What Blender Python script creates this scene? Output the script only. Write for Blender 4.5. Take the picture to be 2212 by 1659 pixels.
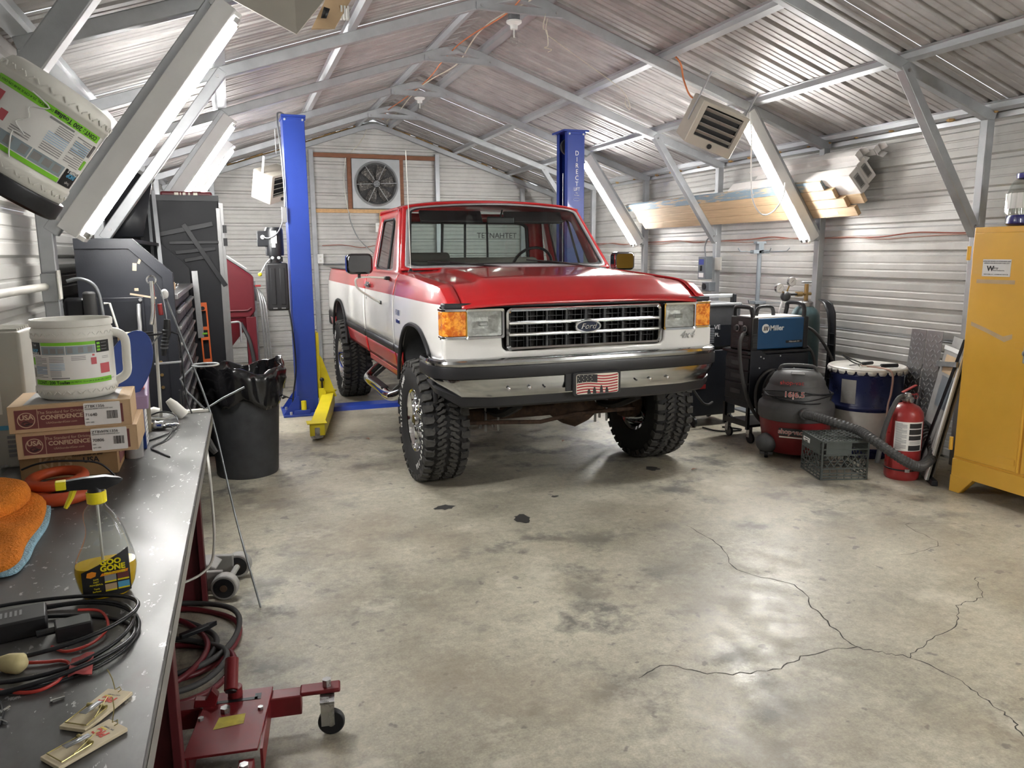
import bpy, bmesh, math, random
from mathutils import Vector, Matrix, Euler
random.seed(7)
SC=bpy.context.scene
for o in list(bpy.data.objects): bpy.data.objects.remove(o)
C=SC.collection
PI=math.pi; R=math.radians
V=Vector
# ---------------------------------------------------------------- camera, world, exposure
cd=bpy.data.cameras.new('camera'); cam=bpy.data.objects.new('camera',cd); C.objects.link(cam); SC.camera=cam
cd.sensor_width=36; cd.sensor_fit='HORIZONTAL'; cd.lens=1646.32/2212*36; cd.clip_start=.02; cd.clip_end=100
yaw,pit,rol=.347507,.1700416,-.0064938
f=V((math.sin(yaw)*math.cos(pit),math.cos(yaw)*math.cos(pit),-math.sin(pit)))
r=V((math.cos(yaw),-math.sin(yaw),0)); u=r.cross(f)
r2=r*math.cos(rol)+u*math.sin(rol); u2=u*math.cos(rol)-r*math.sin(rol)
mw=Matrix((r2,u2,-f)).transposed().to_4x4(); mw.translation=V((0,0,1.62)); cam.matrix_world=mw
w=bpy.data.worlds.new('world'); SC.world=w; w.use_nodes=True
w.node_tree.nodes['Background'].inputs[0].default_value=(.62,.66,.72,1); w.node_tree.nodes['Background'].inputs[1].default_value=.25
vs=SC.view_settings; vs.view_transform='Standard'; vs.look='None'; vs.gamma=1; vs.use_curve_mapping=False; vs.exposure=3.85
TUBE=12.0      # emission strength of the fluorescent tubes

# ---------------------------------------------------------------- materials
def nd(nt,t,**k):
    n=nt.nodes.new(t)
    for a,b in k.items():
        if a in n.inputs: n.inputs[a].default_value=b
        else: setattr(n,a,b)
    return n
def pm(name,col,rough=.5,metal=0,var=.12,sc=6,bump=0,bsc=80,coat=0,col2=None,mixs=None,emit=0,trans=0,ior=1.45,rv=0,stretch=None,spec=.5,alpha=1,th=(.45,.62)):
    m=bpy.data.materials.new(name); m.use_nodes=True; nt=m.node_tree; p=nt.nodes['Principled BSDF']
    p.inputs['Roughness'].default_value=rough; p.inputs['Metallic'].default_value=metal
    p.inputs['Coat Weight'].default_value=coat; p.inputs['Coat Roughness'].default_value=.04
    p.inputs['Transmission Weight'].default_value=trans; p.inputs['IOR'].default_value=ior; p.inputs['Alpha'].default_value=alpha
    p.inputs['Specular IOR Level'].default_value=spec
    c4=(*col,1)
    tc=nd(nt,'ShaderNodeTexCoord'); mp=nd(nt,'ShaderNodeMapping'); nt.links.new(tc.outputs['Object'],mp.inputs['Vector'])
    if stretch: mp.inputs['Scale'].default_value=stretch
    nz=nd(nt,'ShaderNodeTexNoise',Scale=sc,Detail=6.0,Roughness=.6); nt.links.new(mp.outputs[0],nz.inputs['Vector'])
    rp=nd(nt,'ShaderNodeValToRGB')
    e=rp.color_ramp.elements
    if col2 is None:
        e[0].position=.3; e[1].position=.75
        e[0].color=(*[max(0,x*(1-var)) for x in col],1); e[1].color=(*[min(1,x*(1+var)) for x in col],1)
    else:
        e[0].position=th[0]; e[1].position=th[1]; e[0].color=c4; e[1].color=(*col2,1)
    nt.links.new(nz.outputs[0],rp.inputs[0]); nt.links.new(rp.outputs[0],p.inputs['Base Color'])
    if rv:
        mr=nd(nt,'ShaderNodeMapRange'); mr.inputs[3].default_value=max(0,rough-rv); mr.inputs[4].default_value=min(1,rough+rv)
        mr.inputs[1].default_value=.3; mr.inputs[2].default_value=.7
        nt.links.new(nz.outputs[0],mr.inputs[0]); nt.links.new(mr.outputs[0],p.inputs['Roughness'])
    if bump:
        n2=nd(nt,'ShaderNodeTexNoise',Scale=bsc,Detail=4.0); nt.links.new(mp.outputs[0],n2.inputs['Vector'])
        b=nd(nt,'ShaderNodeBump'); b.inputs['Strength'].default_value=bump; b.inputs['Distance'].default_value=.01
        nt.links.new(n2.outputs[0],b.inputs['Height']); nt.links.new(b.outputs[0],p.inputs['Normal'])
    if emit: p.inputs['Emission Color'].default_value=c4; p.inputs['Emission Strength'].default_value=emit
    return m
M={}
def mk(k,*a,**kw): M[k]=pm(k.replace('_',' '),*a,**kw)
mk('wallsheet',(.50,.495,.475),.5,.15,.16,3,.08,220,rv=.1)
mk('roofsheet',(.40,.385,.375),.52,.25,.22,5,.1,150,rv=.1,stretch=(1,1,1))
mk('galv',(.40,.415,.43),.42,.5,.12,9,.03,200,rv=.08)
mk('galvbright',(.52,.54,.56),.36,.6,.05,2)
mk('galvdark',(.2,.21,.22),.4,.5,.2,20)
mk('fixture',(.55,.55,.54),.45,.1,.05)
mk('tube',(1,.985,.955),.5,emit=TUBE)
mk('white',(.75,.75,.73),.4,0,.05)
mk('offwhite',(.62,.61,.56),.5,0,.08)
mk('blackp',(.012,.013,.016),.38,0,.3)
mk('blackm',(.016,.018,.024),.42,0,.3,4,.03,120)
mk('rubber',(.022,.022,.023),.75,0,.35,20,.06,90)
mk('chrome',(.78,.79,.8),.06,1,.02)
mk('chromed',(.55,.56,.57),.14,1,.1,rv=.06)
mk('steel',(.42,.42,.42),.32,.9,.2,20,rv=.12)
mk('orangewire',(.62,.2,.07),.5)
mk('rope',(.6,.57,.47),.8,0,.15,90)
mk('wood',(.58,.36,.17),.6,0,.18,5,.05,60,stretch=(6,.6,6))
mk('redwood',(.22,.09,.045),.6,0,.2,7,stretch=(1,6,6))
mk('pine',(.54,.39,.24),.6,0,.16,4,.04,50,stretch=(14,.8,14),rv=.05)
mk('foam',(.38,.24,.1),.95,0,.5,20,.8,35)
mk('card',(.45,.3,.17),.75,0,.1,20)

# ---------------------------------------------------------------- geometry helpers
class G:
    def __init__(s): s.v=[]; s.f=[]; s.m=[]
    def add(s,vs,fs,mi=0):
        b=len(s.v); s.v+=[tuple(x) for x in vs]; s.f+=[tuple(i+b for i in q) for q in fs]; s.m+=[mi]*len(fs); return s
    def box(s,c,d,mi=0,rot=None,M4=None):
        x,y,z=[k/2 for k in d]; vs=[V((a,b,e)) for a in(-x,x) for b in(-y,y) for e in(-z,z)]
        if rot: 
            q=Euler(rot).to_matrix(); vs=[q@k for k in vs]
        vs=[k+V(c) for k in vs]
        if M4: vs=[M4@k for k in vs]
        return s.add(vs,[(0,1,3,2),(4,6,7,5),(0,4,5,1),(2,3,7,6),(0,2,6,4),(1,5,7,3)],mi)
    def b2(s,a,b,mi=0):   # box by two corners
        return s.box([(a[i]+b[i])/2 for i in range(3)],[abs(b[i]-a[i]) for i in range(3)],mi)
    def beam(s,p,q,w,h,mi=0,up=(0,0,1)):
        p=V(p);q=V(q);d=(q-p); L=d.length; d.normalize(); up=V(up)
        sx=d.cross(up); 
        if sx.length<1e-4: sx=d.cross(V((0,1,0)))
        sx.normalize(); sz=sx.cross(d); m=Matrix((sx,d,sz)).transposed().to_4x4(); m.translation=(p+q)/2
        return s.box((0,0,0),(w,L,h),mi,M4=m)
    def prism(s,pts,ax,a,b,mi=0):  # polygon in the other two axes, extruded along ax from a to b
        def P(k,t):
            q=list(k); q.insert(ax,t); return q
        n=len(pts); vs=[P(k,a) for k in pts]+[P(k,b) for k in pts]
        fs=[tuple(range(n))[::-1],tuple(range(n,2*n))]+[(i,(i+1)%n,(i+1)%n+n,i+n) for i in range(n)]
        return s.add(vs,fs,mi)
    def tube(s,pts,r,n=8,mi=0,caps=True,closed=False):
        pts=[V(p) for p in pts]; N=len(pts); rs=r if isinstance(r,(list,tuple)) else [r]*N
        vs=[];up=None
        for i,p in enumerate(pts):
            a=pts[(i-1)%N] if (closed or i>0) else p; b=pts[(i+1)%N] if (closed or i<N-1) else p
            d=(b-a); 
            if d.length<1e-9: d=V((0,0,1))
            d.normalize()
            if up is None: up=V((0,0,1)) if abs(d.z)<.9 else V((1,0,0))
            x=d.cross(up); 
            if x.length<1e-5: x=d.cross(V((0,1,.3)))
            x.normalize(); up=x.cross(d).normalized()
            vs+=[p+(x*math.cos(2*PI*k/n)+up*math.sin(2*PI*k/n))*rs[i] for k in range(n)]
        fs=[]
        for i in range(N if closed else N-1):
            j=(i+1)%N
            fs+=[(i*n+k,i*n+(k+1)%n,j*n+(k+1)%n,j*n+k) for k in range(n)]
        if caps and not closed: fs+=[tuple(range(n))[::-1],tuple(range((N-1)*n,N*n))]
        return s.add(vs,fs,mi)
    def cyl(s,p,q,r,n=16,mi=0,r2=None): return s.tube([p,q],[r,r if r2 is None else r2],n,mi)
    def lathe(s,prof,c=(0,0,0),n=24,mi=0,ax=2,a0=0,a1=2*PI,mis=None):
        full=abs(a1-a0-2*PI)<1e-6; nn=n if full else n+1; vs=[];fs=[]
        for r_,h in prof:
            for k in range(nn):
                a=a0+(a1-a0)*k/n; x,y=r_*math.cos(a),r_*math.sin(a)
                q={2:(x,y,h),0:(h,x,y),1:(y,h,x)}[ax]; vs.append((q[0]+c[0],q[1]+c[1],q[2]+c[2]))
        b=len(s.v); s.v+=vs
        for i in range(len(prof)-1):
            for k in range(n):
                k2=(k+1)%nn; s.f.append((b+i*nn+k,b+i*nn+k2,b+(i+1)*nn+k2,b+(i+1)*nn+k)); s.m.append(mis[i] if mis else mi)
        return s
    def sheet(s,grid,mi=0,flip=False):   # grid: rows of points
        r_=len(grid);c=len(grid[0]);vs=[p for row in grid for p in row]
        fs=[(i*c+j,i*c+j+1,(i+1)*c+j+1,(i+1)*c+j) for i in range(r_-1) for j in range(c-1)]
        if flip: fs=[q[::-1] for q in fs]
        return s.add(vs,fs,mi)
    def sphere(s,c,r,n=12,mi=0,sx=(1,1,1)):
        prof=[(math.sin(PI*i/n)*r,-math.cos(PI*i/n)*r) for i in range(n+1)]
        b=len(s.v); s.lathe(prof,n=n,mi=mi)
        for i in range(b,len(s.v)):
            v=s.v[i]; s.v[i]=(v[0]*sx[0]+c[0],v[1]*sx[1]+c[1],v[2]*sx[2]+c[2])
        return s
    def tf(s,m,b=0):
        for i in range(b,len(s.v)): s.v[i]=tuple(m@V(s.v[i]))
        return s
def obj(name,g,mats,parent=None,bev=0,smooth=30,solid=0,sub=0,label=None,kind=None,cat=None,group=None,seg=2,loc=None,rot=None):
    me=bpy.data.meshes.new(name); me.from_pydata(g.v,[],g.f)
    if isinstance(mats,str): mats=[mats]
    for k in mats: me.materials.append(M[k])
    if len(mats)>1: me.polygons.foreach_set('material_index',g.m)
    bm=bmesh.new(); bm.from_mesh(me); bmesh.ops.remove_doubles(bm,verts=bm.verts,dist=1e-5); bmesh.ops.recalc_face_normals(bm,faces=bm.faces); bm.to_mesh(me); bm.free()
    if smooth: me.shade_smooth(); me.set_sharp_from_angle(angle=R(smooth))
    o=bpy.data.objects.new(name,me); C.objects.link(o)
    if parent: o.parent=parent
    if loc: o.location=loc
    if rot: o.rotation_euler=rot
    if solid: md=o.modifiers.new('s','SOLIDIFY'); md.thickness=solid; md.offset=0
    if sub: md=o.modifiers.new('u','SUBSURF'); md.levels=sub; md.render_levels=sub
    if bev: md=o.modifiers.new('b','BEVEL'); md.width=bev; md.segments=seg; md.limit_method='ANGLE'; md.angle_limit=R(40)
    if label: o['label']=label
    if kind: o['kind']=kind
    if cat: o['category']=cat
    if group: o['group']=group
    return o
def pieces(name,g,mats,parent=None,**k):   # every connected island of g becomes an object of its own
    n=len(g.v); p=list(range(n))
    def fd(a):
        while p[a]!=a: p[a]=p[p[a]]; a=p[a]
        return a
    for q in g.f:
        for i in q[1:]: p[fd(i)]=fd(q[0])
    gr={}
    for q,mi in zip(g.f,g.m): gr.setdefault(fd(q[0]),[]).append((q,mi))
    out=[]
    for fs in gr.values():
        h=G(); ids={}
        for q,mi in fs:
            for i in q:
                if i not in ids: ids[i]=len(h.v); h.v.append(g.v[i])
            h.f.append(tuple(ids[i] for i in q)); h.m.append(mi)
        out.append(obj(name,h,mats,parent,**k))
    return out
def thing(name,label,cat,loc=(0,0,0),rz=0,group=None,rot=None):
    o=bpy.data.objects.new(name,None); C.objects.link(o); o.empty_display_size=.1
    o.location=loc; o.rotation_euler=rot or (0,0,rz); o['label']=label; o['category']=cat
    if group: o['group']=group
    return o
def dup(root,loc,label,rot=None,rz=None):
    r_=root.copy(); C.objects.link(r_); r_.location=loc; r_['label']=label
    if rot: r_.rotation_euler=rot
    if rz is not None: r_.rotation_euler=(0,0,rz)
    for ch in [c for c in bpy.data.objects if c.parent==root]:
        c=ch.copy(); C.objects.link(c); c.parent=r_
        for g2 in [d for d in bpy.data.objects if d.parent==ch]:
            d=g2.copy(); C.objects.link(d); d.parent=c
    return r_
def text(name,s,size,mat,parent,loc,rot,ext=.0006,shear=0,sx=1,align='CENTER',bold=0,label=None):
    cu=bpy.data.curves.new(name,'FONT'); cu.body=s; cu.size=size; cu.extrude=ext; cu.shear=shear; cu.align_x=align; cu.align_y='CENTER'; cu.offset=bold; cu.resolution_u=3
    t=bpy.data.objects.new('tmp',cu); C.objects.link(t); bpy.context.view_layer.update()
    me=bpy.data.meshes.new_from_object(t.evaluated_get(bpy.context.evaluated_depsgraph_get())); bpy.data.objects.remove(t)
    me.materials.clear(); me.materials.append(M[mat])
    o=bpy.data.objects.new(name,me); C.objects.link(o); o.parent=parent; o.location=loc; o.rotation_euler=rot; o.scale=(sx,1,1)
    if label: o['label']=label
    return o
def smooth_path(pts,n=6,closed=False):   # Catmull-Rom
    P=[V(p) for p in pts]; out=[]; N=len(P)
    rng=range(N) if closed else range(N-1)
    for i in rng:
        p0=P[(i-1)%N] if closed or i>0 else P[0]; p1=P[i]; p2=P[(i+1)%N]; p3=P[(i+2)%N] if closed or i+2<N else P[-1]
        for k in range(n):
            t=k/n; out.append(.5*((2*p1)+(p2-p0)*t+(2*p0-5*p1+4*p2-p3)*t*t+(3*p1-p0-3*p2+p3)*t**3))
    if not closed: out.append(P[-1])
    return out
def wire(name,pts,r,mat,parent=None,n=6,seg=6,**k):
    return obj(name,G().tube(smooth_path(pts,seg),r,n),mat,parent,smooth=60,**k)

# ---------------------------------------------------------------- building shell
XL,XR,YB,YF,XC=-.90,5.20,12.05,-1.5,2.15
SL=.335
def zs(x): return 3.62-SL*abs(x-XC)
def mk_floor():
    m=bpy.data.materials.new('stained concrete'); m.use_nodes=True; nt=m.node_tree; p=nt.nodes['Principled BSDF']
    tc=nd(nt,'ShaderNodeTexCoord')
    def noise(sc,det,rg,loc=(0,0,0),stretch=(1,1,1)):
        mp=nd(nt,'ShaderNodeMapping'); mp.inputs['Location'].default_value=loc; mp.inputs['Scale'].default_value=stretch
        nt.links.new(tc.outputs['Object'],mp.inputs[0]); n=nd(nt,'ShaderNodeTexNoise',Scale=sc,Detail=det,Roughness=rg); nt.links.new(mp.outputs[0],n.inputs['Vector']); return n.outputs[0]
    def ramp(src,a,b,ca,cb):
        r_=nd(nt,'ShaderNodeValToRGB'); e=r_.color_ramp.elements; e[0].position=a;e[1].position=b;e[0].color=(*ca,1);e[1].color=(*cb,1); nt.links.new(src,r_.inputs[0]); return r_.outputs[0]
    def mix(fac,a,b,bt='MIX'):
        x=nd(nt,'ShaderNodeMix',data_type='RGBA',blend_type=bt)
        if isinstance(fac,float): x.inputs[0].default_value=fac
        else: nt.links.new(fac,x.inputs[0])
        nt.links.new(a,x.inputs[6]) if not isinstance(a,tuple) else setattr(x.inputs[6],'default_value',(*a,1))
        nt.links.new(b,x.inputs[7]) if not isinstance(b,tuple) else setattr(x.inputs[7],'default_value',(*b,1))
        return x.outputs[2]
    base=ramp(noise(1.1,8,.62),.3,.72,(.26,.240,.192),(.57,.54,.445))
    fine=mix(1.0,ramp(noise(24,7,.75),.3,.7,(.66,.66,.66),(1.16,1.16,1.14)),ramp(noise(110,4,.7,(2,3,1)),.3,.7,(.78,.77,.74),(1.14,1.14,1.14)),'MULTIPLY')
    c=mix(1.0,base,fine,'MULTIPLY')
    st=ramp(noise(3.2,7,.68,(3,1,0)),.50,.62,(0,0,0),(.9,.9,.9)); 
    st2=ramp(noise(.55,3,.5,(7,4,0)),.42,.56,(0,0,0),(1,1,1))
    c=mix(mix(1.0,st,st2,'MULTIPLY'),c,(.10,.098,.09))
    sp=ramp(noise(11,3,.5,(1,9,0)),.665,.70,(0,0,0),(.75,.75,.75)); c=mix(sp,c,(.13,.125,.115))
    br=ramp(noise(1.7,6,.6,(9,2,4)),.5,.7,(0,0,0),(.45,.45,.45)); c=mix(br,c,(.25,.205,.15)); lt=ramp(noise(2.3,8,.75,(5,5,0)),.56,.70,(0,0,0),(.7,.7,.7)); c=mix(lt,c,(.62,.59,.49))
    vo=nd(nt,'ShaderNodeTexVoronoi',Scale=26.0); nt.links.new(tc.outputs['Object'],vo.inputs['Vector'])
    dot=ramp(vo.outputs['Distance'],.045,.06,(1,1,1),(0,0,0)); dm=ramp(noise(1.7,2,.5,(2,2,5)),.55,.58,(0,0,0),(.6,.6,.6)); c=mix(mix(1.0,dot,dm,'MULTIPLY'),c,(.62,.61,.58))
    nt.links.new(c,p.inputs['Base Color'])
    rr=nd(nt,'ShaderNodeMapRange'); rr.inputs[1].default_value=.3; rr.inputs[2].default_value=.7; rr.inputs[3].default_value=.3; rr.inputs[4].default_value=.55
    nt.links.new(noise(7,5,.6),rr.inputs[0]); nt.links.new(rr.outputs[0],p.inputs['Roughness'])
    b=nd(nt,'ShaderNodeBump'); b.inputs['Strength'].default_value=.18; b.inputs['Distance'].default_value=.006
    nt.links.new(noise(16,6,.7),b.inputs['Height']); nt.links.new(b.outputs[0],p.inputs['Normal']); M['floor']=m
mk_floor()
fl=obj('floor',G().b2((XL-.1,YF-.1,-.12),(XR+.1,YB+.1,0)),'floor',kind='structure',smooth=0)
mk('crack',(.05,.047,.042),.9); mk('chalk',(.36,.345,.32),.8); mk('stain',(.045,.044,.042),.5)
def ribbon(name,pts,w,mat,jit=.01,n=7,z=.0006,**k):
    P=smooth_path([(x,y,z) for x,y in pts],n); g=G(); A=[];B=[]
    for i,p in enumerate(P):
        a=P[max(0,i-1)];b=P[min(len(P)-1,i+1)]; d=(b-a).normalized(); s_=V((-d.y,d.x,0)); j=random.uniform(-jit,jit); ww=w*random.uniform(.4,1.3)*.5
        q=p+s_*j; A.append(q+s_*ww); B.append(q-s_*ww)
    g.sheet([A,B]); return obj(name,g,mat,fl,smooth=0,**k)
ribbon('crack',[(2.47,3.75),(2.474,3.45),(2.36,3.1),(2.5,2.85),(2.42,2.62),(2.37,2.45),(2.343,2.279),(2.40,2.2),(2.465,2.135),(2.52,1.95),(2.49,1.82),(2.47,1.7),(2.416,1.609),(2.36,1.4)],.006,'crack')
ribbon('crack',[(2.343,2.279),(2.1,2.29),(1.9,2.25),(1.669,2.305),(1.52,2.42),(1.375,2.38)],.005,'crack')
ribbon('crack',[(2.465,2.135),(2.65,2.2),(2.9,2.27),(3.05,2.4),(3.236,2.427),(3.4,2.6)],.004,'crack')
ribbon('crack',[(3.3,2.95),(3.62,3.0),(3.7,3.3),(4.0,3.2)],.003,'crack')
ribbon('control_joint',[(-.3,5.05),(.5,5.1),(1.3,5.13),(2.0,5.22),(2.8,5.27),(3.4,5.25),(4.0,5.3),(4.5,5.3)],.008,'chalk',.006)
g=G()
for cx,cy,rx,ry in ((1.59,4.22,.055,.09),(1.2,4.6,.07,.05),(2.9,4.9,.06,.06),(1.95,4.55,.03,.02)):
    n=14; g.add([(cx+rx*math.cos(2*PI*k/n)*random.uniform(.6,1.2),cy+ry*math.sin(2*PI*k/n)*random.uniform(.6,1.2),.0008) for k in range(n)],[tuple(range(n))])
obj('oil_spot',g,'stain',fl,kind='stuff')
for x,y,a in ((3.15,4.75,.3),(2.6,5.9,1.),(1.05,6.6,2.)):
    o=obj('dry_leaf',G().sheet([[(0,0,0),(.03,.012,.008),(.07,0,.002)],[(0,.002,.001),(.03,.0,.002),(.07,.001,.003)],[(0,.004,0),(.03,-.014,.01),(.07,.002,.002)]]),'redwood',loc=(x,y,.003),rot=(0,0,a),label=['curled brown leaf on the concrete in front of the right front tyre','brown leaf under the truck axle','dry leaf on the floor beside the left rear tyre'][[.3,1.,2.].index(a)],cat='leaf')

def ribs(n0,n1,step=.2286):
    """profile of a ribbed sheet as (s, depth) from s=n0 to n1"""
    out=[]; k0=math.floor(n0/step)-1; pts=[]
    for k in range(k0,math.ceil(n1/step)+1):
        s0=k*step
        pts+=[(s0-.026,0),(s0-.013,.024),(s0+.013,.024),(s0+.026,0)]
        for q in (.085,.145): pts+=[(s0+q-.010,0),(s0+q-.004,.004),(s0+q+.004,.004),(s0+q+.010,0)]
    pts=sorted(pts)
    def dep(t):
        for (a,b),(c,d) in zip(pts,pts[1:]):
            if a<=t<=c: return b+(d-b)*(t-a)/max(1e-9,c-a)
        return 0
    return [(n0,dep(n0))]+[p for p in pts if n0<p[0]<n1]+[(n1,dep(n1))]
def wall(name,z0,z1,fn,roots=None):
    root=bpy.data.objects.new(name,None); C.objects.link(root); root['kind']='structure'; root['label']='ribbed grey metal '+name.replace('_',' ')
    a=z0;k=0
    while a<z1-.01:
        b=min(a+.9144,z1); pr=ribs(a,b); off=.0025*(k%2)
        g=G(); fn(g,[(s_,d+off) for s_,d in pr]); obj('wall_panel',g,'wallsheet',root,smooth=20); a=b;k+=1
    return root
def f_side(x,sg):
    def fn(g,pr): g.sheet([[(x+sg*d,y,s_) for s_,d in pr] for y in (YF,2.0,YB)])
    return fn
wall('wall_right',0,2.7,f_side(XR,1)); wall('wall_left',0,2.7,f_side(XL,-1))
def f_end(y,sg):
    def fn(g,pr):
        rows=[]
        for s_,d in pr:
            hw=3.05 if s_<2.60 else max(.02,(3.62-s_)/SL)
            rows.append([(XC-hw,y+sg*d,s_),(XC+hw,y+sg*d,s_)])
        g.sheet(rows)
    return fn
wall('wall_back',0,3.6,f_end(YB,1)); wall('wall_front',0,3.6,f_end(YF,-1))
root=bpy.data.objects.new('ceiling',None); C.objects.link(root); root['kind']='structure'; root['label']='ribbed metal roof underside'
for sg in (-1,1):
    a=YF;k=0
    while a<YB-.01:
        b=min(a+.9144,YB); pr=ribs(a,b); off=.0025*(k%2)
        g=G().sheet([[(XC+sg*t,s_,3.62-SL*t+d+off) for s_,d in pr] for t in (0,1.5,3.16)]); obj('roof_panel',g,'roofsheet',root,smooth=20); a=b;k+=1
# hat-section purlins
hat=[(-.06,.035),(-.036,.035),(-.026,0),(.026,0),(.036,.035),(.06,.035),(.06,.038),(.034,.038),(.024,.003),(-.024,.003),(-.034,.038),(-.06,.038)]
nm={.24:'beside the ridge',1.25:'at mid slope',2.15:'above the knee braces',2.96:'at the eave'}
for sg in (-1,1):
    for t in (.24,1.25,2.15,2.96):
        g=G(); z=3.62-SL*t-.04; x=XC+sg*t; an=sg*math.atan(SL); pts=[(x+px*math.cos(an)+pz*math.sin(an),z+pz*math.cos(an)-px*math.sin(an)) for px,pz in hat]
        n=len(pts); vs=[(p[0],YF,p[1]) for p in pts]+[(p[0],YB,p[1]) for p in pts]
        g.add(vs,[(i,(i+1)%n,(i+1)%n+n,i+n) for i in range(n)])
        obj('roof_purlin',g,'galvbright',label=f"galvanised hat purlin {nm[t]} on the {'left' if sg<0 else 'right'} roof slope",cat='purlin',group='roof purlins',smooth=0)
# frames
FY=[-.65,.95,2.55,4.15,5.75,7.35,8.95,10.5,11.97]
fn_=['behind the camera','beside the camera','over the near end of the bench','over the yellow cabinet','carrying the lit lamp above the welder','crossing over the truck cab','in front of the blue lift posts’ far side','behind the truck bed','against the back wall']
fn_[6]='just behind the blue lift posts'
def bend(pts,k=5): return smooth_path(pts,k)
for i,y in enumerate(FY):
    t=thing('roof_truss',f'galvanised tube roof truss {fn_[i]}','truss',(XC,y,0))
    # bow: continuous rafter with a rounded ridge, both sides
    zt=lambda q:3.545-SL*q
    path=[(-2.99,0,zt(2.99)),(-1.0,0,zt(1.0)),(-.42,0,zt(.42)),(-.2,0,zt(.2)-.0),(-.09,0,zt(.09)-.008),(0,0,zt(0)-.022),(.09,0,zt(.09)-.008),(.2,0,zt(.2)),(.42,0,zt(.42)),(1.0,0,zt(1.0)),(2.99,0,zt(2.99))]
    g=G(); P=[V(p) for p in path]
    up=[]
    for j,p in enumerate(P):
        a=P[max(0,j-1)];b=P[min(len(P)-1,j+1)];d=(b-a).normalized(); nrm=V((-d.z,0,d.x)); h=.037
        up.append([p+nrm*h+V((0,-.03,0)),p+nrm*h+V((0,.03,0)),p-nrm*h+V((0,.03,0)),p-nrm*h+V((0,-.03,0)),p+nrm*h+V((0,-.03,0))])
    g.sheet(up); obj('rafter',g,'galv',t,bev=.006)
    for sg in (-1,1):
        obj('post',G().box((sg*2.955,0,1.265),(.066,.066,2.53)),'galv',t,bev=.006)
        if i<8: 
            obj('knee_brace',G().beam((sg*2.125,-.0,2.84),(sg*2.935,0,1.73),.068,.068,up=(0,1,0)),'galv',t,bev=.005)
            g=G()
            for bx,bz in ((sg*2.16,2.80),(sg*2.89,1.79)): g.cyl((bx,-.034,bz),(bx,-.042,bz),.012,6)
            pieces('bolt',g,'steel',t,smooth=0)
        if sg<0 and 3<=i<8: pass
    if i<8:
        g=G().prism([(-.036,3.443),(-.036,3.385),(-.066,3.385),(-.066,3.390),(-.042,3.390),(-.042,3.443)],0,-.34,.34)
        obj('ridge_plate',g,'galv',t,smooth=0)
        g=G()
        for bx in (-.3,.3): g.cyl((bx,-.042,3.42),(bx,-.05,3.42),.011,6)
        pieces('bolt',g,'steel',t,smooth=0)
# back-wall studs and timber
for x,lab in ((1.2,'left of the exhaust fan'),(3.12,'right of the exhaust fan'),(4.55,'behind the right lift post'),(-.2,'behind the red blast cabinet')):
    obj('wall_stud',G().b2((x-.035,YB-.075,0),(x+.035,YB-.012,zs(x)-.15)),'galv',bev=.004,label='galvanised back wall stud '+lab,cat='stud')
for y,lab in ((3.35,'above the yellow cabinet'),(4.95,'between the yellow cabinet frame and the lit lamp frame'),):
    pass
obj('wall_timber',G().b2((1.235,YB-.06,3.05),(3.09,YB-.01,3.11)),'redwood',label='reddish timber rail above the exhaust fan',cat='timber')
obj('wall_timber',G().b2((1.235,YB-.06,2.24),(2.6,YB-.01,2.295)),'wood',label='pale timber rail below the exhaust fan',cat='timber')
obj('wall_timber',G().b2((2.19,YB-.06,1.4),(2.33,YB-.01,2.24)),'wood',label='short upright timber below the exhaust fan rail',cat='timber')
for x,lab in ((1.755,'left'),(2.55,'right')):
    obj('wall_timber',G().b2((x-.03,YB-.06,2.295),(x+.03,YB-.01,3.05)),'redwood',label=f'brown upright timber on the {lab} of the exhaust fan',cat='timber')
for sg,lab in ((-1,'left'),(1,'right')):
    g=G(); n=26
    for k in range(n):
        t=.25+2.3*k/n; g.box((XC+sg*t,YB-.02,3.60-SL*t+random.uniform(-.01,.004)),(.1,.05,random.uniform(.02,.05)),rot=(0,sg*.32,0))
    obj('foam_strip',g,'foam',bev=.008,label=f'yellowed foam strip under the {lab} roof slope at the back wall',cat='foam')
# tan foam closures at right eave
g=G()
for k in range(22):
    y=3.2+k*.31+random.uniform(-.1,.1); g.sphere((5.13,y,2.585),random.uniform(.012,.026),6,sx=(1,1.6,.8))
obj('eave_foam',g,'foam',kind='stuff',label='blobs of tan expanding foam along the right eave')
obj('eave_strut',G().b2((5.16,YF,2.54),(5.195,YB,2.575)),'galvbright',label='galvanised eave strut on top of the right wall',cat='strut')
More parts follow.
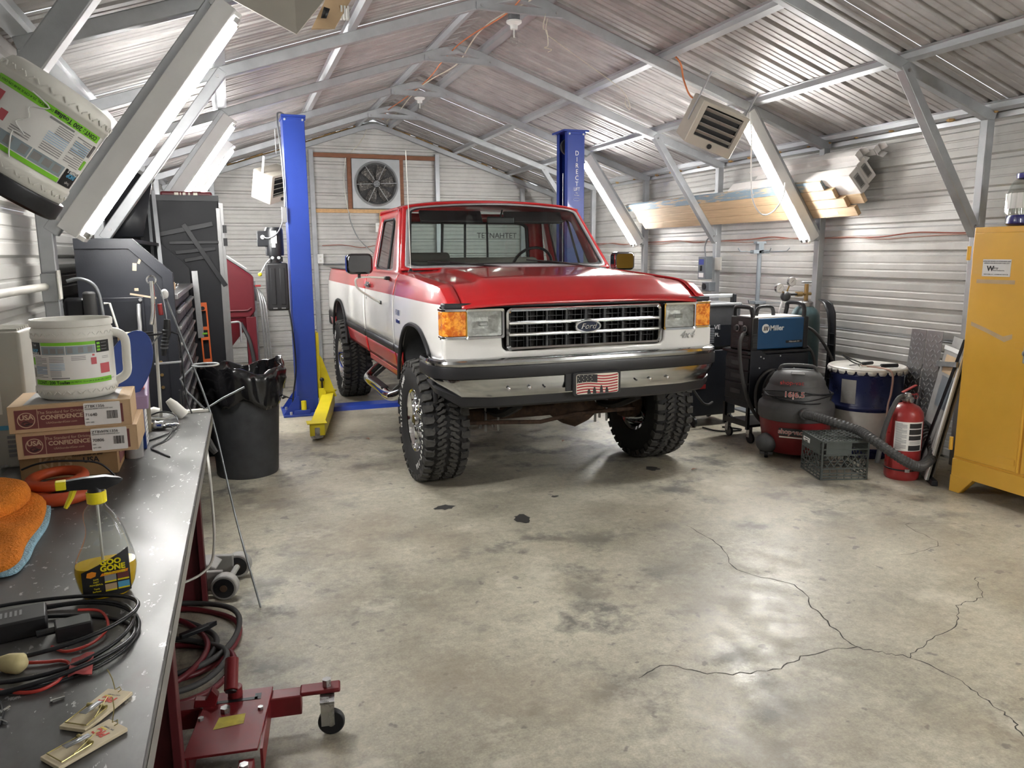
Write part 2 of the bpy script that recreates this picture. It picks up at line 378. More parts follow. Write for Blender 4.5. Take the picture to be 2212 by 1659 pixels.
# ---------------------------------------------------------------- fluorescent lamps
def lamp(y,sg,label,ntube=2,x0=2.155,z0=2.845,x1=2.925,z1=1.775,on=True):
    """strip lamp fixed to the camera side of a knee brace; sg=-1 left, 1 right"""
    a=V((sg*x0,0,z0)); b=V((sg*x1,0,z1)); d=(b-a).normalized(); nrm=V((-d.z,0,d.x))*(-sg)   # points into the room, down
    if nrm.z>0: nrm=-nrm
    t=thing('strip_lamp',label,'lamp',(XC,y,0),group='fluorescent strip lamps')
    ce=(a+b)/2; L=(b-a).length
    m=Matrix((d,V((0,1,0)),nrm)).transposed().to_4x4(); m.translation=ce+nrm*.06
    g=G(); w=.058
    pr=[(-w,-.03),(-w*.6,.012),(w*.6,.012),(w,-.03),(w*.95,-.034),(w*.5,.004),(-w*.5,.004),(-w*.95,-.034)]
    pr=[(-w,-.03),(w,-.03),(w,.062),(w*.9,.068),(-w*.9,.068),(-w,.062)]
    g.prism(pr,0,-L/2,L/2); g.tf(m); obj('housing',g,'fixture',t,bev=.003)
    g=G()
    for s_ in (-1,1): g.box((s_*(L/2-.012),0,.075),(.024,1.7*w,.045))
    g.tf(m); pieces('lamp_holder',g,'white',t,bev=.004)
    ys=(-.03,.03) if ntube==2 else (-.03,)
    for yy in ys:
        g=G().cyl((-L/2+.045,yy,.088),(L/2-.045,yy,.088),.0150,12); g.tf(m); obj('tube',g,'tube',t)
        g=G()
        for s_ in (-1,1): g.cyl((s_*(L/2-.05),yy,.088),(s_*(L/2-.022),yy,.088),.0155,12)
        g.tf(m); pieces('tube_cap',g,'steel',t)
    return t
lamp(5.75,1,'lit double strip lamp on the knee brace in front of the stacked lumber')
lamp(8.95,1,'lit strip lamp right beside the right blue lift post')
lamp(4.15,-1,'long lit strip lamp nearest the camera above the workbench')
lamp(7.35,-1,'lit strip lamp above the tall black cabinet, middle of the left three')
lamp(8.95,-1,'smallest lit strip lamp at the far left near the back wall')
lamp(.95,1,'lit strip lamp on the right knee brace behind the camera')
lamp(-.65,1,'added fill strip lamp, unseen, on the rearmost right knee brace behind the camera')  # fill lamp added out of view to brighten the bench and near things
# ---------------------------------------------------------------- pickup truck
mk('red',(.46,.012,.016),.28,0,.04,3,coat=.8); mk('bodywhite',(.74,.73,.70),.3,0,.03,3,coat=.7)
mk('trimblack',(.018,.018,.02),.42,0,.1); mk('darkgrey',(.05,.052,.055),.6,0,.2,10); mk('chassis',(.02,.018,.017),.7,0,.5,12)
mk('rust',(.07,.04,.025),.8,0,.5,20); mk('amber',(.62,.13,.005),.1,0,.1,30,.8,70,coat=.8,col2=(.95,.38,.03),th=(.42,.58)); mk('reflector',(.9,.89,.86),.3,.15,.35,30,1.0,40); mk('darkchrome',(.16,.16,.17),.07,1,.02)
mk('seat',(.16,.15,.135),.8); mk('blueoval',(.012,.02,.05),.2,coat=.5); mk('ltred',(.62,.16,.13),.4); mk('sealgrey',(.32,.32,.33),.4,.3)
mk('flagred',(.4,.02,.03),.4); mk('cream',(.8,.74,.62),.4); mk('lettering',(.75,.75,.72),.6); mk('tread',(.052,.050,.047),.8,0,.3,25); mk('carcass',(.010,.010,.011),.7,0,.3,20)
def glassmat(k,tint,gl=.9):
    m=bpy.data.materials.new(k); m.use_nodes=True; nt=m.node_tree; nt.nodes.clear()
    o=nd(nt,'ShaderNodeOutputMaterial'); t=nd(nt,'ShaderNodeBsdfTransparent'); t.inputs[0].default_value=(*tint,1); g_=nd(nt,'ShaderNodeBsdfGlossy'); g_.inputs['Roughness'].default_value=.02
    g_.inputs[0].default_value=(gl,gl,gl,1); lw=nd(nt,'ShaderNodeLayerWeight'); pw=nd(nt,'ShaderNodeMath',operation='POWER'); pw.inputs[1].default_value=4.5; nt.links.new(lw.outputs['Facing'],pw.inputs[0]); fr=nd(nt,'ShaderNodeMath',operation='MULTIPLY_ADD'); fr.inputs[1].default_value=.9; fr.inputs[2].default_value=.05; nt.links.new(pw.outputs[0],fr.inputs[0]); mx=nd(nt,'ShaderNodeMixShader')
    nt.links.new(fr.outputs[0],mx.inputs[0]); nt.links.new(t.outputs[0],mx.inputs[1]); nt.links.new(g_.outputs[0],mx.inputs[2]); nt.links.new(mx.outputs[0],o.inputs[0]); M[k]=m
glassmat('autoglass',(.62,.68,.66)); glassmat('clearglass',(.93,.94,.93)); glassmat('plastic_clear',(.84,.86,.84))
def rr(x0,z0,x1,z1,r,k=5):
    out=[]
    for cx,cz,a in ((x1-r,z1-r,0),(x0+r,z1-r,90),(x0+r,z0+r,180),(x1-r,z0+r,270)):
        for i in range(k+1): t=R(a+90*i/k); out.append((cx+r*math.cos(t),cz+r*math.sin(t)))
    return out
def bridge(g,A,B,mi=0):
    n=len(A); return g.add(list(A)+list(B),[(i,(i+1)%n,n+(i+1)%n,n+i) for i in range(n)],mi)
T=thing('pickup_truck','lifted red and white pickup truck on knobbly mud tyres, parked facing the camera','truck',(2.186,5.3,0),math.atan(.0125))
def lerp(tab,y):
    if y<=tab[0][0]: return tab[0][1]
    for (a,b),(c,d) in zip(tab,tab[1:]):
        if y<=c: return b+(d-b)*(y-a)/(c-a)
    return tab[-1][1]
HZ=[(-.70,1.305),(-.68,1.335),(-.61,1.378),(-.52,1.425),(-.46,1.442),(-.38,1.45),(0,1.472),(.4,1.49),(.76,1.50)]
def hw(y,z): 
    b=lerp([(.66,.965),(.78,.985),(.85,.995),(.91,1.0),(1.1,1.006),(1.25,1.002),(1.30,.996),(1.40,.975),(1.46,.95)],z)
    if y<-.25: b-=.045*((-.25-y)/.45)**2
    if y>4.3: b-=.02*((y-4.3)/.45)**2
    return b
def arch(y,c,zt,h=.52,zb=.52,p=2.5):
    q=abs((y-c)/h); return zb+(zt-zb)*(1-q**p)**(1/p) if q<1 else 0
def side(sg,name,y0,y1,zbot,ztop,c=None,zt=1.12,inward=None,label=None):
    ys=sorted({round(y0+(y1-y0)*k/40,4) for k in range(41)}|({round(c+.52*math.cos(PI*k/24),4) for k in range(25)} if c is not None else set()))
    ys=[y for y in ys if y0<=y<=y1]
    def zl(y): 
        z=zbot(y); return max(z,arch(y,c,zt)) if c is not None else z
    g=G()
    for lo,hi,n,mi,out in ((.60,.85,4,0,0),(.85,.915,2,2,.006),(.915,1.30,6,1,0),(1.30,1.6,4,0,0)):
        rows=[]
        for y in ys:
            a=max(lo,zl(y)); b=max(min(hi,ztop(y)),a); row=[]
            for k in range(n+1):
                z=a+(b-a)*k/n; row.append((sg*(hw(y,z)+out),y,z))
            rows.append(row)
        for i in range(len(ys)-1):
            for k in range(n):
                q=[rows[i][k],rows[i+1][k],rows[i+1][k+1],rows[i][k+1]]
                if max(abs(q[3][2]-q[0][2]),abs(q[2][2]-q[1][2]))>2e-4: g.add(q,[(0,1,2,3)],mi)
    if inward:
        rows=[]
        for y in ys:
            z0=ztop(y); rows.append([(sg*hw(y,z0),y,z0)]+[(sg*a_,y,b_) for a_,b_ in inward(y,z0)])
        g.sheet(rows,0)
    o=obj(name,g,['red','bodywhite','trimblack'],T,smooth=35); 
    md=o.modifiers.new('s','SOLIDIFY'); md.thickness=.012; md.offset=-1 if sg<0 else -1
    if label: o['label']=label
    if c is not None:
        ys2=[c+.525*math.cos(PI*k/24) for k in range(25)]; zb0=.70 if True else 0
        P=[(sg*(hw(y,1.0)+.008),y,max(arch(y,c,zt+.006,.525),.66)) for y in ys2 if arch(y,c,zt,.525)>.60 or abs(y-c)<.5]
        g=G().tube(P,.016,6); obj('wheel_arch_trim',g,'trimblack',T,smooth=60)
        # inner wheel well
        rows=[]
        for k in range(25):
            y=c+.53*math.cos(PI*k/24); z=max(arch(y,c,zt+.01,.535),.72); rows.append([(sg*.99,y,z),(sg*.55,y,z)])
        obj('wheel_well',G().sheet(rows),'darkgrey',T,smooth=60)
    return o
for sg in (-1,1):
    side(sg,'front_fender',-.685,.70,lambda y:.945 if y<-.3 else .69,lambda y:lerp(HZ,y)-.055 if y>-.5 else lerp(HZ,y)-.05+.0*(y),0,1.12,
         inward=lambda y,z0:[(hw(y,z0)-.015,z0+.022),(.91,lerp(HZ,y)-.022),(.868,lerp(HZ,y)-.012)])
    side(sg,'door',.712,1.975,lambda y:.70,lambda y:1.45,inward=lambda y,z0:[(.925,1.472),(.90,1.478)])
    side(sg,'rocker_panel',.70,1.99,lambda y:.64,lambda y:.695)
    side(sg,'bed_side',2.02,4.75,lambda y:.70 if y<3.6 else .74,lambda y:1.425,3.66,1.10,inward=lambda y,z0:[(.94,1.447),(.90,1.447),(.895,1.40)])
# hood
g=G(); rows=[]
for i in range(41):
    y=-.70+1.46*i/40; y=-.70+1.46*(i/40)**1.35; row=[]
    for k in range(49):
        x=-.86+1.72*k/48; w=.70-.06*(y+.7)/1.46
        s_=min(1,max(0,(w-abs(x))/.05)); s_=s_*s_*(3-2*s_)
        fade=min(1,max(0,(y+.66)/.2)); row.append((x,y-(.025*(1-(x/.86)**2)),lerp(HZ,y)-.012-.02*(abs(x)/.86)**4+.022*s_*fade+.006*(1-(x/.86)**2)))
    rows.append(row)
g.sheet(rows); obj('hood',g,'red',T,smooth=50,solid=.01)
# cowl
obj('cowl',G().b2((-.88,.70,1.40),(.88,.86,1.488)),'trimblack',T,bev=.01)
# nose panel (white, U shaped)
U=[(-.985,1.095),(-.985,.95),(.985,.95),(.985,1.095),(.6,1.095),(.595,1.02),(.57,1.0),(-.57,1.0),(-.595,1.02),(-.6,1.095)]
obj('nose_panel',G().prism(U,1,-.705,-.63),'bodywhite',T,bev=.014,seg=3)
obj('header_panel',G().b2((-.975,-.69,1.278),(.975,-.60,1.312)),'trimblack',T,bev=.008)
obj('grille_backing',G().b2((-.58,-.60,.99),(.58,-.59,1.29)).b2((-.98,-.61,1.08),(.98,-.60,1.29)),'chassis',T)
# grille
g=G(); out=rr(-.572,.998,.572,1.275,.04); 
for a,b,ya,yb in ((0,0,-.715,-.66),):
    bridge(g,[(x,-.66,z) for x,z in out],[(x,-.715,z) for x,z in out]); i_=rr(-.548,1.022,.548,1.252,.022)
    bridge(g,[(x,-.715,z) for x,z in out],[(x,-.725,z) for x,z in rr(-.56,1.01,.56,1.264,.03)]); bridge(g,[(x,-.725,z) for x,z in rr(-.56,1.01,.56,1.264,.03)],[(x,-.715,z) for x,z in i_]); bridge(g,[(x,-.715,z) for x,z in i_],[(x,-.66,z) for x,z in i_])
obj('grille_surround',g,'chrome',T,smooth=40)
for z in (1.102,1.177): obj('grille_bar',G().tube([(-.555,-.705,z),(.555,-.705,z)],.014,10),'chrome',T,smooth=60)
g=G()
for x in (-.42,-.28,-.14,0,.14,.28,.42): g.b2((x-.007,-.695,1.01),(x+.007,-.645,1.265))
pieces('grille_upright',g,'darkgrey',T)
g=G()
for k in range(24):
    x=-.53+k*.046; g.b2((x-.0015,-.675,1.01),(x+.0015,-.64,1.265))
for z in (1.06,1.14,1.215): g.b2((-.54,-.675,z-.002),(.54,-.64,z+.002))
obj('grille_mesh',g,'trimblack',T,kind='stuff')
g=G(); n=32
def ell(a,b,y): return [(a*math.cos(2*PI*k/n),y,1.14+b*math.sin(2*PI*k/n)) for k in range(n)]
bridge(g,ell(.098,.046,-.715),ell(.094,.043,-.735)); bridge(g,ell(.094,.043,-.735),ell(.082,.034,-.735)); bridge(g,ell(.082,.034,-.735),ell(.080,.032,-.728)); 
ov=obj('oval_badge',g,'chrome',T,smooth=40)
g=G().add(ell(.081,.033,-.7285),[tuple(range(n))]); obj('badge_field',g,'blueoval',ov)
text('badge_lettering','Ford',.05,'chrome',ov,(0,-.732,1.139),(PI/2,0,0),.002,.35,1.15)
# lights
for sg in (-1,1):
    x0,x1=(.60,.838); c_=sg*(x0+x1)/2
    hd=obj('headlight',G().b2((sg*x0,-.715,1.100),(sg*x1,-.708,1.262)),'clearglass',T,bev=.004)
    g=G(); A=[(sg*x,-.70,z) for x,z in rr(x0,1.103,x1,1.258,.01)]; B=[(sg*(.5*(x0+x1)+(x-.5*(x0+x1))*.45),-.63,1.18+(z-1.18)*.45) for x,z in rr(x0,1.103,x1,1.258,.01)]
    bridge(g,A,B); g.add(B,[tuple(range(len(B)))]); obj('reflector_bowl',g,'reflector',hd,smooth=20)
    obj('bulb_cover',G().b2((c_-.03,-.70,1.165),(c_+.03,-.66,1.195)),'chromed',hd,bev=.006)
    g=G(); o2=rr(x0-.012,1.088,x1+.004,1.275,.012); i2=rr(x0,1.101,x1-.004,1.260,.01)
    bridge(g,[(sg*x,-.70,z) for x,z in o2],[(sg*x,-.722,z) for x,z in o2]); bridge(g,[(sg*x,-.722,z) for x,z in o2],[(sg*x,-.718,z) for x,z in i2]); obj('headlight_bezel',g,'chrome',T,smooth=30)
    # amber corner lamp wraps round the corner
    P=[(.842,-.718),(.93,-.716),(.968,-.705),(.985,-.685),(.990,-.60),(.93,-.60),(.842,-.64)]
    P=[(sg*a,b) for a,b in P]
    obj('corner_lamp',G().prism(P,2,1.108,1.262),'amber',T,bev=.004)
    g=G()
    for z0,z1 in ((1.263,1.279),(1.094,1.107)): g.prism([(sg*.84,-.721),(sg*.935,-.719),(sg*.973,-.708),(sg*.99,-.685),(sg*.993,-.6),(sg*.84,-.6)],2,z0,z1)
    pieces('corner_lamp_trim',g,'chrome',T,bev=.003)
b4=text('badge','4x4',.075,'chrome',T,(.78,-.708,1.048),(PI/2,0,0),.006,.3,1.05)
# bumper
def plan(off=0):
    P=[(-1.045,-.36),(-1.045,-.56),(-1.03,-.66),(-.985,-.735),(-.90,-.785),(-.7,-.812),(-.35,-.83),(0,-.835)]
    P=P+[(-x,y) for x,y in P[-2::-1]]; return P
def bsweep(prof,mi=0,g=None,endup=0):
    g=g or G(); rows=[]; P=plan()
    for i,(x,y) in enumerate(P):
        a=P[max(0,i-1)];b=P[min(len(P)-1,i+1)]; d=V((b[0]-a[0],b[1]-a[1],0)).normalized(); nrm=V((d.y,-d.x,0)); 
        e=max(0,(abs(x)-.88)/.165); e=min(1,e)+(.5 if abs(y)<.5 else 0)
        rows.append([(x-nrm.x*o_*-1,y-nrm.y*o_*-1,max(z,z+(.84-z)*endup*e) if z<.84 else z) for o_,z in prof])
    return g.sheet(rows,mi)
P0=[(-.10,.952),(-.03,.962),(.0,.955),(.012,.94),(.008,.925),(.0,.915)]
obj('bumper',bsweep([(-.10,.955),(-.04,.968),(-.01,.966),(.008,.955),(.013,.94),(.008,.925),(-.004,.92),(-.004,.845),(.002,.84),(.0,.80),(-.02,.735),(-.035,.715),(-.07,.71)],endup=.75),'chromed',T,smooth=35,solid=.003)
obj('bumper_pad',bsweep([(-.002,.925),(.014,.92),(.016,.912),(.016,.855),(.013,.846),(-.002,.842)]),'trimblack',T,smooth=30)
obj('front_valance',bsweep([(-.05,.735),(-.03,.718),(-.035,.66),(-.055,.645),(-.09,.645)],endup=.4),'trimblack',T,smooth=30)
g=G()
for x in (-.60,-.46,.42,.56): g.sphere((x,-.835 if abs(x)<.5 else -.828,.775),.013,8,sx=(1,.6,1))
pieces('bumper_bolt',g,'chrome',T,smooth=60)
g=G()
for x in (-.36,.31): g.cyl((x,-.83,.775),(x,-.843,.775),.006,8)
pieces('bumper_hole',g,'trimblack',T)
# plate with a waving striped flag and figures
br=obj('plate_bracket',G().prism(rr(-.17,.70,.175,.855,.015,3),1,-.868,-.85).b2((-.215,-.85,.735),(-.165,-.835,.85)),'trimblack',T,bev=.003)
pl=obj('front_plate',G().prism(rr(-.15,.712,.155,.842,.012,3),1,-.873,-.866),'cream',T)
g=G()
def wav(x,z): return z+.006*math.sin((x+.15)*22)
for j in range(7):
    z0=.716+j*.0182
    xs=[(-.148 if j<4 else -.01)+k*((.15+(.148 if j<4 else .01))/12) for k in range(13)]
    g.sheet([[(x,-.8735,min(.841,max(.713,wav(x,z0)))) for x in xs],[(x,-.8735,min(.841,max(.713,wav(x,z0+.009)))) for x in xs]])
obj('flag_stripe',g,'flagred',pl,kind='stuff')
g=G().sheet([[(x,-.8738,wav(x,.785)) for x in (-.148,-.12,-.09,-.06,-.03,0)],[(x,-.8738,min(.841,wav(x,.838))) for x in (-.148,-.12,-.09,-.06,-.03,0)]]); obj('flag_canton',g,'trimblack',pl)
g=G()
for k in range(16): 
    x=-.138+.03*(k%4)+.008*((k//4)%2); z=.79+.013*(k//4); g.add([(x+(.0035 if q%2==0 else .0015)*math.cos(PI*q/5),-.8741,wav(x,z)+(.0035 if q%2==0 else .0015)*math.sin(PI*q/5)) for q in range(10)],[tuple(range(10))])
obj('flag_star',g,'cream',pl,kind='stuff')
g=G()
for x,h in ((-.06,.03),(-.02,.042),(.03,.05),(.07,.036)):
    g.add([(x-.012,-.8743,.713),(x+.014,-.8743,.713),(x+.009,-.8743,.713+h*.6),(x+.004,-.8743,.713+h),(x-.005,-.8743,.713+h),(x-.011,-.8743,.713+h*.6)],[tuple(range(6))])
obj('flag_figures',g,'trimblack',pl,kind='stuff')
# ------------ cab
A0,B0=(-.93,.735,1.488),(.93,.735,1.488); A1,B1=(-.80,1.16,2.005),(.80,1.16,2.005)
def S(u,v,off=0):
    a=V(A0).lerp(V(B0),u); b=V(A1).lerp(V(B1),u); p=a.lerp(b,v); e=1-(2*u-1)**2; return p+V((0,-.10*e-off,.045*e*v+.015*e*(1-v)))
def ring(S,o_,i_,mat,name,off=0,rad=(.03,.05),par=T,ext=None,k=5,mi=0,g=None):
    g=g or G()
    def dens(P):   # subdivide long edges so that bowed sides follow the surface
        out=[]
        for i,p in enumerate(P):
            q=P[(i+1)%len(P)]; m_=10 if (i%(k+1))==k else 1
            for j in range(m_): out.append((p[0]+(q[0]-p[0])*j/m_,p[1]+(q[1]-p[1])*j/m_))
        return out
    A=dens(rr(*o_,rad[0],k)); B=dens(rr(*i_,rad[1],k)); return bridge(g,[S(x,y,off) for x,y in A],[S(x,y,off) for x,y in B],mi)
g=ring(S,(0,0,1,1),(.022,.03,.978,.975),'red','f',rad=(.01,.05)); obj('windshield_frame',g,'red',T,smooth=40,solid=.02)
g=ring(S,(.018,.025,.982,.982),(.036,.055,.964,.96),'sealgrey','t',.014,rad=(.05,.05)); obj('windshield_trim',g,'sealgrey',T,smooth=40,solid=.008)
g=G().sheet([[S(.03+.94*i/16,.04+.93*j/6,.004) for i in range(17)] for j in range(7)]); obj('windshield',g,'autoglass',T,smooth=60)
g=ring(S,(.03,.045,.97,.965),(.045,.075,.955,.945),'trimblack','b',.007,rad=(.05,.06)); obj('windshield_border',g,'trimblack',T)
g=G().sheet([[S(.04+.92*i/12,.78+.17*j/2,.0005) for i in range(13)] for j in range(3)])
obj('sun_visor',G().box((-.38,1.16,1.93),(.55,.03,.12),rot=(-.6,0,0)),'trimblack',T,bev=.01); obj('sun_visor',G().box((.38,1.16,1.93),(.55,.03,.12),rot=(-.6,0,0)),'trimblack',T,bev=.01)
# sides of the greenhouse
def SS(sg):
    def f(u,v,off=0):   # u along y, v along z
        yb=.78+(2.03-.78)*u; yt=1.17+(1.99-1.17)*u; z=1.47+(2.0-1.47)*v; return V((sg*(.915-.215*(z-1.47)+off),yb+(yt-yb)*v,z))
    return f
for sg in (-1,1):
    f_=SS(sg); win=(.20,.02,.84,.86)
    g=ring(f_,(0,-.03,1,1.0),win,'red','f',rad=(.005,.07)); obj('door_window_frame',g,'red',T,smooth=40,solid=.022)
    g=ring(f_,(.185,.0,.855,.885),(.235,.045,.81,.83),'trimblack','f',.003,rad=(.07,.06)); obj('window_seal',g,'trimblack',T,smooth=40,solid=.006)
    obj('side_window',G().sheet([[f_(.21,.02,-.004),f_(.83,.02,-.004)],[f_(.21,.85,-.004),f_(.83,.85,-.004)]]),'autoglass',T)
    obj('vent_window_post',G().beam(f_(.40,.03,0),f_(.31,.85,0),.012,.02),'trimblack',T)
    g=G().tube([f_(0.02,.96,.012),f_(.1,1.0,.018),f_(.95,1.0,.018),f_(1.0,.96,.012)],.011,6); obj('drip_rail',g,'red',T)
# roof
rows=[]
for i in range(13):
    t=i/12; y=1.13+.88*t; row=[]
    for k in range(25):
        x=-.80+1.6*k/24; e=max(0,1-(x/.8)**2); fr=(1-t)
        yy=y-.10*e*fr**2; row.append((x,yy,2.0+.052*e**.6+.035*math.sin(PI*min(1,t*1.15))*e**.5-.02*max(0,(t-.9)/.1)))
    rows.append(row)
obj('roof',G().sheet(rows),'red',T,smooth=60,solid=.012)
# cab back wall with sliding rear window
def SR(u,v,off=0): return V((-.86+.06*v+(1.72-.12*v)*u,2.02-.03*v+off,1.42+.58*v))
g=ring(SR,(0,0,1,1),(.10,.17,.90,.86),'red','f',rad=(.01,.08)); obj('cab_back',g,'red',T,solid=.02); 
obj('cab_back_panel',G().b2((-.95,1.99,.70),(.95,2.01,1.43)),'red',T)
g=ring(SR,(.095,.165,.905,.865),(.115,.20,.885,.83),'trimblack','f',-.012,rad=(.08,.07)); obj('rear_window_seal',g,'trimblack',T,solid=.01)
obj('rear_window',G().sheet([[SR(.1,.17,.0),SR(.9,.17,.0)],[SR(.1,.86,.0),SR(.9,.86,.0)]]),'autoglass',T)
g=G()
for u_ in (.36,.5,.64): g.beam(SR(u_,.18,-.01),SR(u_,.85,-.01),.018,.018)
pieces('rear_slider_post',g,'trimblack',T)

text('window_lettering','TETNAHTET',.075,'trimblack',T,(.33,1.985,1.79),(PI/2,0,0),.0005)
# interior
obj('seat_bench',G().b2((-.72,1.45,1.0),(.72,1.92,1.18)).box((0,1.88,1.33),(1.44,.16,.5),rot=(-.15,0,0)),'seat',T,bev=.05,seg=3)
obj('headrest_pad',G().box((-.42,1.86,1.585),(.44,.10,.09)),'seat',T,bev=.035,seg=3)
obj('dashboard',G().b2((-.86,.82,1.25),(.86,1.12,1.50)).box((.40,1.05,1.505),(.42,.18,.07)),'trimblack',T,bev=.03)
g=G(); c=V((.40,1.24,1.50)); ax=Matrix.Rotation(R(-62),3,'X')
g.tube([c+ax@V((.19*math.cos(2*PI*k/24),.19*math.sin(2*PI*k/24),0)) for k in range(24)],.013,8,closed=True)
g.beam(c+ax@V((-.18,0,0)),c+ax@V((.18,0,0)),.05,.02).beam(c,c+V((0,-.25,-.09)),.05,.05); obj('steering_wheel',g,'trimblack',T)
obj('interior_floor',G().b2((-.9,.75,.72),(.9,1.98,.76)).b2((-.9,.72,.72),(.9,.75,1.45)),'darkgrey',T)
mr_=obj('rearview_mirror',G().box((.05,1.10,1.90),(.25,.03,.065)),'trimblack',T,bev=.014,seg=3); obj('mirror_stem',G().cyl((.05,1.1,1.93),(.05,1.06,1.985),.008,6),'trimblack',mr_)
# wipers, antenna
for x0,x1,zz in ((-.02,-.72,0),(.86,.12,0)):
    u0=(x0+.93)/1.86; u1=(x1+.93)/1.86
    g=G().tube([S(u0,-.01,.03),S((u0*.6+u1*.4),.05,.035),S((u0*.25+u1*.75),.10,.03)],[.012,.008,.006],6); wp=obj('wiper_arm',g,'trimblack',T)
    obj('wiper_blade',G().tube([S(u0*.65+u1*.35,.055,.022),S(u1,.115,.022)],.008,6),'rubber',wp)
g=G().tube(smooth_path([(-.86,.67,1.49),(-.862,.67,1.9),(-.87,.675,2.40)],5),.0035,5); an_=obj('antenna',g,'offwhite',T); obj('antenna_base',G().lathe([(.001,0),(.026,0),(.02,.012),(.008,.03),(.001,.034)],(-.86,.67,1.475),12),'trimblack',an_)
# mirrors
for sg in (-1,1):
    xm=sg*1.205
    m1=obj('door_mirror',G().prism(rr(xm-.105,1.46,xm+.105,1.625,.04,4),1,.96,1.06),'darkchrome',T,bev=.018,seg=3,smooth=50)
    obj('mirror_glass',G().prism(rr(xm-.09,1.475,xm+.09,1.61,.03,4),1,1.058,1.064),'trimblack',m1)
    P=smooth_path([(sg*.985,1.0,1.425),(sg*1.12,1.02,1.435),(sg*1.215,1.03,1.43),(sg*1.235,1.035,1.395),(sg*1.20,1.06,1.33),(sg*1.02,1.17,1.22),(sg*.99,1.18,1.215)],5)
    obj('mirror_arm',G().tube(P,.0085,8),'offwhite' if sg<0 else 'chrome',T,smooth=60)
    obj('mirror_stalk',G().cyl((xm,1.02,1.43),(xm,1.02,1.47),.012,8),'trimblack',T)
    g=G().box((sg*.985,.99,1.425),(.04,.09,.03)).box((sg*1.0,1.19,1.215),(.03,.07,.03)); pieces('mirror_bracket',g,'trimblack',T,bev=.008)
    obj('door_handle',G().box((sg*1.012,1.80,1.34),(.02,.15,.022)).box((sg*1.002,1.80,1.345),(.012,.17,.05)),'chromed',T,bev=.006)
    obj('door_lock',G().cyl((sg*1.0,1.86,1.22),(sg*1.012,1.86,1.22),.012,10),'chrome',T)
    e=Euler((PI/2,0,-PI/2 if sg<0 else PI/2))
    text('badge','F-350',.062,'chrome',T,(sg*1.008,.50,1.175),e,.005,.15); obj('badge_plate',G().b2((sg*1.004,.44,1.095),(sg*1.012,.57,1.125)),'chromed',T,bev=.003)
    text('bedside_lettering','4x4',.12,'ltred',T,(sg*.995,4.45,1.19),e,.001,.3)
# bed interior, tailgate, rear bumper
obj('bed_floor',G().b2((-.88,2.05,.86),(.88,4.72,.88)).b2((-.9,2.03,.88),(.9,2.05,1.43)),'red',T)
obj('tailgate',G().b2((-.93,4.72,.78),(.93,4.76,1.43)),'red',T,bev=.01)
for sg in (-1,1): obj('bed_rail_cap',G().b2((sg*.89,2.03,1.448),(sg*.955,4.74,1.458)),'trimblack',T,bev=.004)
obj('rear_bumper',G().box((0,4.86,.82),(1.94,.18,.2)),'trimblack',T,bev=.03)
# chassis
g=G()
for sg in (-1,1): g.b2((sg*.38,-.6,.62),(sg*.46,4.7,.76))
pieces('frame_rail',g,'chassis',T)
obj('skid_crossmember',G().b2((-.46,-.62,.62),(.46,-.5,.70)).b2((-.40,.5,.55),(.4,1.4,.62)),'chassis',T,bev=.02)
obj('engine_block',G().b2((-.28,-.25,.55),(.28,.65,.95)),'chassis',T,bev=.05)
for yy,px in ((0,.24),(3.6,0)):
    g=G().tube([(-.78,yy,.44),(px-.2,yy,.44),(px-.1,yy,.44),(px,yy,.44),(px+.1,yy,.44),(px+.2,yy,.44),(.78,yy,.44)],[.045,.05,.12,.155,.12,.05,.045],14); obj('axle',g,'rust' if yy==0 else 'chassis',T,smooth=60)
g=G()
for sg in (-1,1): g.tube(smooth_path([(sg*.45,-.62,.62),(sg*.45,-.3,.50),(sg*.45,0,.47),(sg*.45,.35,.50),(sg*.45,.7,.62)],5),.03,6)
pieces('leaf_spring',g,'chassis',T)
g=G()
for sg in (-1,1):
    for dx in (-.05,.05):
        for dy in (-.06,.06): g.cyl((sg*.45+dx,dy,.32),(sg*.45+dx,dy,.52),.009,6)
pieces('u_bolt',g,'steel',T)
g=G().tube([(-.7,-.14,.42),(-.1,-.15,.38),(.2,-.15,.42),(.7,-.14,.42)],.016,8); obj('tie_rod',g,'rust',T)
for sg in (-1,1):
    obj('steering_knuckle',G().box((sg*.70,0,.44),(.09,.14,.22)).cyl((sg*.70,0,.44),(sg*.79,0,.44),.12,14),'rust',T,bev=.015)
    P=smooth_path([(sg*.86,.62,.57),(sg*.98,.72,.50),(sg*1.03,.85,.475),(sg*1.03,1.3,.475),(sg*1.03,1.78,.475),(sg*.98,1.92,.50),(sg*.86,2.02,.57)],5)
    sb=obj('side_step',G().tube(P,.042,14),'chrome',T,smooth=60)
    obj('step_pad',G().box((sg*1.03,1.32,.515),(.07,.62,.012)),'trimblack',sb,bev=.006)
    for y_ in (.9,1.75): obj('step_bracket',G().beam((sg*.98,y_,.5),(sg*.75,y_,.68),.03,.03),'chassis',sb)
obj('exhaust_pipe',G().tube(smooth_path([(.6,.8,.55),(.62,2.5,.55),(.7,3.2,.62),(.85,4.2,.6)],5),.035,8),'chassis',T)
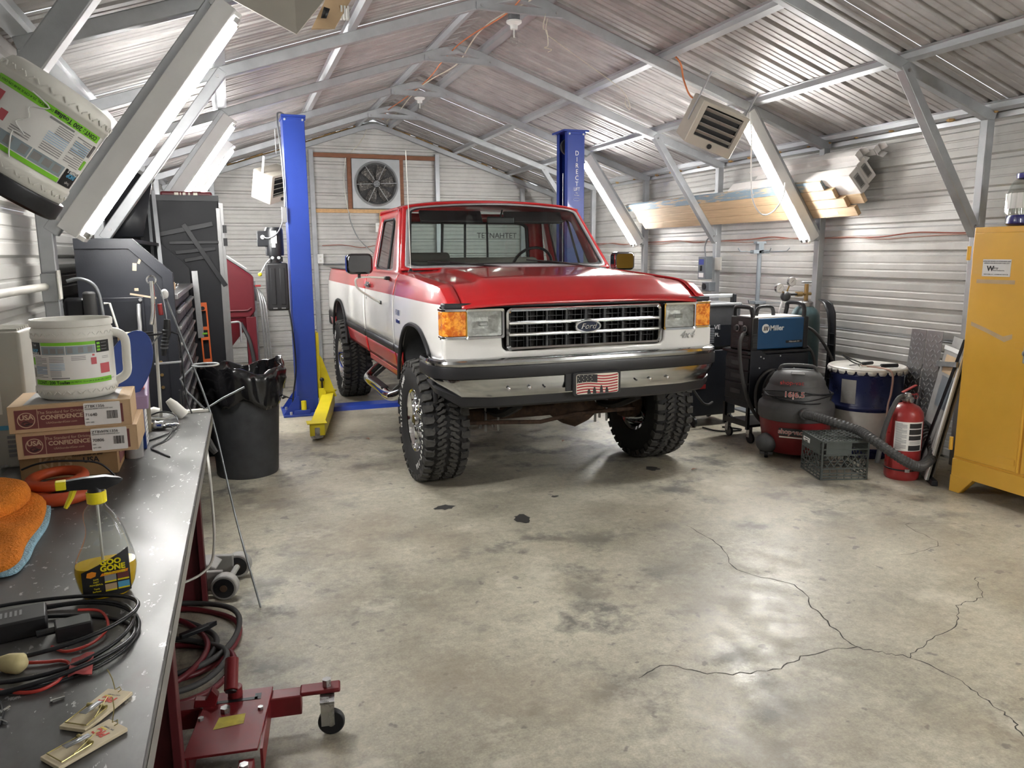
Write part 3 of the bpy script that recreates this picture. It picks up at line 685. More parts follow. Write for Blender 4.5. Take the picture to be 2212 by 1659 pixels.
# ------------ wheels
def wheel(sg,y,name):
    """wheel hub at origin, outer face towards sg*x"""
    Rr=.44; hwid=.155
    prof=[(.215,-.11),(.23,-.135),(.30,-.152),(.36,-.155),(.405,-.148),(.422,-.13),(.427,-.10),(.427,.10),(.422,.13),(.405,.148),(.36,.155),(.30,.152),(.23,.135),(.215,.11)]
    ty=obj('tyre',G().lathe(prof,n=64,ax=0),'carcass',T,smooth=40)
    ty.location=(sg*.89,y,.438)
    # tread
    g=G(); N=34
    def blk(poly,h0=.422,h1=.443,edge=False):
        n=len(poly); lo=[];hi=[]
        for a,x in poly:
            rl=h0; rh=h1-.010*max(0,(abs(x)-.11)/.045)
            lo.append((x,rl*math.cos(a),rl*math.sin(a)))
        cx=sum(x for a,x in poly)/n; ca=sum(a for a,x in poly)/n
        for a,x in poly:
            a2=ca+(a-ca)*.84; x2=cx+(x-cx)*.88; rh=h1-.012*max(0,(abs(x2)-.11)/.045)
            hi.append((x2,rh*math.cos(a2),rh*math.sin(a2)))
        g.add(lo+hi,[tuple(range(n,2*n))]+[(i,(i+1)%n,n+(i+1)%n,n+i) for i in range(n)])
    dA=2*PI/N
    for k in range(N):
        a=k*dA
        for s_ in (-1,1):
            o_=0 if s_>0 else .5*dA; q=lambda t:a+o_+t*dA
            j=.012 if k%2 else 0
            blk([(q(.0),s_*.094),(q(.18),s_*.104),(q(.1),s_*(.150+j*.3)),(q(.08),s_*.157),(q(.78),s_*.157),(q(.8),s_*(.150)),(q(.75),s_*.100),(q(.5),s_*.088)])
            blk([(q(.1),s_*.150),(q(.12),s_*(.153)),(q(.74),s_*.153),(q(.76),s_*.15)],.40,.418) if 0 else None
            # sidewall lugs
            r0,r1=(.385,.428) if k%2 else (.398,.428)
            vs=[]
            for rr_,xx in ((r1,.151),(r0,.158),(r0,.150),(r1,.142)):
                for t in (.1,.72): vs.append((s_*xx,rr_*math.cos(q(t)),rr_*math.sin(q(t))))
            g.add(vs,[(0,1,3,2),(2,3,5,4),(0,2,4,6),(1,3,5,7)])
            # mid zig-zag blocks
            blk([(q(.05),s_*.020),(q(.30),s_*.012),(q(.42),s_*.035),(q(.62),s_*.042),(q(.78),s_*.070),(q(.60),s_*.083),(q(.38),s_*.068),(q(.22),s_*.050),(q(.02),s_*.046)])
            blk([(q(.62),s_*.004),(q(.86),s_*.012),(q(.98),s_*.036),(q(1.12),s_*.070),(q(.98),s_*.082),(q(.82),s_*.060),(q(.68),s_*.036),(q(.55),s_*.026)])
    obj('tread_blocks',g,'tread',ty,smooth=0,kind='stuff')
    # rim
    g=G(); prof=[(.225,.118),(.232,.128),(.226,.134),(.212,.13),(.206,.112),(.20,.07),(.198,.02),(.197,-.12),(.222,-.13)]
    g.lathe([(a,b*sg) for a,b in prof],n=48,ax=0)
    g.lathe([(.199,.045*sg),(.17,.055*sg),(.13,.045*sg),(.085,.07*sg),(.06,.075*sg)],n=48,ax=0)
    rim=obj('rim',g,'chrome',ty,smooth=50)
    g=G()
    for k in range(16):
        a=2*PI*k/16; g.cyl((sg*.05,.150*math.cos(a),.150*math.sin(a)),(sg*.0575,.150*math.cos(a),.150*math.sin(a)),.014,10)
    g.lathe([(.062,.06*sg),(.062,.085*sg)],n=16,ax=0); obj('rim_opening',g,'trimblack',ty,kind='stuff')
    obj('hub',G().lathe([(.001,.135*sg),(.04,.135*sg),(.046,.12*sg),(.05,.07*sg)],n=20,ax=0),'chromed',ty,smooth=40)
    g=G()
    for k in range(8): 
        a=2*PI*k/8; g.cyl((sg*.06,.078*math.cos(a),.078*math.sin(a)),(sg*.1,.078*math.cos(a),.078*math.sin(a)),.011,6)
    obj('lug_nuts',g,'chrome',ty,kind='stuff')
    if sg<0:
        s_='All-Terrain T/A'; 
        lg=G()
        for st,base in (('All-Terrain T/A',205),('MUD TERRAIN',35)):
            for i,ch in enumerate(st):
                if ch==' ': continue
                cu=bpy.data.curves.new('c','FONT'); cu.body=ch; cu.size=.052; cu.extrude=.001; cu.align_x='CENTER'; cu.align_y='CENTER'; cu.resolution_u=2; cu.offset=.0012
                t_=bpy.data.objects.new('t',cu); C.objects.link(t_); bpy.context.view_layer.update(); me=bpy.data.meshes.new_from_object(t_.evaluated_get(bpy.context.evaluated_depsgraph_get())); bpy.data.objects.remove(t_)
                an=R(base)+i*R(7.2); # angle measured from up, advancing clockwise seen from outside (-x)
                m4=Matrix.Rotation(-an,4,'X')@Matrix.Translation((-.1555,0,.335))@Euler((PI/2,0,-PI/2)).to_matrix().to_4x4()
                lg.add([m4@v.co for v in me.vertices],[tuple(p.vertices) for p in me.polygons])
        obj('white_lettering',lg,'lettering',ty,smooth=0,kind='stuff')
    return ty
for sg in (-1,1):
    for y in (0,3.6):
        wh=wheel(sg,y,'')
        wh.rotation_euler=(R(17*(y+1)),0,0) if sg>0 else (0,0,0)
# ---------------------------------------------------------------- right side of the garage
mk('yellow',(.78,.44,.055),.36,0,.06,3,coat=.25,rv=.08); mk('tape',(.58,.42,.24),.6); mk('paper',(.78,.77,.75),.6,0,.02); mk('ink',(.02,.02,.022),.6); mk('inkgrey',(.25,.25,.26),.6)
mk('lblue',(.013,.075,.19),.32,coat=.3,var=.05); mk('liftblue',(.013,.04,.26),.42,0,.06,coat=.1); mk('liftyellow',(.72,.60,.02),.4,0,.08); mk('vacgrey',(.075,.075,.077),.55,0,.15,10); mk('vacred',(.19,.014,.017),.4,0,.1,8)
mk('extred',(.33,.03,.03),.35,0,.15,8,rv=.1); mk('crate',(.065,.075,.07),.55,0,.15); mk('drumblue',(.015,.022,.085),.32,0,.2,6,rv=.1); mk('drumwhite',(.60,.59,.55),.4,0,.12,8); mk('diamond',(.36,.36,.36),.35,.8,.1)
mk('panelgrey',(.30,.295,.285),.6,0,.25,5); mk('brass',(.42,.29,.13),.3,.9); mk('cylgreen',(.045,.085,.095),.4,0,.15); mk('boxwhite',(.66,.64,.62),.7,0,.06); mk('heater',(.46,.43,.37),.5,.1,.05); mk('louver',(.40,.39,.35),.45,.2)
mk('blueliq',(.03,.03,.24),.25,0,.1); mk('blueprint',(.04,.06,.3),.5); mk('hose',(.05,.05,.05),.6,0,.15); mk('pinkcord',(.42,.27,.22),.6); mk('elecgrey',(.16,.18,.2),.45,0,.1); mk('bluestain',(.22,.30,.36),.6,0,.3,6,col2=(.54,.40,.25),stretch=(6,.7,6),th=(.5,.6))
mk('wirered',(.33,.1,.07),.6); mk('tan',(.5,.36,.22),.7)
# yellow safety cabinet: front faces the room (-x)
t=thing('safety_cabinet','tall yellow steel cabinet on feet with peeling tape, at the right edge','cabinet',(4.52,3.705,0))
W=-.94
obj('body',G().b2((.015,0,.13),(.49,W,1.765)),'yellow',t,bev=.006)
obj('plinth',G().b2((.004,-.002,.11),(.49,W,.23)),'yellow',t,bev=.004)
for i,(y0,y1) in enumerate(((-.012,-.452),(-.478,-.928))):
    d=obj('door',G().prism([(y0,.245),(y0,1.73),(y1,1.73),(y1,.245)],0,0,.016),'yellow',t,bev=.006)
    yy=y0 if i==0 else y1
    pass
    g=G()
    for z in (1.60,.33):
        yh=.008 if i==0 else W-.008
        g.cyl((-.008,yh,z-.045),(-.008,yh,z+.045),.012,10)
    pieces('hinge',g,'yellow',d,bev=.002)
    if i==0:
        g=G().b2((-.004,-.33,.285),(.001,-.44,.325)).b2((-.004,-.36,1.02),(.001,-.44,1.06)); pieces('latch_plate',g,'yellow',d,bev=.002)
        lb=obj('label',G().b2((-.003,-.095,1.455),(.0005,-.285,1.562)),'paper',d)
        e=Euler((PI/2,0,-PI/2))
        for z,s_,sz in ((1.549,'APPROVED BOARD OF STANDARDS AND',.010),(1.537,'APPEALS FOR USE IN NEW YORK CITY',.010),(1.468,'NEW YORK, N.Y.  LICENSE NO. 58 44 738',.009)):
            text('lettering',s_,sz,'ink',d,(-.0036,-.19,z),e,.0004)
        text('lettering','Ψ' if 0 else 'W',.045,'ink',d,(-.0036,-.150,1.503),e,.0004,bold=.0015)
        text('lettering','ilray',.021,'ink',d,(-.0036,-.168,1.508),e,.0004,align='LEFT'); text('lettering','Metal Furniture Inc.',.010,'ink',d,(-.0036,-.168,1.493),e,.0004,align='LEFT')
        text('lettering','(',.001,'ink',d,(.01,-.2,1.5),e) if 0 else None
        obj('tape_strip',G().b2((-.0012,-.06,1.41),(.0,-.32,1.435)),'tape',d); obj('tape_strip',G().add([(-.0012,y,z) for y,z in ((-.05,1.135),(-.16,1.10),(-.29,1.05),(-.34,1.075),(-.34,1.105),(-.28,1.085),(-.15,1.13),(-.05,1.16))],[tuple(range(8))]),'tape',d)
g=G().cyl((-.006,-.465,.25),(-.006,-.465,1.70),.006,8); obj('latch_rod',g,'yellow',t)
obj('handle',G().box((-.03,-.465,1.0),(.04,.02,.12)).cyl((-.05,-.465,1.0),(0,-.465,1.0),.02,12),'steel',t,bev=.004)
g=G()
for y0,s_ in ((0,-1),(W,1)):
    for x0 in (0,.43): g.prism([(y0,.0),(y0,.115),(y0+s_*.17,.115),(y0+s_*.075,0)],0,x0,x0+.05)
pieces('foot',g,'yellow',t,bev=.003)
# jug
t=thing('plastic_jug','clear ribbed plastic jug with blue base and blue rim on top of the yellow cabinet','jug',(4.70,3.46,1.768))
prof=[(.001,.0),(.12,0),(.135,.012),(.138,.05),(.132,.065),(.138,.07),(.138,.2),(.134,.21),(.12,.26),(.095,.29),(.09,.295)]
obj('jug_wall',G().lathe(prof,n=32),'plastic_clear',t,smooth=40)
obj('blue_content',G().lathe([(.001,.003),(.115,.003),(.131,.015),(.133,.05),(.128,.065),(.001,.066)],n=32),'blueliq',t,smooth=40)
obj('white_band',G().lathe([(.1385,.105),(.1392,.108),(.1392,.195),(.1385,.198)],n=32,a0=PI*.6,a1=PI*1.9),'paper',t,smooth=40)
obj('jug_lid',G().lathe([(.088,.288),(.096,.29),(.098,.30),(.098,.318),(.09,.322),(.001,.324)],n=32),'blueliq',t,smooth=40)
g=G()
for k in range(22):
    a=2*PI*k/22; g.cyl((.139*math.cos(a),.139*math.sin(a),.075),(.139*math.cos(a),.139*math.sin(a),.2),.004,6)
obj('jug_rib',g,'plastic_clear',t,kind='stuff')
# extinguisher
t=thing('fire_extinguisher','dusty red fire extinguisher standing beside the black crate','fire extinguisher',(4.47,4.06,0))
obj('tank',G().lathe([(.001,0),(.105,0),(.113,.01),(.116,.03),(.116,.455),(.110,.49),(.085,.525),(.045,.545),(.03,.55),(.03,.57)],n=32),'extred',t,smooth=40)
obj('valve',G().lathe([(.032,.56),(.036,.565),(.036,.585),(.022,.59),(.022,.62),(.001,.62)],n=16).cyl((-.05,0,.60),(.03,0,.60),.014,10).cyl((0,-.045,.575),(0,0,.575),.022,14),'steel',t,smooth=40,bev=.002)
obj('lever',G().beam((-.05,0,.628),(.075,0,.672),.022,.008).beam((-.01,0,.61),(.09,0,.602),.02,.008),'extred',t,bev=.002)
obj('pull_ring',G().tube([(.05+.02*math.cos(a),-.03,.60+.02*math.sin(a)) for a in [2*PI*k/12 for k in range(12)]],.002,5,closed=True),'extred',t)
g=G()
a0,a1=PI*1.05,PI*1.62
g.sheet([[(.1168*math.cos(a0+(a1-a0)*k/16),.1168*math.sin(a0+(a1-a0)*k/16),z) for k in range(17)] for z in (.22,.43)]); lb=obj('label',g,'paper',t,smooth=60)
def curved(g,b0,b1,z0,z1,r_=.1174): g.sheet([[(r_*math.cos(a0+(a1-a0)*(b0+(b1-b0)*k/6)),r_*math.sin(a0+(a1-a0)*(b0+(b1-b0)*k/6)),z) for k in range(7)] for z in (z0,z1)])
g=G()
for z0,z1 in ((.385,.42),(.34,.378),(.30,.332),(.225,.262)): curved(g,.47,.93,z0,z1)
obj('label_panel',g,'ink',lb,kind='stuff'); g=G()
for k in range(26): curved(g,.05,.40 if k%5 else .25,.415-k*.0073,.4185-k*.0073)
for k in range(3): curved(g,.5,.9,.272+k*.008,.275+k*.008)
obj('label_print',g,'inkgrey',lb,kind='stuff')
g=G().lathe([(.1175,.072),(.119,.073),(.119,.082),(.1175,.083)],n=32); obj('strap',g,'blackp',t); obj('strap_buckle',G().box((-.06,-.103,.078),(.03,.006,.022),rot=(0,0,-.55)),'steel',t)
wire('discharge_hose',[(-.045,0,.60),(-.10,-.01,.58),(-.165,-.01,.47),(-.20,0,.33),(-.222,0,.2),(-.235,0,.13)],.017,'hose',t,10)
# milk crate
def crate(name,label,loc,rz,Wx,Wy,H,flip=True):
    t=thing(name,label,'crate',loc,rz); b=.012
    def bars(g,horizontal=(0,.03,.055,.08,.17,.20),):
        pass
    faces=[('x',0,-1),('x',Wy,1),('y',0,-1),('y',Wx,1)]
    for ax,off,s_ in faces:
        L=Wx if ax=='x' else Wy
        def P(u_,z): return (u_,off,z) if ax=='x' else (off,u_,z)
        g=G()
        for z in (.006,.028,.05,.085,.185,.225,H-.008): g.beam(P(.012,z),P(L-.012,z),.008,.008)
        n=int(L/.055)
        for k in range(n+1):
            u_=.012+(L-.024)*k/n; g.beam(P(u_,.006),P(u_,.085),.005,.005); 
        n=int(L/.05); h=.10
        for k in range(-4,n+1):
            for d_ in (1,-1):
                ua=.03+k*.05; ub=ua+h*.75; za,zb=.085,.185
                if d_<0: za,zb=zb,za
                lo,hi=.03,L-.03
                if ub<lo or ua>hi: continue
                t0=max(0,(lo-ua)/(ub-ua)); t1=min(1,(hi-ua)/(ub-ua))
                g.beam(P(ua+(ub-ua)*t0,za+(zb-za)*t0),P(ua+(ub-ua)*t1,za+(zb-za)*t1),.005,.005)
        if ax=='x': g.b2((.04,off-.002,.19),(L-.04,off+.002,.225)) if 0 else g.b2((.03,off-.002,.19),(L*.62,off+.002,.272))
        else: g.b2((off-.002,.03,.19),(off+.002,L-.03,.272))
        obj('crate_side',g,'crate',t,kind='stuff',smooth=0)
    g=G()
    for x in (0,Wx):
        for y in (0,Wy): g.b2((x-.012 if x else 0,y-.012 if y else 0,0),(x if x else .012,y if y else .012,H))
    pieces('corner_post',g,'crate',t,bev=.002)
    g=G(); n=8
    for k in range(n+1):   # crate stands upside down: lattice bottom on top
        g.beam((Wx*k/n,0,H),(Wx*k/n,Wy,H),.006,.006); g.beam((0,Wy*k/n,H),(Wx,Wy*k/n,H),.006,.006)
    for k in range(n): 
        g.beam((Wx*k/n,0,H),(Wx,Wy*(1-k/n),H),.005,.005)
        if k: g.beam((0,Wy*k/n,H),(Wx*(1-k/n),Wy,H),.005,.005)
    obj('crate_lattice',g,'crate',t,kind='stuff',smooth=0)
    return t
rz=math.atan2(4.09-4.198,4.206-3.865)
t=crate('milk_crate','black plastic lattice crate upside down in front of the red shop vacuum',(3.865,4.198,0),rz,.345,.345,.285)
lb=obj('label',G().b2((-.004,.20,.222),(-.003,.31,.258)),'paper',t); text('lettering','PROPERTY OF',.012,'ink',t,(-.0045,.255,.246),(PI/2,0,-PI/2)); text('lettering','DAIRY',.016,'ink',t,(-.0045,.255,.23),(PI/2,0,-PI/2))
# shop vacuum
t=thing('shop_vacuum','red and black shop vacuum on casters with its cord wrapped around it','vacuum',(4.19,4.87,0),R(-40))
obj('tank',G().lathe([(.001,.045),(.225,.045),(.24,.06),(.262,.2),(.278,.315),(.001,.32)],n=40),'vacred',t,smooth=40)
obj('motor_head',G().lathe([(.281,.31),(.288,.32),(.292,.40),(.285,.43),(.262,.45),(.255,.47),(.25,.50),(.225,.56),(.19,.62),(.15,.665),(.12,.68),(.001,.685)],n=40),'vacgrey',t,smooth=40)
obj('head_cover',G().lathe([(.205,.545),(.212,.55),(.205,.60),(.17,.66),(.13,.69),(.001,.695)],n=5*6,a0=R(180),a1=R(360)),'vacgrey',t,smooth=50,solid=.012)
g=G().tube(smooth_path([(-.14,-.02,.66),(-.13,-.03,.71),(-.08,-.03,.728),(.08,-.03,.728),(.13,-.03,.71),(.14,-.02,.66)],5),.014,8); obj('carry_handle',g,'vacgrey',t,smooth=60)
for j,(zz,rr_) in enumerate(((.475,.262),(.495,.262),(.515,.258),(.535,.252))):
    pts=[((rr_+.012*math.sin(3*a+j))*math.cos(a),(rr_+.012*math.sin(3*a+j))*math.sin(a),zz+.016*math.sin(2*a+j*1.7)) for a in [2*PI*k/28 for k in range(28)]]
    obj('power_cord',G().tube(pts,.0055,6,closed=True),'blackp',t,smooth=60)
obj('switch',G().box((0,-.155,.682),(.10,.03,.014),rot=(.5,0,0)),'chromed',t,bev=.004)
F_=lambda a,r_,z:(r_*math.sin(a),-r_*math.cos(a),z)
e=Euler((R(62),0,0)); text('lettering','16|6.5',.062,'drumwhite',t,(-.02,-.253,.528),e,.001,bold=.0025); text('lettering','16|6.5',.062,'extred',t,(-.02,-.2545,.5285),e,.001)
text('lettering','shop-vac',.05,'extred',t,(-.04,-.222,.615),Euler((R(55),0,0)),.001); text('lettering','HANG UP',.02,'drumwhite',t,(.0,-.165,.69),Euler((R(60),0,0)),.0005) if 0 else None
e=Euler((R(86),0,R(-8))); lb=obj('logo_badge',G().prism(rr(-.09,-.028,.085,.03,.008,2),1,-.003,.0),'ink',t,loc=(-.03,-.2735,.235),rot=(R(-4),0,R(-7)))
text('lettering','shop·vac',.052,'drumwhite',t,(-.033,-.279,.238),e,.001,bold=.002); text('lettering','shop·vac',.052,'extred',t,(-.033,-.2805,.238),e,.001)
obj('logo_swoosh',G().box((-.03,-.276,.195),(.17,.002,.010),rot=(R(-4),0,R(-7))),'drumwhite',t)
for a,s_ in ((-52,1),(52,.8),(165,1),(220,1)):
    ax_,ay_=.26*math.sin(R(a)),-.26*math.cos(R(a))
    cw=obj('caster_housing',G().sphere((ax_,ay_,.115),.085,12,sx=(1,1,.95)).b2((ax_-.05,ay_-.05,.03),(ax_+.05,ay_+.05,.05)),'vacgrey',t,smooth=60)
    obj('caster_wheel',G().cyl((ax_-.014,ay_-.03,.03),(ax_+.014,ay_-.03,.03),.03,16),'blackp',cw,bev=.004); obj('caster_hub',G().cyl((ax_-.016,ay_-.03,.03),(ax_+.016,ay_-.03,.03),.014,12),'white',cw)
obj('hose_port',G().cyl((.055,-.26,.39),(.075,-.325,.39),.045,16),'vacgrey',t,smooth=40,bev=.006)
# corrugated hose sweeping over the crate and round the extinguisher
P=smooth_path([(4.045,4.60,.39),(4.04,4.50,.395),(4.07,4.36,.385),(4.17,4.20,.345),(4.155,4.04,.315),(4.20,3.87,.235),(4.30,3.80,.17),(4.42,3.83,.16),(4.60,3.92,.20),(4.68,4.06,.30),(4.70,4.2,.42),(4.68,4.25,.52)],14)
rs=[.036 if i%2 else .0305 for i in range(len(P))]
obj('vacuum_hose',G().tube(P,rs,14),'hose',None,smooth=0,label='thick black corrugated vacuum hose looping over the crate and past the fire extinguisher',cat='hose')
# drum
t=thing('steel_drum','blue and white steel drum with scalloped cream lid behind the fire extinguisher','drum',(4.775,4.75,0))
obj('drum_body',G().lathe([(.001,0),(.272,0),(.278,.01),(.274,.03),(.276,.08),(.274,.37),(.282,.385),(.284,.40),(.278,.41),(.274,.415),(.274,.64),(.281,.65),(.274,.66),(.276,.69),(.001,.69)],n=48,mis=[1,1,1,1,0,1,1,1,1,1,1,1,1,1][:14]),['drumwhite','drumblue'],t,smooth=40)
g=G(); n=24
for k in range(n):
    a=2*PI*k/n; g.sphere((.285*math.cos(a),.285*math.sin(a),.672),.03,8,sx=(.5 if abs(math.cos(a))>.7 else 1,1,.7))
lid=obj('lid',G().lathe([(.001,.695),(.25,.695),(.265,.70),(.283,.712),(.293,.705),(.294,.69)],n=48),'drumwhite',t,smooth=50); 
g=G()
for k in range(n):
    a0_,a1_=2*PI*(k+.1)/n,2*PI*(k+.9)/n; vs=[]
    for z,f_ in ((.695,0),(.678,0),(.664,.22)):
        vs+=[(.296*math.cos(a0_+(a1_-a0_)*f_),.296*math.sin(a0_+(a1_-a0_)*f_),z),(.296*math.cos(a1_-(a1_-a0_)*f_),.296*math.sin(a1_-(a1_-a0_)*f_),z)]
    g.add(vs,[(0,1,3,2),(2,3,5,4)])
pieces('lid_tab',g,'drumwhite',lid,solid=.003)
g=G(); a0,a1=PI*1.03,PI*1.17
g.sheet([[(.2755*math.cos(a0+(a1-a0)*k/6),.2755*math.sin(a0+(a1-a0)*k/6),z) for k in range(7)] for z in (.43,.62)]); obj('label',g,'panelgrey',t)
obj('handle',G().tube(smooth_path([(.27,-.1,.66),(.33,-.12,.60),(.33,-.12,.5),(.285,-.1,.42)],4),.006,6),'steel',t)
def onlid(x,y): return (4.775+x,4.75+y,.703)
t=thing('ratchet_wrench','chrome ratchet wrench with black grip lying on the drum lid','wrench',onlid(0,-.12)); 
obj('shaft',G().beam((-.16,.03,.014),(.02,0,.014),.014,.012),'chrome',t,bev=.003); obj('grip',G().cyl((.02,0,.016),(.16,-.03,.016),.016,10),'blackp',t,bev=.003); obj('socket',G().cyl((-.17,.03,.003),(-.17,.03,.04),.018,12),'chrome',t)
t=thing('screwdriver','black handled screwdriver behind the ratchet on the drum lid','screwdriver',onlid(.0,.03)); obj('shaft',G().cyl((-.18,-.02,.012),(-.02,0,.012),.006,8),'chrome',t); obj('grip',G().cyl((-.02,0,.014),(.1,.02,.014),.014,10),'blackp',t)
obj('cord_loop',G().tube(smooth_path([onlid(.12,.1),onlid(.02,.14),(4.70,4.92,.76),(4.66,4.9,.78),(4.72,4.88,.75),onlid(.05,.08)],5),.005,6),'blackp',label='thin black looped strap on the drum lid',cat='strap')
wire('hanging_cord',[(4.66,4.71,.715),(4.69,4.56,.722),(4.70,4.43,.70),(4.71,4.43,.55),(4.69,4.435,.42),(4.69,4.43,.2),(4.69,4.42,.06)],.008,'pinkcord',label='pinkish cord hanging down the front of the blue drum',cat='cord')
# diamond plates
def dplate(y0,y1,lab):
    t=thing('diamond_plate',lab,'metal sheet',(5.0,(y0+y1)/2,0)); w=y1-y0; mm=Matrix.Rotation(R(-0),4,'X')@Matrix.Rotation(math.atan2(.085,1.0),4,'Y')
    g=G().box((0,0,.505),(.004,w,1.01)); g.tf(mm); obj('sheet',g,'diamond',t)
    g=G(); k=0
    for i in range(26):
        for j in range(int(w/.032)):
            z=.02+i*.038; y=-w/2+.018+j*.034+(.017 if i%2 else 0)
            if abs(y)>w/2-.008: continue
            g.box((-.0035,y,z),(.004,.026,.007),rot=(R(48 if (i+j)%2 else -48),0,0))
    g.tf(mm); obj('raised_tread',g,'galvbright',t,kind='stuff')
dplate(4.335,4.475,'right one of two aluminium diamond plates leaning on the wall'); dplate(4.485,4.625,'left one of two aluminium diamond plates, nearest the drum')
# leaning grey panels
A=V((4.52,3.87,.02)); Bv=V((4.84,4.34,.02)); sh=V((.15,-.10,1.0)); e1=(Bv-A).normalized(); up=sh.normalized(); nn=up.cross(e1).normalized()
def lean(name,label,off,w,h,mat,s0=0,frame=None):
    t=thing(name,label,'metal sheet',tuple(A+nn*off+e1*s0)); m=Matrix((e1,up,nn)).transposed().to_4x4()
    g=G().b2((0,0,0),(w,h,.012)); g.tf(m); obj('sheet',g,mat,t,bev=.002)
    if frame:
        for fr_ in frame:
            g=G().b2(*fr_[0]); g.tf(m); obj(fr_[1],g,fr_[2],t)
    return t
lean('leaning_sheet','mottled grey panel leaning in the gap beside the yellow cabinet, frontmost',.0,.42,.93,'panelgrey',.0,[(((.0,0,.0125),(.03,.93,.02)),'edge_trim','white'),(((.0,.90,.0125),(.42,.93,.02)),'edge_trim','white'),(((.05,.50,.0125),(.3,.72,.016)),'dark_patch','elecgrey'),(((.24,.16,.0125),(.38,.36,.016)),'dark_patch','darkgrey'),(((.06,.74,.0125),(.34,.87,.016)),'tan_patch','tan')])
lean('leaning_sheet','taller bare board leaning behind the mottled grey panel',-.04,.40,1.0,'panelgrey',.04)
t=obj('angle_iron',G().beam((4.50,3.80,.02),(4.86,4.36,.02),.04,.035),'blackp',bev=.003,label='black angle iron on the floor under the leaning panels',cat='angle iron')
obj('steel_bar',G().beam((4.83,4.15,.80),(4.605,3.80,.85),.012,.035),'galvdark',label='grey steel bar lying across the leaning sheets beside the yellow cabinet',cat='bar')
obj('long_rod',G().beam((4.60,4.06,.01),(4.645,3.79,1.02),.014,.016),'blackp',label='dark thin rod leaning diagonally beside the yellow cabinet',cat='rod')
# gas cylinder
t=thing('gas_cylinder','dark green welding gas cylinder with brass valve behind the blue welder','gas cylinder',(4.86,5.60,0))
obj('bottle',G().lathe([(.001,0),(.125,0),(.133,.02),(.133,.98),(.125,1.05),(.10,1.10),(.065,1.13),(.05,1.14),(.05,1.17),(.001,1.175)],n=32),'cylgreen',t,smooth=50)
obj('collar',G().lathe([(.052,1.125),(.066,1.13),(.066,1.165),(.05,1.175),(.03,1.18)],n=24),'steel',t,smooth=40)
obj('valve_stem',G().cyl((0,0,1.17),(0,0,1.33),.019,12).cyl((-.04,0,1.24),(.05,0,1.24),.014,10).cyl((-.11,0,1.24),(-.05,0,1.24),.024,6),'brass',t,smooth=40); obj('valve_handle',G().box((0,0,1.345),(.10,.03,.018)),'galvbright',t,bev=.006)
obj('regulator',G().cyl((-.24,0,1.24),(-.10,0,1.24),.012,8).sphere((-.235,-.01,1.225),.045,12),'darkgrey',t,smooth=50)
for x,z in ((-.33,1.30),(-.20,1.355)):
    gg=obj('gauge',G().cyl((x,-.02,z),(x,-.05,z),.042,24),'steel',t,bev=.003); obj('gauge_face',G().cyl((x,-.05,z),(x,-.0515,z),.037,24),'paper',gg); obj('needle',G().beam((x-.015,-.0525,z-.012),(x+.012,-.0525,z+.014),.003,.001),'ink',gg); obj('gauge_stem',G().beam((x,-.03,z),(-.235,-.01,1.24),.012,.012),'brass',gg)
wire('gas_hose',[(-.26,-.01,1.18),(-.28,0,1.08),(-.26,-.02,.95)],.012,'white',t)
# blue welder on its cart.  near corner (4.03,5.28)
t=thing('welding_cart','black three drawer welding cart with a coiled torch cable','cart',(4.04,5.28,0)); Wc,Dc=.60,.34
obj('cart_body',G().b2((.01,.0,.30),(Wc,Dc,.76)),'blackm',t,bev=.008)
for z0,z1 in ((.63,.73),(.52,.615),(.36,.505)):
    d=obj('drawer',G().b2((-.006,.015,z0),(.012,Dc-.015,z1)),'blackp',t,bev=.003); obj('drawer_pull',G().b2((-.014,.10,(z0+z1)/2-.02),(-.004,.24,(z0+z1)/2+.022)),'darkgrey',d,bev=.006)
obj('side_panel',G().prism([(.0,.80),(.10,.80),(.16,.76),(Wc,.76),(Wc,.12),(.20,.12),(.16,.30),(0,.32)],1,-.008,.0),'blackm',t,bev=.003)
g=G()
for x,z in ((.10,.745),(.13,.73),(.09,.65),(.25,.62),(.45,.63),(.3,.745)): g.cyl((x,-.008,z),(x,-.013,z),.007,8)
pieces('screw',g,'galvbright',t)
obj('bottom_tray',G().b2((0,0,.14),(Wc,Dc,.16)).b2((0,0,.14),(.008,Dc,.19)),'blackp',t,bev=.003)
g=G()
for x in (.01,):
    for y in (.01,Dc-.01): g.beam((x,y,.12),(x,y,.31),.025,.025)
pieces('cart_leg',g,'blackp',t)
for x,y in ((.04,.02),(.04,Dc-.02),(Wc-.04,.02),(Wc-.04,Dc-.02)):
    fk=obj('caster',G().b2((x-.018,y-.022,.05),(x+.018,y+.022,.14)),'steel',t,bev=.003); obj('caster_wheel',G().cyl((x-.012,y-.02,.045),(x+.012,y-.02,.045),.045,20),'blackp',fk,bev=.004)
obj('top_tray',G().b2((-.03,-.005,.765),(Wc+.02,Dc+.01,.79)),'blackp',t,bev=.006)
obj('cable_hook',G().cyl((.22,-.07,.63),(.22,0,.63),.012,8),'blackp',t)
for j,(cx,cz,ra,rb) in enumerate(((.20,.40,.155,.235),(.235,.41,.12,.22),(.27,.42,.135,.21))):
    pts=[(cx+ra*math.cos(a),-.035-.012*j+.01*math.sin(3*a),cz+rb*math.sin(a)) for a in [2*PI*k/30 for k in range(30)]]
    if j==1: pts=pts[3:20]
    obj('cable_coil',G().tube(pts,.0125,8,closed=j!=1),'hose',t,smooth=60)
obj('torch_handle',G().tube([(.17,-.06,.46),(.15,-.065,.36),(.12,-.065,.25),(.10,-.06,.20)],[.014,.02,.02,.012],10),'blackp',t,smooth=60)
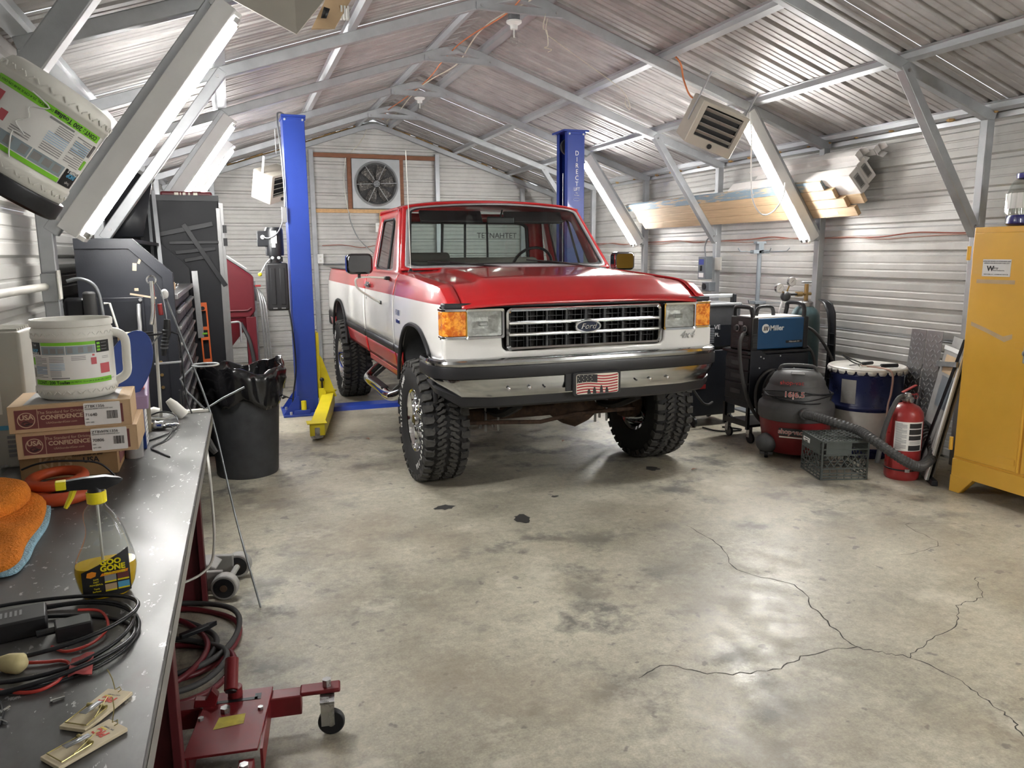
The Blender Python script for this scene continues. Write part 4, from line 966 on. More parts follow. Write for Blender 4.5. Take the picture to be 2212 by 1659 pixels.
wire('torch_cable',[(.02,.10,.93),(-.05,.05,.93),(-.11,.0,.86),(-.12,-.03,.72),(-.09,-.04,.55),(-.02,-.045,.36),(.08,-.05,.22),(.16,-.05,.17)],.016,'hose',t,10)
t=thing('welder','blue and black wire feed welder with three handles on the black cart','welder',(4.05,5.295,.79)); L_,D_,H_=.55,.28,.275
obj('case',G().b2((.06,0,.012),(L_,D_,H_)),'lblue',t,bev=.012,seg=3); obj('top_cover',G().b2((.07,.012,H_-.005),(L_-.02,D_-.012,H_+.012)),'boxwhite',t,bev=.006)
fr=obj('front_panel',G().b2((.0,-.006,0),(.07,D_+.006,H_+.01)),'blackp',t,bev=.012,seg=3); obj('back_panel',G().b2((L_-.015,-.004,0),(L_+.04,D_+.004,H_+.005)),'blackp',t,bev=.01)
for yy in (.085,.19):
    kb=obj('knob',G().cyl((-.026,yy,.185),(0,yy,.185),.022,16),'darkgrey',fr,bev=.003); obj('knob_ring',G().cyl((-.004,yy,.185),(.0,yy,.185),.03,20),'galvbright',fr)
obj('display',G().b2((-.004,.11,.215),(.001,.17,.245)),'inkgrey',fr); 
g=G()
for k in range(8): g.b2((-.006,.03,.03+k*.014),(.001,D_-.03,.036+k*.014))
pieces('vent_slat',g,'darkgrey',fr)
g=G()
for k in range(9): g.b2((.012,-.012,.03+k*.014),(.058,-.004,.036+k*.014))
pieces('vent_slat',g,'darkgrey',fr)
def hnd(x0,x1,y0,z0,h,r_=.016): return G().tube(smooth_path([(x0,y0,z0),(x0+.01,y0,z0+h*.7),(x0+.04,y0,z0+h),(x1-.04,y0,z0+h),(x1-.01,y0,z0+h*.7),(x1,y0,z0)],5),r_,8)
g=G().tube(smooth_path([(.03,.02,.26),(.02,.03,.34),(.02,.06,.365),(.02,.22,.365),(.02,.25,.34),(.03,.26,.26)],5),.018,8); obj('front_handle',g,'blackp',t,smooth=60)
g=G().tube(smooth_path([(.035,.0,.25),(.03,-.0,.33),(.0,.0,.37),(-.02,.02,.36)],4),.016,8)
obj('top_handle',hnd(.15,.33,.14,.275,.085),'blackp',t,smooth=60); g=G().tube(smooth_path([(L_,.02,.26),(L_+.01,.03,.34),(L_,.06,.385),(L_,.22,.385),(L_+.01,.25,.34),(L_,.26,.26)],5),.018,8); obj('rear_handle',g,'blackp',t,smooth=60)
e=Euler((PI/2,0,0)); lg=obj('round_logo',G().cyl((.145,-.0015,.19),(.145,.0,.19),.038,28),'paper',t)
g=G()
for k in range(3): g.add([(.122+k*.016,-.003,.172),(.132+k*.016,-.003,.172),(.140+k*.016,-.003,.208),(.130+k*.016,-.003,.208)],[(0,1,2,3)])
pieces('logo_bar',g,'ink',lg)
text('lettering','Miller',.062,'paper',t,(.188,-.0015,.19),e,.0008,align='LEFT',bold=.0012); obj('name_strip',G().b2((.36,-.0015,.058),(.53,0,.08)),'blackp',t); text('lettering','Millermatic 211',.018,'paper',t,(.445,-.0025,.069),e,.0004,.2)
wire('power_cable',[(4.62,5.45,.98),(4.70,5.32,.95),(4.80,5.25,.80),(4.90,5.22,.6),(4.96,5.2,.42),(4.93,5.18,.32),(4.86,5.17,.28)],.013,'hose',n=8,label='black cable drooping from the back of the blue welder to the floor side',cat='cable')
wire('power_cable',[(4.62,5.40,.86),(4.70,5.30,.75),(4.72,5.27,.55),(4.725,5.27,.3),(4.70,5.28,.02)],.013,'hose',n=8,label='black cable hanging straight down behind the blue welder',cat='cable')
# second machine behind: toolbox topped cart
t=thing('plasma_cutter_cart','older black cart with silver handled machine between the truck and the blue welder','cart',(3.93,5.98,0))
obj('cart_body',G().b2((0,0,.10),(.50,.42,.72)),'blackm',t,bev=.01); obj('red_stripe',G().b2((.02,-.003,.36),(.16,.0,.40)),'extred',t)
obj('machine',G().b2((-.03,.0,.74),(.52,.38,1.12)),'darkgrey',t,bev=.015); obj('lower_front',G().b2((-.034,-.003,.76),(.524,.0,.95)),'blackp',t)
obj('top_lid',G().b2((-.035,-.005,1.12),(.53,.385,1.15)),'galvdark',t,bev=.01); obj('silver_edge',G().b2((-.02,-.012,1.135),(.51,.0,1.155)),'galvbright',t,bev=.003)
obj('silver_handle',G().b2((.01,.03,1.20),(.46,.06,1.235)),'galvbright',t,bev=.008); g=G().b2((-.01,.02,1.15),(.03,.07,1.235)).b2((.44,.02,1.15),(.48,.07,1.235)); pieces('handle_end',g,'blackp',t,bev=.006)
g=G()
for k in range(9): g.b2((.14,-.006,.79+k*.016),(.23,-.002,.798+k*.016))
pieces('vent_slat',g,'galvbright',t); text('lettering','VE',.06,'paper',t,(.26,-.005,.93),(PI/2,0,0)); text('lettering','PL',.05,'paper',t,(.26,-.005,.86),(PI/2,0,0))
for x,y in ((.05,.03),(.45,.03),(.05,.38),(.45,.38)):
    fk=obj('caster',G().b2((x-.018,y-.02,.05),(x+.018,y+.02,.11)),'steel',t,bev=.003); obj('caster_wheel',G().cyl((x-.012,y-.02,.045),(x+.012,y-.02,.045),.045,18),'blackp',fk,bev=.004)
wire('torch_lead',[(.05,-.01,.76),(-.03,-.08,.70),(-.06,-.09,.45),(.05,-.10,.27),(.12,-.10,.23),(.2,-.06,.24)],.011,'hose',t,8)
wire('floor_cord',[(4.02,5.9,.012),(4.05,5.75,.012),(4.15,5.68,.012),(4.3,5.70,.012),(4.2,5.85,.012)],.008,'blackp',label='black cord on the floor between the two carts',cat='cord')
# stand with hooks
t=thing('hook_stand','tall grey steel stand with long hooks in front of the right wall','stand',(4.95,6.40,0))
obj('pole',G().tube([(0,0,0),(0,0,1.0),(0,0,1.62)],.022,12),'elecgrey',t,smooth=60); obj('base_plate',G().box((0,0,.01),(.28,.28,.02)),'elecgrey',t,bev=.003)
obj('top_cap',G().b2((-.03,-.03,1.6),(.03,.03,1.70)).b2((-.055,-.03,1.695),(.055,.03,1.72)),'elecgrey',t,bev=.004)
obj('upper_crossbar',G().b2((-.09,-.03,1.60),(.10,.03,1.635)),'elecgrey',t,bev=.003); obj('lower_crossbar',G().b2((-.06,-.05,1.10),(.07,.04,1.13)),'elecgrey',t,bev=.003)
for i,(z,dx,dy) in enumerate(((1.635,-.27,-.02),(1.635,.17,-.24),(1.635,-.1,-.3),(1.635,.12,.16),(1.13,.16,-.2),(1.13,-.2,-.12))):
    q=V((dx,dy,0)); obj('hook',G().tube([q*.2+V((0,0,z-.02)),q*.9+V((0,0,z-.012)),q+V((0,0,z+.02))],.0045,6),'elecgrey',t,smooth=60)
# black plastic trim leaning at the post
t=thing('bumper_trim','long black plastic trim piece leaning on the wall post beside the gas cylinder','trim piece',(4.93,5.33,0))
P=[(.0,-.02,0),(.0,-.01,.3),(.02,.0,.62),(.03,.02,.95),(.04,.05,1.08),(.06,.12,1.16),(.07,.2,1.19)]
g=G(); rows=[]
for i,p in enumerate(P):
    w=[.10,.11,.09,.08,.09,.10,.09][i]; rows.append([(p[0]-.02,p[1]-w/2,p[2]),(p[0],p[1]-w/2+.01,p[2]),(p[0]+.0,p[1]+w/2-.01,p[2]),(p[0]-.02,p[1]+w/2,p[2])])
g.sheet(rows); obj('channel',g,'blackp',t,solid=.008,smooth=50)
g=G()
for k in range(9): g.box((-.004+.003*k,-.015+.004*k,.1+k*.1),(.03,.07,.006))
pieces('stiffening_rib',g,'blackp',t)
# electric boxes on the post (frame y=7.35)
t=thing('safety_switch','grey electrical disconnect box with blue label on the right wall post','switch box',(4.93,7.31,1.32))
obj('enclosure',G().b2((0,-.02,0),(.09,-.17+.30,.25)),'elecgrey',t,bev=.005); obj('blue_label',G().b2((-.0015,.02,.16),(0,.11,.22)),'blueprint',t); obj('warning_label',G().b2((-.0015,.02,.02),(0,.11,.07)),'paper',t); obj('switch_lever',G().b2((-.02,.05,.09),(0,.07,.15)),'blackp',t,bev=.003)
t=thing('power_outlet','grey round outlet box just under the disconnect box','outlet',(4.94,7.27,1.19)); obj('box',G().b2((0,-.05,0),(.08,.10,.10)),'elecgrey',t,bev=.006); obj('socket_face',G().cyl((-.008,.05,.05),(0,.05,.05),.036,20),'blackp',t)
obj('junction_plate',G().b2((5.06,7.20,1.42),(5.075,7.315,1.56)),'offwhite',bev=.004,label='pale switch plate on the post right of the disconnect box',cat='switch')
wire('box_conduit',[(4.97,7.36,1.57),(4.97,7.38,1.68),(5.03,7.42,1.76),(5.09,7.45,1.77)],.008,'galvdark',label='short grey conduit rising from the disconnect box',cat='conduit')
for j,(z,m_) in enumerate(((1.745,'wirered'),(1.735,'pinkcord'))):
    pts=[(5.17-.01*j,y,z+.012*math.sin(y*3.1+j*2)+.008*math.sin(y*7+j)) for y in [3.0+k*.35 for k in range(26)]]
    wire('wall_cable',pts,.006,m_,label=['red cable running along the right wall at shoulder height','pink cable twisted beside the red one on the right wall'][j],cat='cable')
# lumber resting in the knee braces
bd=V((-.81,0,1.11))/1.374; bn=V((1.11,0,.81))/1.374; base=V((5.085,0,1.73))
th=math.atan2(-bd.x,bd.z)
def board(k,row,y0,y1,mat,lab):
    c_=base+bd*(.245+.092*k)+bn*(.052+.0*row+.042*row); g=G().box((0,0,0),(.038,y1-y0,.089)); 
    return obj('lumber_board',g,mat,loc=(c_.x,(y0+y1)/2,c_.z),rot=(0,-th,0),bev=.003,label=lab,cat='board',group='lumber resting on the knee braces')
board(0,0,5.18,8.75,'pine','lowest pine board on the right wall knee braces, with a small tag'); board(1,0,5.25,8.80,'pine','second pine board from the bottom on the knee braces')
board(2,0,5.33,8.78,'pine','third pine board from the bottom on the knee braces'); board(3,0,5.42,8.9,'bluestain','blue stained board on top of the pine boards')
board(1,1,5.10,8.4,'pine','short ended board behind the second pine board, sticking out nearest the camera')
c_=base+bd*.245+bn*.032; obj('price_tag',G().box((0,0,0),(.001,.06,.03)),'paper',loc=(c_.x-.0008,5.42,c_.z),rot=(0,-th,0),label='small white tag on the lowest pine board',cat='tag')
# long cartons
def carton(xc,zc,y0,y1,w,h,lab,tl,rzz=0,openend=False):
    t=thing('long_carton',lab,'box',(xc,y0,zc),0,'long white cartons on the lumber',rot=(0,-R(tl),rzz))
    obj('carton',G().b2((-w/2,0,-h/2),(w/2,y1-y0,h/2)),'boxwhite',t,bev=.003)
    if not openend:
        lb=obj('end_label',G().b2((-w*.28,-.001,-h*.3),(w*.28,0,h*.3)),'panelgrey',t)
        g=G()
        for k in range(9): g.b2((-w*.2,-.002,-h*.22+k*h*.05),(w*.2,-.001,-h*.22+k*h*.05+h*.02))
        pieces('print_bar',g,'ink',lb)
        g=G(); n_=20; g.cyl((-w/2-.001,.32,0),(-w/2,.32,0),.028,20); s1=obj('round_stamp',g,'panelgrey',t)
        obj('tape_band',G().b2((-w/2-.001,.42,-h*.3),(-w/2,.95,h*.3)),'tan',t)
        text('lettering','Lithonia' if 0 else 'LED LIGHTING',.03,'inkgrey',t,(-w/2-.001,1.3,0),(PI/2,0,-PI/2))
    else:
        g=G()
        for a,b_,c2 in (((-w/2,0,-h/2),(w/2,0,-h/2),(0,-.05,-h/2-.03)),((-w/2,0,h/2),(w/2,0,h/2),(0,-.05,h/2+.03))):
            a=V(a);b_=V(b_);o3=V(c2); g.add([a,b_,b_+V((0,o3.y,o3.z-a.z)),a+V((0,o3.y,o3.z-a.z))],[(0,1,2,3)])
        for s_ in (-1,1): g.add([(s_*w/2,0,-h/2),(s_*w/2,0,h/2),(s_*(w/2+.03),-.05,h/2-.01),(s_*(w/2+.03),-.05,-h/2+.01)],[(0,1,2,3)])
        pieces('carton_flap',g,'boxwhite',t,solid=.003)
    return t
carton(4.90,2.19,5.10,6.75,.103,.215,'lower long white carton with a barcode label end, on the boards',45); carton(5.035,2.285,5.17,6.5,.103,.205,'upper long white carton with a barcode label end, nearer the wall',45)
carton(4.975,2.405,5.20,6.6,.065,.065,'slim open ended white carton on top of the stack, left',45,0,True); carton(5.085,2.445,5.12,6.5,.06,.06,'slim open ended white carton on top of the stack, touching the wall side',40,0,True)
# heaters
def heater(label,loc,rot):
    t=thing('unit_heater',label,'heater',loc,0,'ceiling hung unit heaters',rot=rot); w,h,d=.42,.34,.26
    g=G(); o_=rr(-w/2,-h/2,w/2,h/2,.012,2); 
    bridge(g,[(x,d/2,z) for x,z in o_],[(x,-d/2,z) for x,z in o_]); g.add([(x,d/2,z) for x,z in o_],[tuple(range(len(o_)))])
    i_=rr(-w/2+.045,-h/2+.075,w/2-.045,h/2-.03,.006,2); bridge(g,[(x,-d/2,z) for x,z in o_],[(x,-d/2-.006,z) for x,z in rr(-w/2+.006,-h/2+.006,w/2-.006,h/2-.006,.01,2)]); bridge(g,[(x,-d/2-.006,z) for x,z in rr(-w/2+.006,-h/2+.006,w/2-.006,h/2-.006,.01,2)],[(x,-d/2-.006,z) for x,z in i_]); bridge(g,[(x,-d/2-.006,z) for x,z in i_],[(x,-d/2+.05,z) for x,z in i_])
    obj('casing',g,'heater',t,smooth=30); obj('dark_core',G().b2((-w/2+.04,-d/2+.03,-h/2+.07),(w/2-.04,-d/2+.05,h/2-.025)),'blackp',t)
    g=G()
    for k in range(4): g.box((0,-d/2+.008,-h/2+.11+k*.058),(w-.1,.045,.004),rot=(R(-35),0,0))
    pieces('louver',g,'louver',t,bev=.001)
    obj('knob',G().cyl((0,-d/2-.02,-h/2+.037),(0,-d/2-.005,-h/2+.037),.02,16),'blackp',t,bev=.003)
    g=G()
    for s_ in (-1,1): g.box((s_*(w/2+.004),0,.17),(.004,.03,.38))
    g.box((0,0,.362),(w+.01,.03,.005)); obj('hanging_bracket',g,'galvbright',t,smooth=0)
    return t
heater('beige unit heater tilted down under the right roof slope',(3.72,5.48,2.62),(R(24),R(19),R(-8)))
h2=heater('beige unit heater seen from the side behind the left blue lift post',(.52,9.62,2.44),(R(22),R(-14),R(46)))
obj('hanger_rod',G().tube([(0,0,.36),(.03,.08,.66)],.006,6),'galvbright',h2)
# pull cords and bulbs
for (x,y,lab) in ((2.18,5.92,'clear light bulb in a porcelain socket hanging under the near ridge plate'),(2.16,9.03,'clear light bulb in a porcelain socket farther back on the ridge')):
    t=thing('ridge_bulb',lab,'light bulb',(x,y,3.395)); obj('octagon_box',G().lathe([(.001,.05),(.045,.05),(.05,.04),(.05,0)],n=8),'galvdark',t,smooth=0); obj('socket',G().lathe([(.06,0),(.06,-.012),(.05,-.02),(.03,-.03),(.028,-.06),(.001,-.06)],n=24),'white',t,smooth=40)
    obj('glass_bulb',G().lathe([(.016,-.055),(.018,-.08),(.03,-.115),(.034,-.14),(.03,-.165),(.018,-.18),(.001,-.183)],n=20),'clearglass',t,smooth=60); obj('filament',G().cyl((0,0,-.06),(0,0,-.12),.006,8),'white',t)
wire('pull_cord',[(2.37,5.70,3.37),(2.36,5.70,3.27),(2.45,5.70,3.21),(2.9,5.65,2.94),(3.0,5.65,2.87),(3.05,5.65,2.80),(3.06,5.65,2.74),(3.02,5.65,2.78),(3.02,5.65,2.83)],.003,'rope',label='thin beige cord stretched from the near ridge plate down to the right',cat='cord')
wire('pull_cord',[(2.35,5.69,3.40),(2.33,5.69,3.30),(2.36,5.69,3.28),(2.37,5.69,3.18),(2.34,5.69,3.16),(2.4,5.69,3.15),(2.37,5.69,3.13)],.004,'rope',label='knotted beige string dangling below the near ridge plate',cat='cord')
wire('orange_cable',[(2.6,5.72,3.52),(2.9,5.70,3.42),(3.3,5.68,3.26),(3.50,5.66,3.15),(3.54,5.64,3.0),(3.58,5.6,2.87),(3.66,5.58,2.83)],.007,'orangewire',label='orange cable running down the right rafter to the tilted heater',cat='cable')
for j,(m_,lab) in enumerate((('orangewire','orange cable snaking along the ridge'),('rope','white cable snaking along the ridge'))):
    pts=[(2.12+.08*j+.05*math.sin(y*2.3+j*2),y,3.50+.02*math.sin(y*3+j)) for y in [5.0+k*.35 for k in range(19)]]
    wire('ridge_cable',pts,.006,m_,label=lab,cat='cable')
wire('lamp_cord',[(4.13,5.55,2.76),(4.12,5.5,2.55),(4.13,5.5,2.3),(4.16,5.5,2.05),(4.26,5.5,1.93),(4.38,5.5,1.96),(4.47,5.5,2.08),(4.5,5.52,2.2)],.006,'white',n=8,label='white cord looping down beside the lit lamp at the lumber',cat='cord')
wire('lamp_cord',[(3.93,5.52,2.70),(4.0,5.55,2.70),(4.1,5.56,2.71)],.005,'white',label='short white cord between the tilted heater and the lamp',cat='cord')
# ---------------------------------------------------------------- left side and back of the garage
mk('bag',(.006,.006,.007),.22,0,.1,coat=.3); mk('binplastic',(.035,.037,.04),.6,0,.25,12); mk('cabblack',(.007,.008,.012),.5,0,.12,2,.05,180,rv=.06); mk('cabblack2',(.011,.012,.016),.4,0,.2,2,rv=.08); mk('edgegrey',(.3,.3,.3),.35,.6)
mk('levelorange',(.80,.16,.04),.4); mk('blastred',(.12,.010,.016),.4,0,.12,5); mk('mesh',(.12,.115,.11),.7,.2,.6,40,col2=(.35,.33,.3),th=(.5,.62)); mk('fangrey',(.42,.44,.45),.4,.4,.1); mk('alu',(.55,.56,.57),.3,.8,.1,30)
mk('greenlime',(.22,.62,.03),.5,var=.03); mk('labelblue',(.10,.38,.62),.5); mk('labelgrey',(.28,.34,.38),.5); mk('labelpink',(.55,.1,.12),.5)
# wide tool chest with hutch (front faces +x)
t=thing('tool_chest','wide dark steel tool chest with sloped hutch ends behind the workbench','tool chest',(-.86,4.58,0)); D=.54; LY=1.78; X0=.092
obj('chest_body',G().b2((X0,.0,.0),(D,LY,1.38)),'cabblack2',t,bev=.004)
for y0 in (0,LY-.03):
    prof=[(X0,.0),(.555,.0),(.555,1.525),(.37,1.71),(X0,1.71)]
    h=obj('hutch_end_panel',G().prism(prof,1,y0-.012 if y0==0 else y0,y0+.02),'cabblack',t)
    if y0==0:
        g=G()
        e_=[(X0,1.71),(.37,1.71),(.555,1.525),(.555,.12)]
        i_=[(X0,1.655),(.347,1.655),(.50,1.502),(.50,.12)]
        for k in range(3):
            g.add([(e_[k][0],-.022,e_[k][1]),(e_[k+1][0],-.022,e_[k+1][1]),(i_[k+1][0],-.022,i_[k+1][1]),(i_[k][0],-.022,i_[k][1]),(e_[k][0],-.012,e_[k][1]),(e_[k+1][0],-.012,e_[k+1][1]),(i_[k+1][0],-.012,i_[k+1][1]),(i_[k][0],-.012,i_[k][1])],[(0,1,2,3),(0,4,5,1),(1,5,6,2),(2,6,7,3),(3,7,4,0)])
        obj('folded_edge',g,'cabblack',h,bev=.002)
obj('hutch_back',G().b2((X0,.02,1.38),(X0+.02,LY-.03,1.71)),'cabblack2',t); obj('hutch_top',G().b2((X0,.02,1.69),(.36,LY-.03,1.71)),'cabblack2',t)
obj('work_top',G().b2((X0,.02,1.38),(.57,LY-.03,1.41)),'edgegrey',t,bev=.003)
zz=.16
for k,h_ in enumerate((.2,.16,.13,.11,.11,.10,.09,.09,.09,.09)):
    for j in range(2):
        d=obj('drawer',G().b2((D,.03+j*.87,zz),(D+.018,.03+j*.87+.84,zz+h_-.01)),'cabblack2',t,bev=.003); obj('drawer_lip',G().b2((D+.018,.05+j*.87,zz+h_-.03),(D+.034,.03+j*.87+.80,zz+h_-.014)),'edgegrey',d,bev=.002)
    zz+=h_
# recessed pull handle on the near end
hp=obj('handle_plate',G().prism([(.115,1.19),(.40,1.19),(.40,1.40),(.115,1.40)],1,-.02,-.012),'cabblack2',t,bev=.006)
obj('handle_recess',G().b2((.15,-.022,1.21),(.37,-.019,1.38)),'blackp',hp)
obj('pull_bar',G().tube(smooth_path([(.14,-.02,1.36),(.14,-.05,1.30),(.14,-.07,1.225),(.16,-.075,1.205),(.355,-.075,1.205),(.375,-.07,1.225),(.375,-.05,1.30),(.375,-.02,1.36)],4),.011,8),'edgegrey',hp,smooth=60)
g=G()
for x in (.13,.385):
    g.cyl((x,-.026,1.385),(x,-.02,1.385),.009,10)
pieces('screw',g,'edgegrey',hp)
g=G()
for z in (.90,.97,1.04): g.cyl((.46,-.016,z),(.46,-.012,z),.009,12)
pieces('rivet',g,'brass',t)
mk('scuff',(.3,.24,.17),.8)
g=G()
for x,z,w_,h_,a in ((.40,1.60,.012,.05,.4),(.37,1.56,.02,.04,.1),(.37,1.44,.02,.015,0),(.40,1.405,.13,.010,.2)):
    g.box((x,-.0125,z),(w_,.001,h_),rot=(0,a,0))
pieces('scuff_mark',g,'scuff',h if 0 else t)
for k,(y,hh,m_,lab) in enumerate(((4.95,.03,'drumwhite','small white box on the tool chest top'),(5.15,.045,'tan','small tan tin on the tool chest top'),(5.5,.03,'chromed','small steel tin on the tool chest top'))):
    obj('parts_box',G().b2((-.42,y,1.41),(-.34,y+.09,1.41+hh)),m_,bev=.004,label=lab,cat='box')
obj('steel_rule',G().box((-.272,4.57+1.78+.06,1.24),(.045,.006,.50)).box((0,0,0),(.001,.001,.001)) if 0 else G().box((0,0,0),(.042,.006,.52)),'alu',loc=(-.268,6.44,1.24),rot=(0,R(-1.5),0),label='aluminium straight edge hanging on the side of the tall black cabinet',cat='ruler')
t=thing('spirit_level','orange spirit level hanging on the side of the tall black cabinet','level',(-.232,6.45,1.02),rot=(0,R(-1.2),0))
g=G()
o_=[(-.032,-.235),(.032,-.235),(.032,.235),(-.032,.235)]
for z0,z1 in ((-.235,-.21),(-.06,-.035),(.02,.045),(.17,.235)): g.b2((-.032,-.01,z0),(.032,.01,z1))
for x in (-.027,.027): g.b2((x-.006,-.0098,-.235),(x+.006,.0098,.235))
obj('frame',g,'levelorange',t,bev=.002); obj('vial_block',G().b2((-.024,-.008,-.036),(.024,.008,.021)),'blackp',t,bev=.003); obj('vial',G().cyl((-.018,-.01,-.008),(.018,-.01,-.008),.008,10),'greenlime',t); obj('hang_hole',G().cyl((0,-.0115,.19),(0,-.0105,.19),.016,16),'blackp',t)
# tall cabinet
t=thing('tall_cabinet','tall black steel cabinet with a steel corner post behind the tool chest','cabinet',(-.84,6.50,0)); Wt=.77
obj('body',G().b2((0,0,.0),(Wt,.76,2.06)),'cabblack',t,bev=.006); obj('top_band',G().b2((-.0,-.004,2.03),(Wt+.005,.0,2.075)),'cabblack2',t,bev=.002)
obj('corner_post',G().b2((Wt,-.005,0),(Wt+.035,.03,2.02)).b2((Wt-.02,-.012,0),(Wt+.012,-.004,1.98)),'edgegrey',t,bev=.002)
for y0 in (.04,.40): obj('door',G().b2((Wt,y0,.1),(Wt+.02,y0+.35,2.0)),'cabblack2',t,bev=.004)
obj('door_handle',G().tube(smooth_path([(Wt+.02,.06,1.08),(Wt+.07,.06,1.085),(Wt+.10,.06,1.08),(Wt+.105,.06,1.04),(Wt+.105,.06,.92)],4),.008,8),'galvbright',t,smooth=60)
g=G()
for z in (1.82,1.72): g.b2((Wt+.02,-.02,z-.03),(Wt+.05,.0,z+.03))
pieces('hinge',g,'blackp',t)
for k,(a,b_,w_,lab) in enumerate(((( -.33,1.855),(-.055,1.38),.035,'flat black strap slanting down across the tall cabinet side'),((-.52,1.775),(-.12,1.86),.035,'flat black strap slanting up across the tall cabinet side, uppermost'),((-.44,1.715),(-.085,1.72),.022,'dark level bar on the tall cabinet side'),((-.40,1.64),(-.11,1.67),.026,'black bar below the level bar on the tall cabinet side'),((-.34,1.58),(-.16,1.61),.026,'short glossy black bar, lowest on the tall cabinet side'))):
    yk=6.482-.009*(k==0); mid=((a[0]+b_[0])/2,yk,(a[1]+b_[1])/2); L_=math.hypot(b_[0]-a[0],b_[1]-a[1]); an=-math.atan2(b_[1]-a[1],b_[0]-a[0])
    obj('metal_strap',G().box((0,0,0),(L_,.007,w_)),'blackp' if k in (2,4) else 'cabblack2',loc=mid,rot=(0,an,0),bev=.001,label=lab,cat='strap')
t=thing('banner_roll','dark red folded banner with white letters on top of the tall cabinet','banner',(-.48,6.53,2.06)); obj('roll',G().b2((0,0,.0),(.37,.25,.045)),'blastred',t,bev=.014)
g=G()
for x,w_ in ((.1,.03),(.14,.008),(.16,.02),(.2,.012),(.235,.03)): g.b2((x,-.0015,.008),(x+w_,-.0005,.036))
pieces('letter_fragment',g,'cream',t)
t=thing('dark_folding_panel','dark folded sheet metal leaning from the tall cabinet up to the roof','panel',(-.62,6.0,1.75)); obj('sheet',G().add([(-.22,0,.0),(.05,0,.0),(.12,.2,.40),(-.06,.25,.52),(-.24,.2,.35)],[(0,1,2,3,4)]),'cabblack2',t,solid=.01); obj('edge_flange',G().beam((-.06,.25,.525),(.13,.2,.40),.02,.03),'edgegrey',t)
for k,(x0,x1,m_,lab) in enumerate(((-.62,-.60,'blackp','thin dark rod standing between the tool chest and tall cabinet'),(-.56,-.54,'galvdark','grey metal rod leaning behind the tool chest hutch'),(-.52,-.49,'galv','pale steel strip leaning behind the tool chest hutch'))):
    obj('leaning_rod',G().beam((x1,6.24,1.415),(x0,6.44,2.02+.04*k),.02 if k<2 else .028,.012),m_,label=lab,cat='rod')
# sand blast cabinet
t=thing('blast_cabinet','dark red sandblasting cabinet on legs at the back left','blast cabinet',(-.55,8.7,0))
prof=[(.0,.95),(.70,.95),(.76,1.02),(.76,1.39),(.50,1.58),(.44,1.62),(0,1.62)]
obj('chamber',G().prism(prof,1,0,.75),'blastred',t,bev=.02,seg=3)
obj('window_lid',G().beam((.46,.37,1.625),(.745,.37,1.42),.70,.02,up=(.5,0,1)),'edgegrey',t,bev=.004); obj('window_pane',G().beam((.50,.37,1.612),(.70,.37,1.468),.55,.016,up=(.5,0,1)),'white',t)
obj('hopper',G().add([(.02,.02,.95),(.74,.02,.95),(.74,.73,.95),(.02,.73,.95),(.32,.3,.55),(.44,.3,.55),(.44,.45,.55),(.32,.45,.55)],[(0,1,5,4),(1,2,6,5),(2,3,7,6),(3,0,4,7),(4,5,6,7)]),'blastred',t,solid=.006)
for x in (0,.66):
    for y in (0,.71): obj('leg',G().b2((x+.0,y,0),(x+.10,y+.04,.96)),'blastred',t,bev=.006)
obj('arm_port',G().cyl((.76,.2,1.2),(.785,.2,1.2),.08,20).cyl((.76,.5,1.2),(.785,.5,1.2),.08,20),'galvdark',t) if 0 else pieces('arm_port',G().cyl((.76,.2,1.2),(.785,.2,1.2),.08,20).cyl((.76,.5,1.2),(.785,.5,1.2),.08,20),'galvdark',t)
obj('latch',G().b2((.77,.02,1.28),(.83,.04,1.30)),'extred',t,bev=.003); obj('front_rail',G().tube([(.1,-.012,1.03),(.68,-.012,1.03),(.72,-.012,1.06)],.008,6),'blastred',t)
wire('blast_hose',[(.05,8.7,.9),(.13,8.66,.7),(.16,8.66,.4),(.10,8.7,.15),(-.1,8.8,.05)],.02,'hose',label='black hose hanging under the red blast cabinet',cat='hose')
for k in range(3):
    wire('bent_conduit',[(.20+.03*k,11.75,1.18-.02*k),(.29+.03*k,11.7,1.17-.03*k),(.335+.035*k,11.65,1.08-.04*k),(.36+.035*k,11.62,.8),(.385+.04*k,11.6,.02)],.014,'alu',n=8,label=['left pipe of the bent steel pipes at the back wall','middle pipe of the bent steel pipes at the back wall','right pipe of the bent steel pipes at the back wall'][k],cat='pipe')
obj('grey_board',G().b2((.17,11.55,0),(.30,11.58,1.25)),'galvdark',label='narrow grey board standing left of the bent pipes',cat='board')
# two post lift
def post(name,label,x0,x1,openside):
    t=thing('lift_post',label,'vehicle lift',(0,7.95,0)); d=.30; w=.012; s=openside
    xo,xb=(x1,x0) if s>0 else (x0,x1)    # open side, back side
    g=G().b2((x0,0,.02),(x1,w,2.93)).b2((x0,d-w,.02),(x1,d,2.93)).b2((xb,w,.02),(xb+s*w,d-w,2.93)).b2((xo-s*w,w,.02),(xo,w+.06,2.93)).b2((xo-s*w,d-w-.06,.02),(xo,d-w,2.93))
    obj('column',g,'liftblue',t,bev=.004,smooth=30)
    obj('top_plate',G().b2((x0-.012 if s>0 else x0-.05,-.02,2.93),(x1+.012 if s>0 else x1+.045,d+.02,2.95)).b2((x0-.01,-.006,2.90),(x1+.01,-.001,2.93)),'liftblue',t,bev=.003)
    g=G()
    for x in (x0+.02,x1-.02): g.cyl((x,-.015,2.905),(x,-.003,2.905),.011,6)
    pieces('bolt',g,'galvbright',t)
    obj('base_plate',G().b2((x0-.15,-.12,0),(x1+.06,d+.1,.02)),'liftblue',t,bev=.003)
    return t
t=post('l','left blue lift post with the hydraulic power unit on its side',.545,.752,1)
